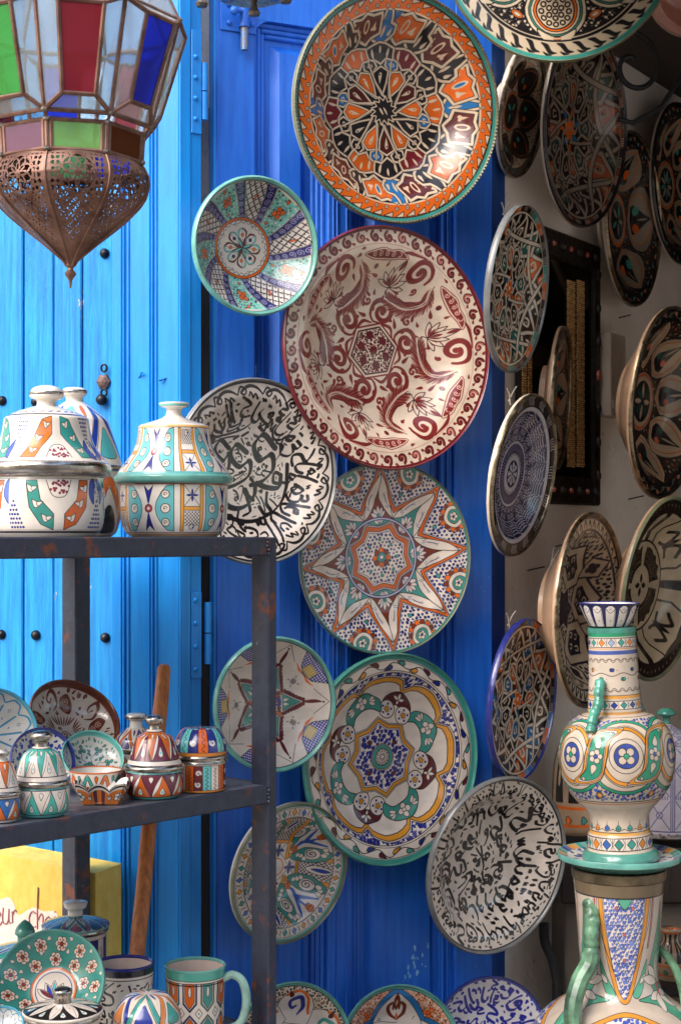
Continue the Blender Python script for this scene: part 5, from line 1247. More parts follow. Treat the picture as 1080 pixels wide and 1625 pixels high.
# small pins left in the paint
def nail(x, y, pl, off=.0, L=.016, mat=None, lab='small bent nail sticking out of the wall', kind='nail', tw=(.2, 1, .25)):
    k = Vector(((0), 0, 0)); M = pl.M; s = pl.s_(x); z = pl.z_(x, y)
    o = MB().tube([(s, .004, z), (s+L*tw[0], -L*tw[1], z+L*tw[2])], .0014, 6).sphere((s+L*tw[0], -L*tw[1], z+L*tw[2]), .0032, 8, 5, .5).build('nail', mat or BLACKM, None, M); tag(o, lab, kind); return o
# ---------------------------------------------------------------- left leaf (sky blue)
ll = thing('planked_door_leaf', 'bright sky blue leaf of worn planks beside a moulded stile', 'door', LL.M)
tx = LL.s_
MB().box(tx(176), tx(285), 0, .03, .1, TOP, bev=.0025).build('stile', BLUE_L, ll)
for a, c, h in ((190, 194, .003), (196, 199, .0045), (202, 206, .003), (236, 239, .003), (241, 244, .0045), (247, 250, .003)):
    MB().box(tx(a), tx(c), -h, .001, .1, TOP, bev=.0012).build('bead', BLUE_L, ll)
edges = [-420, -330, -240, -150, -60, 37, 85, 130, 190]
ofs = -.052
for i in range(len(edges)-1):
    a, c = LL.s_(edges[i], ofs), LL.s_(edges[i+1], ofs)
    MB().box(a+.0012, c-.0012, .052+(.0015 if i % 2 else 0), .075, .1, TOP, bev=.002).build('plank', BLUE_P, ll)
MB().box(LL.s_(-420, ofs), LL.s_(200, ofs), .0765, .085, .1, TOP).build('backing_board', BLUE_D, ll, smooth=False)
def stud(x, y, r=.0085):
    s = LL.s_(x, -.052); z = LL.z_(x, y, -.052); o = MB().sphere((s, .053, z), r*1.0, 14, 8).build('stud', BLACKM, ll)
for x, y in ((4, 636), (57, 638), (3, 1007), (57, 1008), (166, 402), (167, 1012)): stud(x, y)
lt = thing('door_latch', 'small rusty latch plate with ring and ball on the planks', 'latch', LL.M)
s0 = LL.s_(165, -.052); z0 = LL.z_(165, 606, -.052)
MB().lathe([(0, 0), (.013, 0), (.012, .003), (.006, .006), (0, .007)], 6, M=Matrix.Translation((s0, .0515, z0)) @ Matrix.Rotation(math.radians(90), 4, 'X')).build('plate', metal_mat('latch_rust', (120, 92, 84), (70, 62, 62), .5, 80, .5), lt, smooth=False)
for dz in (.022, -.018): MB().tube([(s0+.005*math.cos(t)+.003, .046, z0+dz+.006*math.sin(t)) for t in [i*math.pi/5 for i in range(11)]], .0018, 6).build('ring', BLACKM, lt)
MB().sphere((s0-.001, .045, z0-.03), .0095).build('knob', BLACKM, lt)
# hinge post between the leaves
HP = Plane(285, 2.598, 34)
hp = thing('hinge_post', 'blue hinge post with two old strap hinges beside the dark gap', 'door frame', HP.M)
MB().box(.0005, HP.s_(303), .0, .022, .1, TOP, bev=.001).build('post', BLUE_R if False else BLUE_L, hp)
MB().box(HP.s_(303)+.0004, HP.s_(321), .003, .024, .1, TOP, bev=.001).build('strip', BLUE_L, hp)
for (ya, yb) in ((48, 212), (940, 1076)):
    z1, z2 = HP.z_(312, ya), HP.z_(312, yb); h = MB().box(HP.s_(304), HP.s_(320), -.0005, .003, z2, z1, bev=.0008).build('hinge', BLUE_E, hp)
    for k in range(4 if ya < 500 else 4):
        z = z1+(z2-z1)*(.26+.2*k if ya < 500 else .09+.27*k); MB().sphere((HP.s_(310), -.0006, z), .0042, 10, 6, M=Matrix.Identity(4)).build('screw', BLUE_L, hp)
    zz1, zz2 = HP.z_(328, ya+52 if ya < 500 else 956), HP.z_(328, ya+142 if ya < 500 else 1054)
    xb = HP.s_(326 if ya < 500 else 332); MB().tube([(xb, .004, zz1), (xb, .004, (zz1+zz2)/2+.001)], .0062, 12).build('barrel', BLUE_E, hp); MB().tube([(xb, .004, (zz1+zz2)/2-.001), (xb, .004, zz2)], .0062, 12).build('barrel', BLUE_E, hp)
# masonry seen through the gap
gp = Plane(300, 2.675, 8)
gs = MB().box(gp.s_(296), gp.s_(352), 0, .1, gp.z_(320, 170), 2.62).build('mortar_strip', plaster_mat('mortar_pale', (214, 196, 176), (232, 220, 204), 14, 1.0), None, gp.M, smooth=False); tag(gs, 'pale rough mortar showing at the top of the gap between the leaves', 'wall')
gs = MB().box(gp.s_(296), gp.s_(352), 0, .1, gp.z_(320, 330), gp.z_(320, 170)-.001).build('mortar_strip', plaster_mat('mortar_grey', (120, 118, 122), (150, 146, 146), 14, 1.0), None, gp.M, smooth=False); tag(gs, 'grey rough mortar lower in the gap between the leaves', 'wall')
gs = MB().box(gp.s_(296), gp.s_(352), 0, .1, .1, gp.z_(320, 330)-.001).build('gap_shade_strip', DWOOD, None, gp.M, smooth=False); tag(gs, 'dark strip put in for the shaded void deep in the gap between the leaves', 'post')  # dark strip stands for the shade low in the gap
# ================================================================ dishes
def dish(name, label, x, y, a, ratio, phi, cv, kind='platter', h=.25, pl=RL, off=.07, d=None, spin=0.0, rim=TEALG, back=CREAM, rw=.035, cat='plate', group=None, beads=None, rough=.15, foot=.45, wire=None, rth=.010, flat=.5):
    d = d if d is not None else pl.d_(x, off)
    M, R = face_frame(x, y, d, a, ratio, phi, spin); o = thing(name, label, cat, M, group)
    H = h*R; th = min(.0055, R*.05); e = R*.985
    if kind == 'platter':
        fr = [(0, -H*.97), (flat*.6*R, -H), (flat*R, -H*.97), ((flat+.10)*R, -H*.86), ((flat+.2)*R, -H*.52), ((flat+.28)*R, -H*.2), ((flat+.34)*R, -H*.07), (.93*R, -.02*R), (e, 0)]
    else:
        fr = [(0, -H)]+[(R*(1-math.cos(t))**.5*.0+e*math.sin(t)**.85, -H*math.cos(t)**(1.15)) for t in [i*math.pi/2/13 for i in range(1, 13)]]+[(e, 0)]
        if kind == 'flatbowl': fr = [(0, -H), (.30*R, -H), (.44*R, -H*.985), (.50*R, -H*.93), (.60*R, -H*.78), (.72*R, -H*.55), (.83*R, -H*.32), (.92*R, -H*.12), (e, 0)]
    bk = [(e, -th)]+[(max(r-th*.3, foot*R), z-th*1.25) for r, z in fr[::-1][1:] if r > foot*R*1.05]+[(foot*R, -H-th*1.2), (foot*R, -H-th*3.2), (foot*R*.9, -H-th*3.2), (foot*R*.88, -H-th*1.6), (0, -H-th*1.6)]
    k = MB(); prof = fr+bk; mis = [0]*(len(fr)-1)+[1]*(len(bk)); k.lathe(prof, 96, uv='top', mis=mis)
    k.build('dish', [glaze_mat(name+'_decoration', cv, rough), back], o, ang=40)
    w = rw*R; MB().lathe([(R-w, -rth*.10*1), (R-w*.9, rth*.22), (R-w*.4, rth*.42), (R, rth*.2), (R*1.006, -rth*.2), (R*1.0, -th*1.3), (R*.985, -th*1.5), (R-w, -th*1.1), (R-w, -rth*.10)], 96, mis=[0, 0, 0, 0, 1, 1, 1, 1]).build('rim', [rim, back if kind == 'platter' else rim], o, ang=60)
    if beads:
        bm = MB(); n = beads
        for i in range(n):
            t = i*2*math.pi/n; bm.sphere((R*.985*math.cos(t), R*.985*math.sin(t), rth*.42), R*.011, 5, 3)
        bo = bm.build('bead_edge', BRASS, o); bo['kind'] = 'stuff'
    if wire:
        Mi = M.inverted()
        for dx, dy, dx2, dy2 in wire:
            p0 = Mi @ P(x+dx, y+dy, d+.02); p1 = Mi @ P(x+dx2, y+dy2, d+.012); m_ = (p0+p1)/2+Vector((.002, .004, 0)); MB().tube([p0, m_, p1], .0013, 5).build('wire_tie', plain_glaze('twine', (190, 180, 164), .6), o)
    return o
GP = 'painted plates hung on the blue door'; GW = 'painted plates hung on the shop wall'
dish('painted_plate', 'largest platter, black and orange star lattice with an orange beaded border, top of the door', 632, 170, 176, .885, 14, d_orange_star(), h=.30, off=.10, spin=8, rim=OLIVE, back=WHITE, rw=.022, group=GP, beads=190, flat=.50)
dish('painted_plate', 'cream platter with dark red feather scrolls round a hexagon', 618, 552, 192, .835, 10, d_burgundy(), h=.26, off=.085, spin=4, rim=WINE, back=WINE, rw=.015, group=GP, flat=.48)
dish('painted_bowl', 'small teal-rimmed bowl with navy scroll stripes swirling round a flower, above the big jars', 407, 390, 108, .895, 10, d_blue_bowl(), kind='flatbowl', h=.48, off=.13, spin=0, rim=TEALG, back=WHITE, rw=.06, group=GP, cat='bowl', foot=.4)
dish('painted_plate', 'white platter of bold black script half hidden by the upper jar', 409, 748, 148, .86, 5, d_script(), h=.24, off=.10, rim=GREYR, back=CREAM, rw=.03, group=GP)
dish('painted_plate', 'platter with an orange eight-point star on navy specks', 614, 886, 153, .875, -5, d_star8(), h=.13, off=.05, spin=6, rim=OLIVE, back=CREAM, rw=.010, group=GP, flat=.52)
dish('painted_plate', 'green-rimmed platter of white rosettes and orange lobes under the orange star platter', 624, 1205, 167, .805, -9, d_medallion(), h=.19, off=.055, spin=3, rim=TEALD, back=TEALD, rw=.024, group=GP, flat=.52)
dish('painted_bowl', 'teal-rimmed white bowl of green triangles behind the rack post', 438, 1118, 107, .89, -9, d_triangles(), kind='flatbowl', h=.30, off=.10, spin=0, rim=TEALG, back=WHITE, rw=.06, group=GP, cat='bowl')
dish('painted_bowl', 'oval-looking bowl with a lozenge border low behind the rack post', 461, 1386, 112, .75, -24, d_quarters(), h=.34, off=.08, spin=-12, rim=OLIVE, back=WHITE, rw=.035, group=GP, cat='bowl', flat=.42, foot=.5)
dish('painted_plate', 'deep platter covered in fine rings of black script, low at the door edge', 791, 1374, 140, .71, -21, d_script(N=640, seed=40, grand=False), h=.30, d=2.78, rim=GREYR, back=GREYR, rw=.035, group=GP)
# narrow, seen nearly edge on at the start of the inner wall
W3 = [(-25, -118, -12, -142), (-22, -112, -27, -138)]
dish('painted_plate', 'narrow-looking platter of black and orange interlaced stars beside the mirror top', 822, 459, 130, .345, -5, d_strap(384, 6, K_, (K_, O_, (44, 110, 100), (60, 30, 26)), 61, (O_, T_, K_, (50, 34, 32)), True), h=.12, pl=WALLP, off=.085, rim=GREYR, back=GREYR, rw=.016, group=GW, wire=W3)
dish('painted_plate', 'navy and white ringed plate with ticked black rim below the orange star one', 831, 755, 129, .365, -9, d_navy_rings(), h=.16, pl=WALLP, off=.10, rim=BRASS, back=CREAM, rw=.03, group=GW, wire=W3)
dish('painted_plate', 'bright blue, orange and black interlaced plate lowest beside the door edge', 830, 1111, 128, .385, -6, d_strap(448, 6, K_, (K_, O_, BL_, (56, 30, 30)), 62, (O_, (44, 120, 190), K_, (60, 40, 40))), h=.08, pl=WALLP, off=.08, spin=12, rim=NAVYG, back=NAVYG, rw=.016, group=GW, wire=W3)
dish('painted_bowl', 'brass-rimmed bowl added almost edge on to stand for a reflection in the mirror', 889, 632, 112, .13, -3, d_dark_floral(256, 68, (O_, T_, K_), (90, 70, 56), (160, 140, 118), 6), h=.12, pl=WALLP, off=.05, rim=BRASS, back=CLAY, rw=.03, group=GW, cat='bowl')  # bowl added in place of a plate's reflection in the mirror
dish('painted_plate', 'small dim oval-looking plate high beside the largest platter', 829, 179, 98, .34, -7, d_dark_floral(320, 63, (O_, T_, K_), (190, 166, 140), (40, 34, 32), 7), h=.2, pl=WALLP, off=.05, rim=BRASS, back=CREAM, rw=.03, group=GW, cat='plate')
dish('painted_plate', 'tall dim plate of orange crosses under the overhead plate', 930, 205, 147, .42, 0, d_strap(384, 7, (50, 38, 34), ((50, 38, 34), (170, 84, 50), (60, 80, 76), (40, 30, 28)), 64, ((120, 66, 44), (44, 36, 34)), True, (150, 134, 116)), h=.2, pl=WALLP, off=.09, rim=DKG, back=CREAM, rw=.03, group=GW)  # pale glaze lowered, the upper wall's shade put into its colours
dish('painted_plate', 'dim narrow plate of leafy loops right of the mirror top', 1005, 348, 133, .31, 2, d_dark_floral(320, 65, (O_, T_, K_), (60, 54, 50), (150, 136, 118), 5), h=.2, pl=WALLP, off=.06, rim=BRASS, back=CREAM, rw=.03, group=GW)  # pale tone lowered too, shade put into the colour
dish('painted_plate', 'dark floral plate cut by the right picture edge, upper of the two there', 1080, 292, 121, .34, 3, d_dark_floral(320, 66, (O_, T_, K_), (64, 52, 46), (170, 150, 126), 9), h=.2, pl=WALLP, off=.06, rim=DKG, back=CREAM, rw=.03, group=GW)
dish('painted_plate', 'deep plate of dark pointed palmettes right of the white switch box', 1060, 640, 149, .37, -5, d_dark_floral(384, 67, ((190, 92, 56), (40, 80, 72), K_), (60, 46, 40), (180, 156, 128), 8), h=.30, pl=WALLP, off=.19, rim=BRASS, back=CLAY, rw=.03, group=GW)
dish('painted_plate', 'deep dark geometric platter behind the tall vase neck', 938, 968, 153, .345, -2, d_dark_grid(448), h=.31, pl=WALLP, off=.15, rim=BRASS, back=CLAY, rw=.04, group=GW, wire=[(-70, -60, -52, -95), (-66, -62, -60, -100)])
dish('painted_plate', 'dark cross-and-crescent platter right of the vase neck', 1052, 935, 145, .40, -9, d_dark_cross(), h=.28, pl=WALLP, off=.20, rim=OLIVE, back=CLAY, rw=.035, group=GW)
dish('overhead_plate', 'plate of black and cream medallions hung overhead at the top right', 886, -95, 175, .97, 60, d_overhead(), h=.18, d=2.62, spin=0, rim=OLIVE, back=CREAM, rw=.016, cat='plate')
dish('clay_bowl', 'plain reddish clay bowl cut by the top right corner', 1110, -20, 78, .9, -60, Cv(32, 32, -1.02, 1.02, -1.02, 1.02, (180, 116, 96)), h=.3, d=2.9, rim=CLAY, back=CLAY, cat='bowl')
# leaning at the foot of the door
TP = .66
dish('painted_bowl', 'bowl of orange and teal scrolls standing behind the rack post at the bottom', 467, 1655, 90, .96, -20, d_scroll_edge(), h=.25, pl=RL, off=.12, rim=TEALG, back=CREAM, cat='bowl', rw=.04)
dish('painted_bowl', 'bowl with a brown palmette in a white lobe at the bottom centre', 636, 1663, 93, .97, -10, d_white_arch(), h=.22, pl=RL, off=.10, rim=TEALG, back=CREAM, cat='bowl', rw=.04)
dish('painted_bowl', 'blue script bowl at the bottom below the black script platter', 780, 1642, 86, .96, -20, d_blue_script(), kind='flatbowl', h=.35, pl=RL, off=.10, rim=NAVYG, back=WHITE, cat='bowl', rw=.03)
tb = thing('low_table', 'wooden table under the bowls at the foot of the door', 'table', Matrix.Translation((.42, 2.42, 0)))
MB().box(-.55, .60, -.24, .24, .585, .615, bev=.004).build('table_top', DWOOD, tb)
for a in (-.5, .55):
    for c in (-.2, .2): MB().box(a-.02, a+.02, c-.02, c+.02, 0, .584).build('leg', DWOOD, tb)
# ================================================================ iron rack
RK = Plane(440, 2.26, 48); rk = thing('iron_rack', 'rusty blue-black iron shelf rack holding the jars', 'shelf rack', RK.M)
LV = (1.5, 1.16, .82, .48); L = .56; D = .44; w = .026
def bar(nm, *q): return MB().box(*q, bev=.0022).build(nm, RUST, rk)
for i, z in enumerate(LV):
    bar('front_rail', -L, -.0185, 0, .004, z-w, z); bar('back_rail', -L, -.02, D-.004, D, z-w, z); bar('side_rail', -.006, -.002, .036, D-.032, z-w, z); bar('side_rail', -L, -L+.004, .006, D-.006, z-w, z)
    MB().box(-L+.006, -.007, .006, D-.006, z-.006, z-.0015).build('shelf_sheet', SHELF, rk, smooth=False)
bar('post', -.018, 0, 0, .034, .05, 1.4995); bar('post', -L-.02, -L-.0002, 0, .034, .05, 1.5); bar('post', -.022, .008, D-.03, D+.005, .05, 1.5); bar('post', -L-.02, -L-.0002, D-.03, D, .05, 1.5)
wdm = MB(); rr_ = random.Random(4)
for z in LV:
    for (x, y) in ((-.019, -.0005), (-.0185, .004), (-L, -.0005)):
        for j in range(5): wdm.sphere((x+rr_.uniform(-.002, .002), y-.0003, z-.002-j*.0052), .0026*rr_.uniform(.6, 1.2), 6, 4)
wdm.build('weld', RUST, rk)['kind'] = 'stuff'
# ================================================================ thrown pots
def arclen(p): return sum(math.hypot(p[i+1][0]-p[i][0], p[i+1][1]-p[i][1]) for i in range(len(p)-1))
def smooth_prof(p, n=3):
    return [tuple(q) for q in catmull(p, n)]
def lathe_part(name, prof, mat_fn, k, parent, spin=0.0, n=56, dz=0.0, tilt=None, smooth_n=3, inner=None, mats=None):
    """prof in photo px above the base, k metres per px; mat_fn(C, H) -> canvas, or a material"""
    pr = smooth_prof(prof, smooth_n); pr = [(max(0, r), z) for r, z in pr]; R = max(r for r, z in pr)
    m = mat_fn if not callable(mat_fn) else glaze_mat(name+'_decoration', mat_fn(2*math.pi*R, arclen(pr)))
    M = Matrix.Rotation(math.radians(spin), 4, 'Z')
    pr2 = [(r*k, (z+dz)*k) for r, z in pr]; b = MB().lathe(pr2, n, M=M)
    return b.build(name, m, parent, ang=50)
def shelf_d(z, y): return (EYE-z)*F/(y-HZ)
def base_thing(name, label, cat, x, z, d, group=None, rot=0.0): return thing(name, label, cat, Matrix.Translation(((x-540)/F*d, d, z)) @ Matrix.Rotation(math.radians(rot), 4, 'Z'), group)
def jar(label, x, z, d, body, lid, knob, band, bodyd, lidd, knobm=WHITE, bandm=SILVER, group=None, spin=0.0, name='lidded_jar', cat='jar', kbm=SILVER):
    o = base_thing(name, label, cat, x, z, d, group); k = d/F
    bi = [(0, 0.0)]+[body[0]]
    lathe_part('body', body, bodyd, k, o, spin)
    MB().lathe([(0, .0008), (body[0][0]*k, .0008)], 40).build('base', WHITE, o)
    if band: lathe_part('trim_band', band, bandm, k, o, smooth_n=2)
    if lid:
        ld = lathe_part('lid', lid, lidd, k, o, spin)
        if knob:
            kb = lathe_part('knob', knob, knobm, k, ld, smooth_n=3)
            if kbm: r = max(p[0] for p in knob); zt = [p[1] for p in knob if p[0] == r][0]; lathe_part('knob_band', [(r+.3, zt-2.5), (r+.8, zt), (r+.3, zt+2.5)], kbm, k, ld, smooth_n=2)
    return o
GB = 'large lidded jars on the top shelf'
jar('largest jar with grape dots, orange and teal leaves and a silver band, top shelf', 74, 1.5, 2.13,
    [(74, 0), (84, 8), (90, 24), (92, 50), (91, 75), (88, 94)], [(98, 116), (89, 128), (80, 139), (73, 153), (69, 170), (67, 184), (64, 189), (50, 197), (32, 203), (18, 207)], [(17, 205), (15, 212), (17, 217), (25, 220), (26.5, 227), (21, 236), (10, 240), (0, 241)],
    [(90, 94), (99, 97), (102, 104), (102, 112), (98, 117), (95, 117)], lambda C, H: p_big_a(C, H, False, .06), lambda C, H: p_big_a(C, H, True, .06), group=GB, spin=-118)
jar('tall jar with dark blue patches behind the largest jar', 118, 1.5, 2.36,
    [(58, 0), (68, 10), (76, 40), (77, 70), (74, 104)], [(77, 112), (72, 130), (58, 172), (52, 186), (40, 196), (24, 208), (15, 214)], [(14, 212), (13, 218), (15, 222), (19, 225), (20, 230), (15, 236), (0, 238)],
    [(75, 103), (79, 106), (79, 111), (76, 113)], lambda C, H: p_scroll(C, H, 5, [(40, 140, 130), K_, O_], 71), lambda C, H: p_scroll(C, H, 6, [NA_ if False else (36, 60, 150), O_, (90, 190, 190)], 72), group=GB)
jar('jar of pale blue ovals and yellow ladders with a flat teal knob, top shelf', 276, 1.5, 2.27,
    [(66, 0), (76, 7), (83, 24), (85, 50), (85, 84)], [(91, 97), (85, 107), (76, 119), (67, 131), (60, 147), (57, 163), (56, 174), (50, 178), (34, 183), (20, 188), (14, 192)], [(13.5, 191), (12, 198), (12.5, 203), (20, 206), (23, 209), (22, 213), (0, 214)],
    [(85, 83), (92, 85), (94, 90), (94, 95), (89, 98)], lambda C, H: p_big_c(C, H), lambda C, H: p_big_c(C, H, True), bandm=TEALG, group=GB, spin=-80, kbm=TEALG)
# ---- middle shelf
Z2 = 1.16; dd = lambda y: shelf_d(Z2, y); GM = 'small pots on the middle shelf'
jar('teal zigzag jar with silver knob at the left of the middle shelf', 66, Z2, dd(1292), [(36, 0), (41, 6), (45, 20), (44, 38), (42, 46)], [(42, 56), (40, 62), (34, 84), (31, 92), (28, 97), (18, 103), (12, 108)], [(11, 107), (10, 115), (15, 119), (17, 124), (13, 131), (0, 133)],
    [(42, 46), (46, 48), (46, 55), (42, 57)], lambda C, H: p_zig(C, H, 9, (72, 178, 162), W_, 73, True, True, TL_), lambda C, H: p_zig(C, H, 9, W_, (72, 178, 162), 74), knobm=SILVER, group=GM)
jar('orange and purple zigzag jar with silver knob, middle shelf', 245, Z2, dd(1263), [(38, 0), (43, 5), (46, 18), (45, 34), (43, 42)], [(43, 52), (40, 60), (34, 80), (30, 90), (27, 95), (17, 100), (11, 106)], [(10, 105), (9, 113), (14, 116), (15, 121), (11, 127), (0, 129)],
    [(43, 42), (47, 44), (47, 50), (43, 53)], lambda C, H: p_zig(C, H, 8, (204, 100, 40), (110, 44, 62), 75, True, True, TL_), lambda C, H: p_zig(C, H, 8, (110, 44, 62), (210, 110, 50), 76), knobm=SILVER, group=GM)
jar('jar with an orange band half hidden behind the orange zigzag jar', 216, Z2, dd(1240), [(32, 0), (37, 6), (39, 25), (38, 48)], [(36, 52), (33, 66), (30, 72), (20, 80), (13, 86)], [(11, 85), (10, 96), (15, 99), (17, 103), (12, 108), (0, 109)],
    [(37, 47), (40, 49), (40, 53), (36, 54)], lambda C, H: p_scroll(C, H, 8, [O_, M_], 77), lambda C, H: p_scroll(C, H, 8, [O_, (90, 80, 140)], 78), group=GM)
jar('drum-shaped box with a domed lid of orange stripes by the rack post', 318, Z2, dd(1252), [(39, 0), (40, 4), (40, 44)], [(41, 56), (42, 66), (39, 80), (33, 91), (29, 95), (26, 97), (10, 98), (0, 98)], None,
    [(41, 44), (43, 45), (42, 48), (42.5, 50), (43.5, 53), (42, 56)], lambda C, H: p_panels(C, H, 18, 79), lambda C, H: p_panels(C, H, 16, 80, (O_, (44, 56, 130), TL_, (44, 56, 130))), group=GM, name='lidded_box', cat='box')
jar('orange and blue jar cut by the left edge, middle shelf', 2, Z2, dd(1302), [(24, 0), (28, 6), (30, 20), (29, 40)], [(29, 48), (24, 70), (18, 90), (10, 96)], [(9, 95), (8, 102), (13, 106), (0, 112)],
    [(29, 40), (32, 42), (32, 47), (29, 49)], lambda C, H: p_zig(C, H, 6, (222, 112, 40), (50, 110, 180), 81), lambda C, H: p_zig(C, H, 6, W_, (222, 112, 40), 82), group=GM)
# bowls propped on the middle shelf
dish('small_bowl', 'brown scrolled bowl tipped on its side at the back of the middle shelf', 120, 1138, 74, .72, 60, d_brown_bowl(), kind='bowl', h=.62, d=2.30, rim=plain_glaze('brown_rim', (110, 54, 36)), back=plain_glaze('brown_white', (206, 186, 172), .2, .3), rw=.05, cat='bowl', rth=.006, foot=.3)
dish('small_bowl', 'pale blue petalled bowl cut by the left edge, middle shelf', -5, 1163, 70, .9, 20, d_petal_bowl(), kind='bowl', h=.45, d=2.20, rim=plain_glaze('sky_rim', (90, 186, 214)), back=WHITE, rw=.05, cat='bowl', rth=.005)
dish('small_bowl', 'white and blue bowl standing behind the teal zigzag jar', 69, 1206, 52, .93, 40, d_floral_bowl(320, (50, 66, 170), (50, 66, 170), 83, (50, 60, 150)), kind='bowl', h=.5, d=2.16, rim=NAVYG, back=WHITE, rw=.05, cat='bowl', rth=.005)
dish('small_bowl', 'white bowl with teal blossoms left of the zigzag jars', 148, 1200, 49, .80, 72, d_floral_bowl(320), kind='bowl', h=.6, d=2.18, rim=plain_glaze('aqua_rim', (110, 200, 192)), back=WHITE, rw=.05, cat='bowl', rth=.005)
def low_bowl(label, x, z, d, r, hgt, cvf, rimm, inm=WHITE, name='small_bowl', scal=0, cat='bowl'):
    o = base_thing(name, label, cat, x, z, d); k = d/F
    lathe_part('outside', [(r*.62, 0), (r*.8, hgt*.25), (r*.93, hgt*.6), (r, hgt)], cvf, k, o)
    n = 64; b = MB().lathe([(0, hgt*.12*k), (r*.6*k, hgt*.15*k), (r*.86*k, hgt*.55*k), (r*.965*k, hgt*k)], n); b.build('inside', inm, o)
    b = MB().lathe([(r*1.0*k, (hgt-1.2)*k), (r*1.015*k, (hgt+.2)*k), (r*.985*k, (hgt+1.3)*k), (r*.955*k, (hgt-.2)*k), (r*.965*k, (hgt-1.5)*k)], n); b.build('rim', rimm, o); return o
low_bowl('low orange-rimmed bowl behind the scalloped dish', 152, Z2, dd(1262), 42, 40, lambda C, H: p_scroll(C, H, 9, [O_, (60, 160, 150)], 84), plain_glaze('orange_rim', (214, 112, 60)))
# scalloped dish
o = base_thing('scalloped_dish', 'low square dish with scalloped black edge and orange panels, front of the middle shelf', 'dish', 163, Z2, dd(1272)); k = dd(1272)/F
def scal():
    n = 96; hgt = 34; R0 = 38; vs = []; fs = []; us = []; rows = 7
    def prof(t, v):
        sq = 1/max(abs(math.cos(t)), abs(math.sin(t)))**.75; r = R0*(.80+.34*v)*sq*.98
        top = hgt*(.70+.30*abs(math.cos(t*4+.0))**.8); return r, top*v
    for j in range(rows):
        for i in range(n): t = i*2*math.pi/n; r, z = prof(t, j/(rows-1)); vs.append((r*math.cos(t)*k, r*math.sin(t)*k, z*k))
    for j in range(rows-1):
        for i in range(n): q = (i+1) % n; fs.append((j*n+i, j*n+q, (j+1)*n+q, (j+1)*n+i)); us.append([(i/n, j/(rows-1)), ((i+1)/n, j/(rows-1)), ((i+1)/n, (j+1)/(rows-1)), (i/n, (j+1)/(rows-1))])
    b = MB().add(vs, fs, 0, us); R = R0*1.2; C = 2*math.pi*R; cv = pot(C, 40, (222, 122, 44), 2.4, 85)
    for i in range(4):
        x = (i+.5)*C/4; cv.flower(x, 15, 9, 5, W_, (90, 180, 200), K_, .9); 
        for s in (-1, 1): cv.drop(x+s*14, 12, 12, 8, 1.57-s*.6, W_, K_, .9); cv.shape([(x+s*25, 0), (x+s*31, 0), (x+s*31, 30), (x+s*25, 26)], (100, 40, 44), K_, .8)
    for i in range(96):
        x = i*C/96; t = i*2*math.pi/96; f_ = (.70+.30*abs(math.cos(t*4))**.8)
        cv.line([(x, 38), (x, 33)], 3, K_)
    cv.band(29, 34, (222, 214, 204)); cv.band(33.5, 37, K_); cv.band(37, 40, W_)
    b.build('wall', glaze_mat('scalloped_decoration', cv), o)
    vs2 = [(x*.93, y*.93, z-.0002) for x, y, z in vs]; MB().add(vs2, [f_[::-1] for f_ in fs]).build('lining', WHITE, o)
    top = (rows-1)*n; m_ = MB(); q = [vs[top+i] for i in range(n)]; q2 = [vs2[top+i] for i in range(n)]
    m_.add(q+q2, [(i, (i+1) % n, n+(i+1) % n, n+i) for i in range(n)]).build('lip', DKG, o)
    MB().lathe([(0, .002), (R0*.86*k, .002)], 32).build('base', WHITE, o)
scal()
# ---- bottom shelf
Z3 = .82; G3 = 'pots on the bottom shelf'; d3 = lambda y: shelf_d(Z3, y)
def mug(label, x, d, r, hgt, cvf, rimm, ang, hm, group=None):
    o = base_thing('mug', label, 'mug', x, Z3, d, group); k = d/F
    lathe_part('body', [(r*.88, 0), (r*.93, hgt*.1), (r*.95, hgt*.5), (r, hgt)], cvf, k, o, spin=30)
    MB().lathe([(0, .004), (r*.9*k, .005), (r*.93*k, hgt*k)], 48).build('inside', plain_glaze('mug_inside', (214, 192, 178), .2, .1), o)
    MB().lathe([(r*1.0*k, (hgt-3)*k), (r*1.02*k, hgt*k), (r*.97*k, (hgt+1.5)*k), (r*.92*k, (hgt-.5)*k), (r*.93*k, (hgt-4)*k)], 48).build('rim', rimm, o)
    pts = catmull([(r*.95, hgt*.82), (r*1.25, hgt*.88), (r*1.60, hgt*.78), (r*1.72, hgt*.5), (r*1.5, hgt*.2), (r*.9, hgt*.08)], 5); a = math.radians(ang)
    MB().tube([(p[0]*k*math.cos(a), p[0]*k*math.sin(a), p[1]*k) for p in pts], [.0062*(1-.25*abs(i/len(pts)-.5)) for i in range(len(pts))], 10).build('handle', hm, o); return o
mug('mug of orange, teal and maroon hexagons with a teal rim and handle', 310, 2.235, 48, 112, p_hexes, TEALG, -8, plain_glaze('mug_handle', (150, 190, 178), .2, .35), G3)
mug('script mug with black lettering and a black rim', 197, 2.20, 47, 128, p_script_mug, NAVYG, 175, CREAM, G3)
jar('ball-shaped jar with blue and orange scrolls, front of the bottom shelf', 234, Z3, 2.06, [(38, 0), (48, 18), (53, 44), (53, 76)], [(54, 88), (52, 104), (44, 118), (36, 128), (30, 132), (15, 134), (0, 134)], None,
    [(53, 76), (56, 78), (55, 82), (56, 85), (53, 89)], lambda C, H: p_scroll(C, H, 7, [(50, 160, 150), (60, 70, 150)], 86), lambda C, H: p_scroll(C, H, 6, [(214, 130, 70), (46, 60, 150), (70, 160, 150)], 87), group=G3)
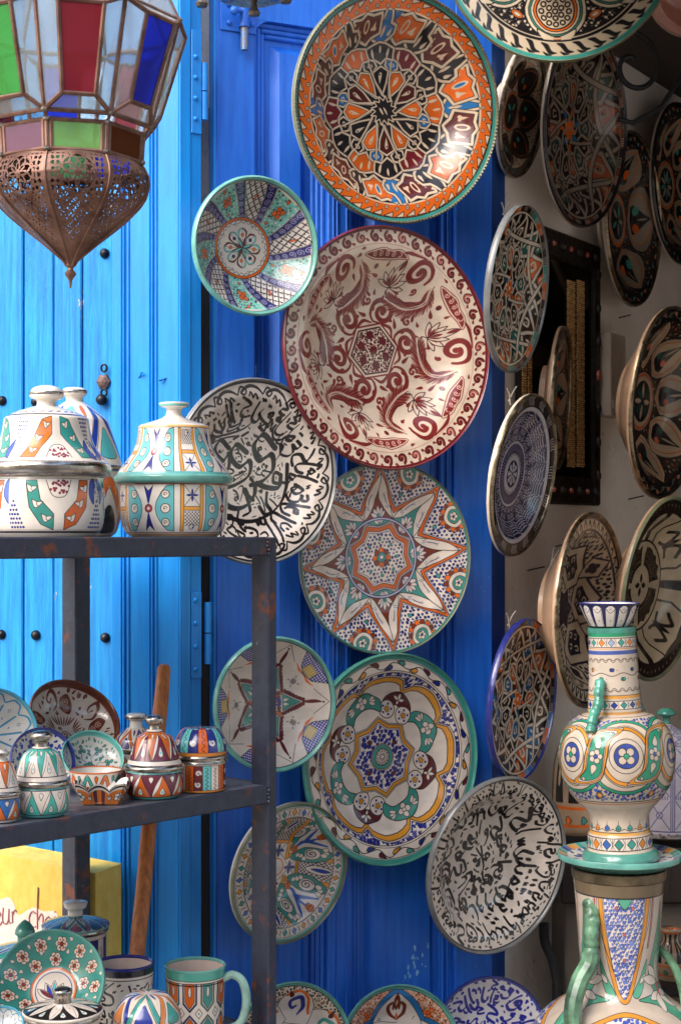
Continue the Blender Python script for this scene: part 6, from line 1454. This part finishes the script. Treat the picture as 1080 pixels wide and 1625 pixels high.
def flatjar(label, x, d, r, hgt, bodyf, lidf, knob, km, rimm, kb=SILVER, group=G3):
    o = base_thing('lidded_jar', label, 'jar', x, Z3, d, group); k = d/F
    lathe_part('body', [(r*.9, 0), (r*.93, 8), (r*.93, hgt-8)], bodyf, k, o, spin=20)
    lathe_part('trim_band', [(r*.93, hgt-10), (r*1.0, hgt-7), (r*1.0, hgt-3), (r*.98, hgt)], SILVER, k, o, smooth_n=2)
    ld = lathe_part('lid', [(r*1.0, hgt-2), (r*1.03, hgt+1), (r*1.0, hgt+4), (r*.8, hgt+8), (r*.5, hgt+12), (r*.22, hgt+15), (r*.16, hgt+18)], lidf, k, o, spin=20)
    lathe_part('knob', [(a, b+hgt) for a, b in knob], km, k, ld); return o
KN = [(10, 17), (10, 26), (16, 31), (18, 36), (16, 42), (8, 45), (0, 45)]
flatjar('jar with a flat patterned lid and teal knob behind the script mug', 120, 2.30, 52, 154-2, lambda C, H: p_panels(C, H, 20, 88, ((40, 50, 120), W_, (120, 40, 40), TL_)), lambda C, H: p_scroll(C, H, 9, [(150, 100, 130), (60, 110, 160)], 89, (150, 190, 190)), [(12, 17), (12, 25), (17, 29), (18, 33), (18, 38), (0, 41)], WHITE, TEALG)
flatjar('jar with a pointed teal knob at the left of the bottom shelf', 40, 2.18, 56, 152, lambda C, H: p_scroll(C, H, 9, [T_, B_], 90), lambda C, H: p_scroll(C, H, 9, [(90, 120, 190), (60, 170, 160)], 91), [(12, 14), (12, 26), (16, 30), (13, 40), (6, 48), (0, 52)], TEALD, TEALG)
flatjar('jar with a black leafy lid and silver knob, front of the bottom shelf', 100, 1.97, 62, 166-22, lambda C, H: p_scroll(C, H, 8, [K_, (60, 60, 60)], 92), lambda C, H: p_zig(C, H, 9, K_, W_, 93, True, True), [(13, 12), (13, 24), (15, 28), (15, 34), (10, 38), (0, 39)], SILVER, SILVER)
dish('flower_bowl', 'teal bowl scattered with white blossoms leaning on the bottom shelf', 79, 1560, 84, .93, 120, d_scatter_flowers(), kind='flatbowl', h=.4, d=2.06, rim=TEALG, back=WHITE, rw=.045, cat='bowl', rth=.008, foot=.35)
dish('small_bowl', 'small sky blue bowl in the bottom left corner', 2, 1628, 34, .85, 100, d_petal_bowl(256), kind='bowl', h=.5, d=1.9, rim=plain_glaze('sky_rim', (90, 186, 214)), back=WHITE, rw=.06, cat='bowl', rth=.004)
# ================================================================ yellow sign board and broomstick
YP = Plane(152, 2.55, -15)
ys = thing('painted_sign', 'flaking yellow wooden sign with red hand lettering behind the rack', 'sign', YP.M)
YEL = paint_mat('paint_yellow', (240, 200, 84), (250, 222, 116), chips=.25, rough=.6, bump=.7, grain=(10, 10, 6), chipc=(90, 74, 60))
# tapered board, top edge falling to the right
xa, xb = YP.s_(-60), YP.s_(152); za, zb = YP.z_(-60, 1344), YP.z_(152, 1386); z0 = .02
MB().add([(xa, 0, z0), (xb, 0, z0), (xb, 0, zb), (xa, 0, za), (xa, .055, z0), (xb+.020, .055, z0), (xb+.020, .055, zb+.006), (xa, .055, za+.006)], [(0, 1, 2, 3), (5, 4, 7, 6), (3, 2, 6, 7), (1, 5, 6, 2), (4, 0, 3, 7), (0, 4, 5, 1)]).build('board', YEL, ys, smooth=False)
# peeled white patch with the lettering drawn on it (real letters as strokes)
def sgn():
    X = lambda x: YP.s_(x); Z = lambda x, y: YP.z_(x, y)
    patch = [(-20, 1445), (10, 1424), (22, 1432), (30, 1452), (52, 1440), (70, 1446), (92, 1450), (92, 1500), (60, 1505), (20, 1500), (-20, 1500)]
    c = catmull([(X(a), Z(a, b)) for a, b in patch], 4, True); n = len(c); MB().add([(p[0], -.0007, p[1]) for p in c], [tuple(range(n))]).build('bare_patch', plaster_mat('bare_wood_pale', (232, 214, 200), (242, 228, 214), 20, .5), ys, smooth=False)
    strokes = {'e': [[(-10, 1460), (2, 1452), (-4, 1444), (-12, 1452), (-10, 1466), (0, 1468), (4, 1462)]], 'u': [[(6, 1440), (5, 1460), (10, 1466), (14, 1460), (15, 1442)], [(15, 1442), (15, 1462), (19, 1464)]], 'r': [[(20, 1446), (21, 1464)], [(21, 1452), (24, 1444), (27, 1446)]],
     'c': [[(58, 1450), (52, 1446), (47, 1456), (50, 1470), (58, 1470)]], 'h': [[(61, 1408), (60, 1440), (60, 1474)], [(60, 1462), (66, 1450), (69, 1456), (68, 1474)]], 'o': [[(78, 1454), (73, 1460), (74, 1472), (80, 1474), (83, 1464), (78, 1454)]], 'i': [[(88, 1454), (88, 1472)], [(88, 1446), (88, 1447.5)]], 'x': [[(93, 1454), (103, 1474)], [(103, 1454), (93, 1474)]]}
    INK = plain_glaze('sign_ink', (176, 104, 118), .6)
    for ch, ss in strokes.items():
        b = MB()
        for st in ss:
            q = catmull([(X(a), Z(a, bb)) for a, bb in st], 4); b.tube([(p[0], -.0009, p[1]) for p in q], .0012, 6)
        b.build('letter_'+ch, INK, ys)
sgn()
bs = MB(); p0 = P(260, 1064, 2.44); p1 = P(218, 1512, 2.27); dr = (p1-p0); pts = [p0+dr*(i/14)+Vector((.0004*math.sin(i*1.3), 0, 0)) for i in range(20)]
bs.tube(pts, [.0098, .0106]+[.0112]*18, 12).sphere(p0, .0104, 12, 8); tag(bs.build('broom_handle', WOOD), 'worn brown wooden pole leaning behind the middle shelf', 'pole')
# ================================================================ hanging lantern
lx, ld_ = 112, 1.78; k = ld_/F
ln = thing('hanging_lantern', 'octagonal copper lantern with coloured glass panes hanging at the top left', 'lantern', Matrix.Translation(((lx-540)/F*ld_, ld_, EYE)))
A0 = math.radians(-90-8); Hh = lambda y: (HZ-y)*k
def ringpt(r, y, i, da=0.0): t = A0+(i+da)*math.pi/4; return Vector((r*k*math.cos(t), r*k*math.sin(t), Hh(y)))
GL = {'green': glass_mat('glass_green', (90, 190, 90), .6), 'red': glass_mat('glass_red', (170, 50, 62), .5), 'blue': glass_mat('glass_blue', (34, 60, 225), .55), 'clear': glass_mat('glass_clear', (232, 242, 244), .78), 'plum': glass_mat('glass_plum', (130, 84, 110), .4), 'lime': glass_mat('glass_lime', (150, 205, 120), .5), 'amber': glass_mat('glass_amber', (104, 54, 24), .3)}
def pane(q, m, par=ln):
    q = [Vector(v) for v in q]; n = (q[1]-q[0]).cross(q[2]-q[0]).normalized()*.0010; c = [v-n for v in q]+[v+n for v in q]; L_ = len(q)
    return MB().add(c, [tuple(range(L_))[::-1], tuple(range(L_, 2*L_))]+[(i, (i+1) % L_, L_+(i+1) % L_, L_+i) for i in range(L_)]).build('pane', m, par, smooth=False)
fr = MB()
def came(a, b, r=.0024): fr.tube([a, b], r, 6)
yb_, yt_ = 206, 40; rb, rt = 130, 176
pc = ['red', 'blue', 'clear', 'green', 'red', 'clear', 'blue', 'green']
cols8 = {0: 'red', 1: 'blue', 2: 'green', 3: 'red', 4: 'blue', 5: 'red', 6: 'blue', 7: 'green'}
for i in range(8):
    V0, V1, T0, T1 = ringpt(rb, yb_, i), ringpt(rb, yb_, i+1), ringpt(rt, yt_, i), ringpt(rt, yt_, i+1)
    out = ringpt(1, 0, i, .5); out.z = 0; out.normalize(); push = out*(13*k)
    def onf(u, v): return (V0*(1-u)+V1*u)*(1-v)+(T0*(1-u)+T1*u)*v
    q = [onf(.26, .13)+push, onf(.74, .13)+push, onf(.76, .90)+push*1.5, onf(.24, .90)+push*1.5]
    pane(q, GL[cols8[i]]); pane([V0, q[0], q[3], T0], GL['clear']); pane([q[1], V1, T1, q[2]], GL['clear']); pane([V0, V1, q[1], q[0]], GL['clear']); pane([q[3], q[2], T1, T0], GL['clear'])
    for a, c in ((V0, T0), (V0, V1), (q[0], q[1]), (q[1], q[2]), (q[2], q[3]), (q[3], q[0]), (V0, q[0]), (V1, q[1]), (T0, T1), (T0, q[3]), (T1, q[2])): came(a, c, .0027)
    # band of small panes and upper roof panes
    B0, B1 = ringpt(116, 262, i), ringpt(116, 262, i+1); C0, C1 = ringpt(119, 218, i), ringpt(119, 218, i+1)
    pane([B0, B1, C1, C0], GL[['lime', 'amber', 'plum', 'blue', 'lime', 'amber', 'lime', 'plum'][i]])
    for a, c in ((B0, B1), (C0, C1), (B0, C0), (B0*.93+B1*.07, C0*.93+C1*.07), (B0*.07+B1*.93, C0*.07+C1*.93)): came(a, c, .0025)
    R0, R1 = ringpt(124, -75, i), ringpt(124, -75, i+1); pane([T0, T1, R1, R0], GL['clear']); came(T0, R0); came(R0, R1)
    came(V0, C0, .002)
sol = MB()
for i in range(8):
    for r_, y_ in ((rb, yb_), (rt, yt_), (119, 218), (116, 262)): sol.sphere(ringpt(r_, y_, i), .0042, 7, 5, .8)
sol.build('solder_joint', metal_mat('solder', (150, 140, 132), (90, 78, 70), .4, 60, .8), ln)['kind'] = 'stuff'
fr.build('frame', COPPER, ln)
# pierced dome: a cut metal sheet per side
dprof = [(262, 113), (272, 120), (284, 126), (298, 128), (312, 124), (326, 115), (340, 101), (355, 83), (370, 64), (385, 45), (400, 27), (413, 12), (422, 6)]
def dome_r(y): return float(np.interp(y, [p[0] for p in dprof], [p[1] for p in dprof]))
def pierced(u, y):
    """True where the sheet is cut away. u across the side (-1..1 of its half width), y photo row"""
    hw = dome_r(y)*math.tan(math.pi/8); X = u*hw; Y = y-299
    if abs(X) > hw-8 or y < 268 or y > 388: return False
    if y > 340 and abs(X) > hw-6.5: return False
    def near(cx, cy, r, w=1.7): return abs(math.hypot(X-cx, Y-cy)-r) < w
    if math.hypot(X, Y) < 32:
        if math.hypot(X, Y) > 29.5: return False
        for j in range(8):
            a = j*math.pi/4
            if near(15.5*math.cos(a), 15.5*math.sin(a), 14, 1.25): return False
        return True
    gx, gy = X/13, (y-334)/13
    fx, fy = gx-round(gx), gy-round(gy)
    if y > 326:
        if abs(math.hypot(fx, fy)-.50) < .105 or abs(math.hypot(abs(fx)-.5, abs(fy)-.5)-.50) < .105: return False
        return True
    if abs(X) > 12: return (math.hypot((X % 9)-4.5, (Y % 9)-4.5) < 3.1)
    return False
def dome_side(i):
    NU, NV = 52, 96; b = MB(); ys = [262+(422-262)*j/NV for j in range(NV+1)]; idx = {}; vs = []; fs = []
    def vert(a, j, inner):
        key = (a, j, inner)
        if key not in idx:
            y = ys[j]; R = dome_r(y)-(1.0 if inner else 0); u = a/NU; p = ringpt(R, y, i)*(1-u)+ringpt(R, y, i+1)*u
            bul = math.sin(math.pi*u)*.05*R*k; o_ = ringpt(1, 0, i, .5); o_.z = 0; o_.normalize(); idx[key] = len(vs); vs.append(p+o_*bul)
        return idx[key]
    solid = [[not pierced(((a+.5)/NU)*2-1, (ys[j]+ys[j+1])/2) for a in range(NU)] for j in range(NV)]
    for j in range(NV):
        for a in range(NU):
            if not solid[j][a]: continue
            fs.append((vert(a, j, 0), vert(a, j+1, 0), vert(a+1, j+1, 0), vert(a+1, j, 0)))
            for (da, dj, e) in ((-1, 0, ((a, j), (a, j+1))), (1, 0, ((a+1, j+1), (a+1, j))), (0, -1, ((a+1, j), (a, j))), (0, 1, ((a, j+1), (a+1, j+1)))):
                na, nj = a+da, j+dj
                if 0 <= na < NU and 0 <= nj < NV and not solid[nj][na]:
                    (a1, j1), (a2, j2) = e; fs.append((vert(a1, j1, 0), vert(a1, j1, 1), vert(a2, j2, 1), vert(a2, j2, 0)))
    b.add(vs, fs); b.build('pierced_side', COPPER, ln, smooth=False)
for i in range(8): dome_side(i)
rb_ = MB()
for i in range(8): rb_.tube([ringpt(dome_r(y)+.6, y, i) for y, _ in dprof], .0014, 6)
rb_.build('seam', COPPER, ln)
MB().lathe([(0, Hh(458)), (2*k, Hh(456)), (2.6*k, Hh(446)), (5*k, Hh(441)), (8.5*k, Hh(437)), (9*k, Hh(433)), (5*k, Hh(429)), (4.5*k, Hh(426)), (8*k, Hh(421)), (6*k, Hh(414)), (9*k, Hh(408))], 20).build('finial', COPPER, ln)
# lantern bottom hanging just above the frame, with small turned drops
l2 = thing('hanging_lantern', 'pale metal base of a second lantern with little turned drops at the very top', 'lantern', Matrix.Translation(P(398, -4, 2.2)))
MB().lathe([(0, .004), (.045, .0), (.052, .004), (.054, .018), (.050, .03), (.03, .05), (0, .055)], 10).build('base', SILVER, l2)
for x, y in ((320, 12), (403, 26), (453, 6)):
    q = P(x, y, 2.2)-P(398, -4, 2.2); MB().lathe([(0, 0), (.007, .001), (.0085, .005), (.005, .010), (.0035, .016), (.005, .022), (.003, .040), (0, .041)], 14, M=Matrix.Translation(q)).build('drop', metal_mat('drop_bronze', (130, 120, 112), (84, 74, 68), .4, 50), l2)
MB().tube([(-.068, 0, .03), (0, 0, .045), (.05, 0, .03)], .003, 6).build('arm', IRON, l2)
# ================================================================ shop side
VD = 2.60; kv = VD/F
def vz(y): return EYE-(y-HZ)/F*VD
# big jug (its foot stands on the low table)
jg = thing('handled_jug', 'huge flared-neck jug with green ribbed handles at the bottom right', 'jug', Matrix.Translation(((981-540)/F*VD, VD, .616)))
zj = lambda y: (vz(y)-.616)
def pxp(pts): return [(r*kv, zj(y)) for r, y in pts]
jp = [(70, 1740), (94, 1732), (122, 1708), (139, 1675), (140, 1645), (125, 1616), (104, 1598), (82, 1583), (68, 1568), (62, 1550), (61, 1530), (63, 1500), (66, 1460), (69, 1420), (72, 1392)]
pr = smooth_prof([(r, -y) for r, y in jp], 4); Hj = arclen(pr); Rj = max(r for r, _ in pr)
b = MB().lathe([(r*kv, zj(-y)) for r, y in pr], 80, M=Matrix.Rotation(math.radians(-152), 4, 'Z')); b.build('body', glaze_mat('jug_decoration', p_jug(2*math.pi*Rj*.72, Hj, 3)), jg)
MB().lathe(pxp([(72, 1392), (74, 1390), (75, 1376), (70, 1376), (66, 1392), (60, 1420)]), 64).build('mouth', metal_mat('tarnished_collar', (130, 116, 92), (84, 74, 58), .4, 30, .6), jg)
MB().lathe([(0, .001), (70*kv, .001), (72*kv, zj(1738))], 40).build('foot', WHITE, jg)
def strap_handle(par, pts, y0, wid, nm='handle', ribs=9, mat=GREENH):
    """flat ribbed handle; pts [(dx px, y px, dy m)]"""
    c = catmull([(a, b_) for a, b_, _ in pts], 6); dep = np.interp(np.linspace(0, 1, len(c)), np.linspace(0, 1, len(pts)), [p[2] for p in pts]); n = len(c)
    rad = [wid*kv*(1+.09*math.sin(i/n*ribs*2*math.pi)-.12*(i/n)) for i in range(n)]
    return MB().tube([(c[i][0]*kv, dep[i], zj(c[i][1]) if par is jg else vz(c[i][1])-y0) for i in range(n)], rad, 10).build(nm, mat, par)
strap_handle(jg, [(-50, 1424, -.034), (-51, 1445, -.055), (-53, 1475, -.062), (-54, 1500, -.064)], 0, 13, ribs=6); strap_handle(jg, [(-54, 1496, -.064), (-58, 1513, -.068), (-73, 1536, -.076), (-85, 1572, -.088), (-86, 1618, -.100), (-80, 1650, -.108)], 0, 15, ribs=0)
strap_handle(jg, [(62, 1505, .01), (74, 1515, .0), (88, 1535, -.01), (98, 1570, -.015), (102, 1600, -.015)], 0, 7, ribs=0)
# plate laid on the jug
tp = thing('painted_plate', 'small plate lying flat on the jug mouth under the tall vase', 'plate', Matrix.Translation(((982-540)/F*VD, VD, vz(1373))))
cvp = d_floral_bowl(256, (70, 90, 160), B_, 94); rim_ticks(cvp, .86, .98, 28, ((70, 160, 150), (226, 150, 60), (60, 80, 160)))
MB().lathe([(0, .010), (60*kv, .010), (80*kv, .013), (97*kv, .021), (98*kv, .018), (97*kv, .012), (76*kv, .001), (0, .001)], 72, uv='top', mis=[0]*3+[1]*4).build('dish', [glaze_mat('laid_plate_decoration', cvp), TEALG], tp)
# tall vase standing on it
zb_ = vz(1373)+.0105
vs_ = thing('tall_vase', 'tall-necked vase with orange and green scroll belly standing on the small plate', 'vase', Matrix.Translation(((984-540)/F*VD, VD, zb_)) @ Matrix.Rotation(math.radians(-2.2), 4, 'Y'))
def vpart(nm, pts, fn, spin=-90, n=72):
    pr = smooth_prof([(r, 1360-y) for r, y in pts], 4); Hq = arclen(pr); R = max(r for r, _ in pr)
    return MB().lathe([(r*kv, z*kv) for r, z in pr], n, M=Matrix.Rotation(math.radians(spin), 4, 'Z')).build(nm, glaze_mat(nm+'_decoration', fn(2*math.pi*R, Hq)), vs_, ang=60)
vpart('foot', [(60, 1360), (61, 1354), (57, 1346), (51, 1342), (50.5, 1330), (51, 1320), (48, 1316), (46, 1304), (47, 1290), (54, 1278), (62, 1270)], vase_foot)
vpart('belly', [(62, 1270), (74, 1256), (85, 1236), (91, 1210), (91.5, 1186), (86, 1162), (74, 1143), (58, 1132), (43, 1127)], vase_belly)
vpart('neck', [(43.5, 1128), (42, 1112), (40, 1080), (38.5, 1040), (37.5, 1010), (38, 993)], vase_neck)
MB().lathe([(0, (1360-1003)*kv), (34*kv, (1360-1003)*kv), (35*kv, (1360-992)*kv), (38.4*kv, (1360-992)*kv), (38.3*kv, (1360-1000)*kv)], 40).build('lip', TEALD, vs_)
def vh(pts, w_):
    c = catmull([(a, b_) for a, b_, _ in pts], 6); dep = np.interp(np.linspace(0, 1, len(c)), np.linspace(0, 1, len(pts)), [p[2] for p in pts]); n = len(c)
    MB().tube([(c[i][0]*kv, dep[i], (1360-c[i][1])*kv) for i in range(n)], [w_*kv*(1+.11*math.sin(i/n*6*2*math.pi)) for i in range(n)], 10).build('handle', plain_glaze('vase_handle_glaze', (84, 164, 144), .22, .6), vs_)
vh([(-27, 1074, -.036), (-31, 1090, -.045), (-34, 1110, -.052), (-42, 1124, -.056), (-47, 1140, -.060), (-50, 1150, -.066)], 8.2)
vh([(30, 1076, .036), (36, 1095, .045), (44, 1120, .052), (52, 1140, .058)], 8.2)
# fluted bowl on the vase
fb = thing('fluted_bowl', 'small white bowl with navy flutes set on top of the tall vase', 'bowl', Matrix.Translation(((966-540)/F*VD, VD, vz(993))))
def fluted(C, H):
    cv = pot(C, H, (226, 218, 210), 3, 95); n = 13; w = C/n
    for i in range(n+1):
        x = i*w; cv.shape([(x-w*.11, 0), (x+w*.11, 0), (x+w*.16, H), (x-w*.16, H)], (34, 36, 84)); cv.line([(x-w*.18, 0), (x-w*.2, H)], .7, K_)
        cv.curve([(x+w*.15, H*.80), (x+w*.5, H*.62), (x+w*.85, H*.80)], .8, K_); cv.curve([(x+w*.15, H*.86), (x+w*.5, H*.99), (x+w*.85, H*.86)], 3, (34, 36, 84))
        for q in ((.5, .8), (.45, .76), (.55, .76), (.5, .3), (.45, .26), (.55, .26)): cv.dot(x+w*q[0], H*q[1], .6, K_)
    cv.band(H*.92, H, (30, 30, 60)); return cv
lathe_part('outside', [(31, 0), (36, 8), (42, 20), (48, 36)], fluted, kv, fb); MB().lathe([(0, .004), (30*kv, .005), (47*kv, 36*kv)], 48).build('inside', WHITE, fb)
MB().lathe([(48*kv, 35*kv), (48.6*kv, 36.5*kv), (47*kv, 37*kv), (46.6*kv, 35*kv)], 48).build('rim', NAVYG, fb)
# mirror in its carved frame on the inner wall
MF = Plane(820, WALLP.d_(820, .003), 58)
mr = thing('framed_mirror', 'tall dark carved mirror with gilded edge strips and modelled gold reflection strips between the narrow plates', 'mirror', MF.M)
a_, b2 = MF.s_(815), MF.s_(945); zt, z_b = MF.z_(945, 392), MF.z_(945, 803); fw = .055
CARV = metal_mat('carved_dark', (46, 34, 26), (22, 18, 16), .42, 60, .25, 1.0); GOLD = metal_mat('gilding_and_reflected_gold', (244, 204, 140), (170, 120, 72), .42, 130, .0, 1.0)
for nm, q in (('frame_board', (a_, a_+fw, -.011, 0, z_b, zt)), ('frame_board', (b2-fw*.62, b2, -.011, 0, z_b, zt)), ('frame_board', (a_+fw+.0004, b2-fw*.62-.0004, -.011, 0, zt-fw, zt)), ('frame_board', (a_+fw+.0004, b2-fw*.62-.0004, -.011, 0, z_b, z_b+fw))): MB().box(*q, bev=.004).build(nm, CARV, mr)
MB().box(a_+fw, b2-fw*.62, -.004, -.001, z_b+fw, zt-fw).build('mirror_glass', metal_mat('old_mirror', (60, 54, 48), (40, 36, 32), .12, 6, .9, .05), mr, smooth=False)
for xc, w_ in ((905.5, .0185), (920.5, .0185), (826, .010), (835, .009)):  # middle pair is a gold reflection built as bright strips; left pair is gilding
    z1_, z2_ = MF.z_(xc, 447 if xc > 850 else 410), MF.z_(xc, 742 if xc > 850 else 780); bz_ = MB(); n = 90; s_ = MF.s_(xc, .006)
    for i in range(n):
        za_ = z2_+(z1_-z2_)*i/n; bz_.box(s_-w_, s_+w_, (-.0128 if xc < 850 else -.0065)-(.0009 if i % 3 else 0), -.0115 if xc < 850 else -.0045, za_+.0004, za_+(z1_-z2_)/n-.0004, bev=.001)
    bz_.build('gilt_and_reflection_strip', GOLD, mr)
for i in range(9):
    for zz in (zt-fw*.5, z_b+fw*.5): MB().sphere((a_+.03+i*(b2-a_-.06)/8, -.011, zz), .006 if i % 2 else .009, 8, 5, 1.0).build('boss', [CARV, plain_glaze('coral_boss', (170, 70, 40), .3)][i % 2], mr)
for i in range(7): MB().sphere((b2-fw*.3, -.011, z_b+.06+i*(zt-z_b-.12)/6), .0075, 8, 5, 1.6).build('boss', plain_glaze('coral_boss', (170, 70, 40), .3) if i == 3 else CARV, mr)
# white switch box
EB = MF; sb = thing('switch_box', 'small white electrical box right of the mirror', 'electrical box', WALLP.M)
q0, q1 = WALLP.s_(946), WALLP.s_(971); MB().box(q0, q1, -.03, -.001, WALLP.z_(960, 664), WALLP.z_(960, 532), bev=.003).build('cover', plain_glaze('box_plastic', (206, 188, 168), .5, .1), sb)
MB().box(q1-.012, q1-.004, -.034, -.0303, WALLP.z_(960, 610), WALLP.z_(960, 594), bev=.001).build('catch', CREAM, sb); MB().box(q0+.010, q1-.022, -.0315, -.0303, WALLP.z_(960, 650), WALLP.z_(960, 638)).build('label_plate', CREAM, sb)
nail(836, 906, WALLP, lab='small dark nail in the white wall below the navy ringed plate', L=.03); nail(880, 868, WALLP, L=.026, lab='dark nail above the deep geometric platter'); nail(996, 793, WALLP, L=.03, lab='rusty nail above the dark cross platter'); nail(981, 505, WALLP, L=.022, lab='nail above the pale wire loop right of the mirror')
nail(703, 612, RL, L=.01, mat=BLUE_E, lab='tiny blue painted nail on the deep blue door')
nail(216, 603, LL, L=.012, mat=BLUE_E, lab='short blue painted nail on the left stile moulding', tw=(1, .5, .9)); nail(268, 598, LL, L=.012, mat=BLUE_D, lab='short dark nail on the plain part of the left stile', tw=(-1, .5, -.5))
# wrought iron scrolls in the dark corner
SCR = Plane(1000, 3.02, 20); pts = []
for i in range(40):
    t = i/39; r = .012+.055*t; a = 1.2+t*7.2; pts.append((r*math.cos(a), 0, r*math.sin(a)))
c0 = (SCR.s_(1003), 0, SCR.z_(1003, 105)); q = [(p[0]+c0[0], 0, p[2]+c0[2]) for p in pts]
o = MB().tube(q, .0052, 8).tube([(c0[0]-.03, 0, c0[2]-.10), (c0[0]+.0, 0, c0[2]-.105), (c0[0]+.06, 0, c0[2]-.07), (c0[0]+.11, 0, c0[2]+.0), (c0[0]+.12, 0, c0[2]+.2)], .0052, 8).build('iron_scroll', DKIRON, None, SCR.M); tag(o, 'black wrought iron scroll in the dark upper right corner', 'ironwork')
# things behind the vase
cb = thing('dark_cabinet', 'dark low cabinet behind the tall vase and the jug', 'cabinet', Matrix.Translation(P(985, 1340, 2.98)))
MB().box(-.115, .5, -.04, .35, -.10, .0, bev=.004).build('drawer_front', DWOOD, cb); MB().box(-.105, .5, -.02, .35, -.78, -.1005, bev=.003).build('side_panel', plaster_mat('cabinet_grey', (104, 94, 84), (86, 78, 70), 4, .2), cb)
dB = 2.86; zB = EYE-(1334-HZ)/F*2.94
o = base_thing('lidded_jar', 'black and orange striped pot half hidden left of the tall vase', 'jar', 916, zB, 3.02); lathe_part('body', [(32, 0), (38, 12), (41, 60), (38, 110), (30, 140), (22, 150)], lambda C, H: p_dark(C, H), 3.02/F, o)
o = base_thing('lidded_jar', 'navy and white geometric pot with a teal knob right of the tall vase', 'jar', 1056, zB, 3.0); lathe_part('body', [(46, 0), (50, 5), (52, 30), (53, 100), (50, 135), (40, 150)], p_navy_geo, 3.0/F, o); ld = lathe_part('lid', [(46, 146), (44, 152), (30, 164), (14, 172), (8, 176)], p_navy_geo, 3.0/F, o); lathe_part('knob', [(7, 175), (6, 186), (14, 190), (15, 194), (8, 200), (0, 201)], TEALD, 3.0/F, ld)
MB().lathe([(48*3/F, .001), (55*3/F, .003), (55*3/F, .008), (48*3/F, .010)], 40).build('trim_band', SILVER, o)
o = base_thing('small_vase', 'small dark vase in the shade right of the jug neck', 'vase', 1064, EYE-(1552-HZ)/F*2.8, 2.8); lathe_part('body', [(22, 0), (29, 20), (27, 45), (15, 58), (13, 68), (17, 76), (16, 80)], lambda C, H: p_dark(C, H, 96, (T_, T_)), 2.8/F, o)
st = thing('low_stool', 'small dark stool holding the shaded vase', 'stool', Matrix.Translation(((1066-540)/F*2.8, 2.84, 0)))
zt_ = EYE-(1552-HZ)/F*2.8; MB().box(-.08, .14, -.09, .08, zt_-.02, zt_-.0005, bev=.003).build('seat', DWOOD, st)
for a in (-.06, .12):
    for c in (-.07, .06): MB().box(a-.012, a+.012, c-.012, c+.012, 0, zt_-.0205).build('leg', DWOOD, st)
# curved iron leg in front of the white wall
lg = MB(); pts = catmull([(858, 1440), (860, 1470), (872, 1500), (880, 1540), (880, 1590), (872, 1640), (876, 1720)], 5); lg.tube([P(a+4, b_+25, 2.93) for a, b_ in pts], .009, 10)
tag(lg.build('iron_support', DKIRON), 'curved dark iron leg against the white wall under the black script platter', 'ironwork')
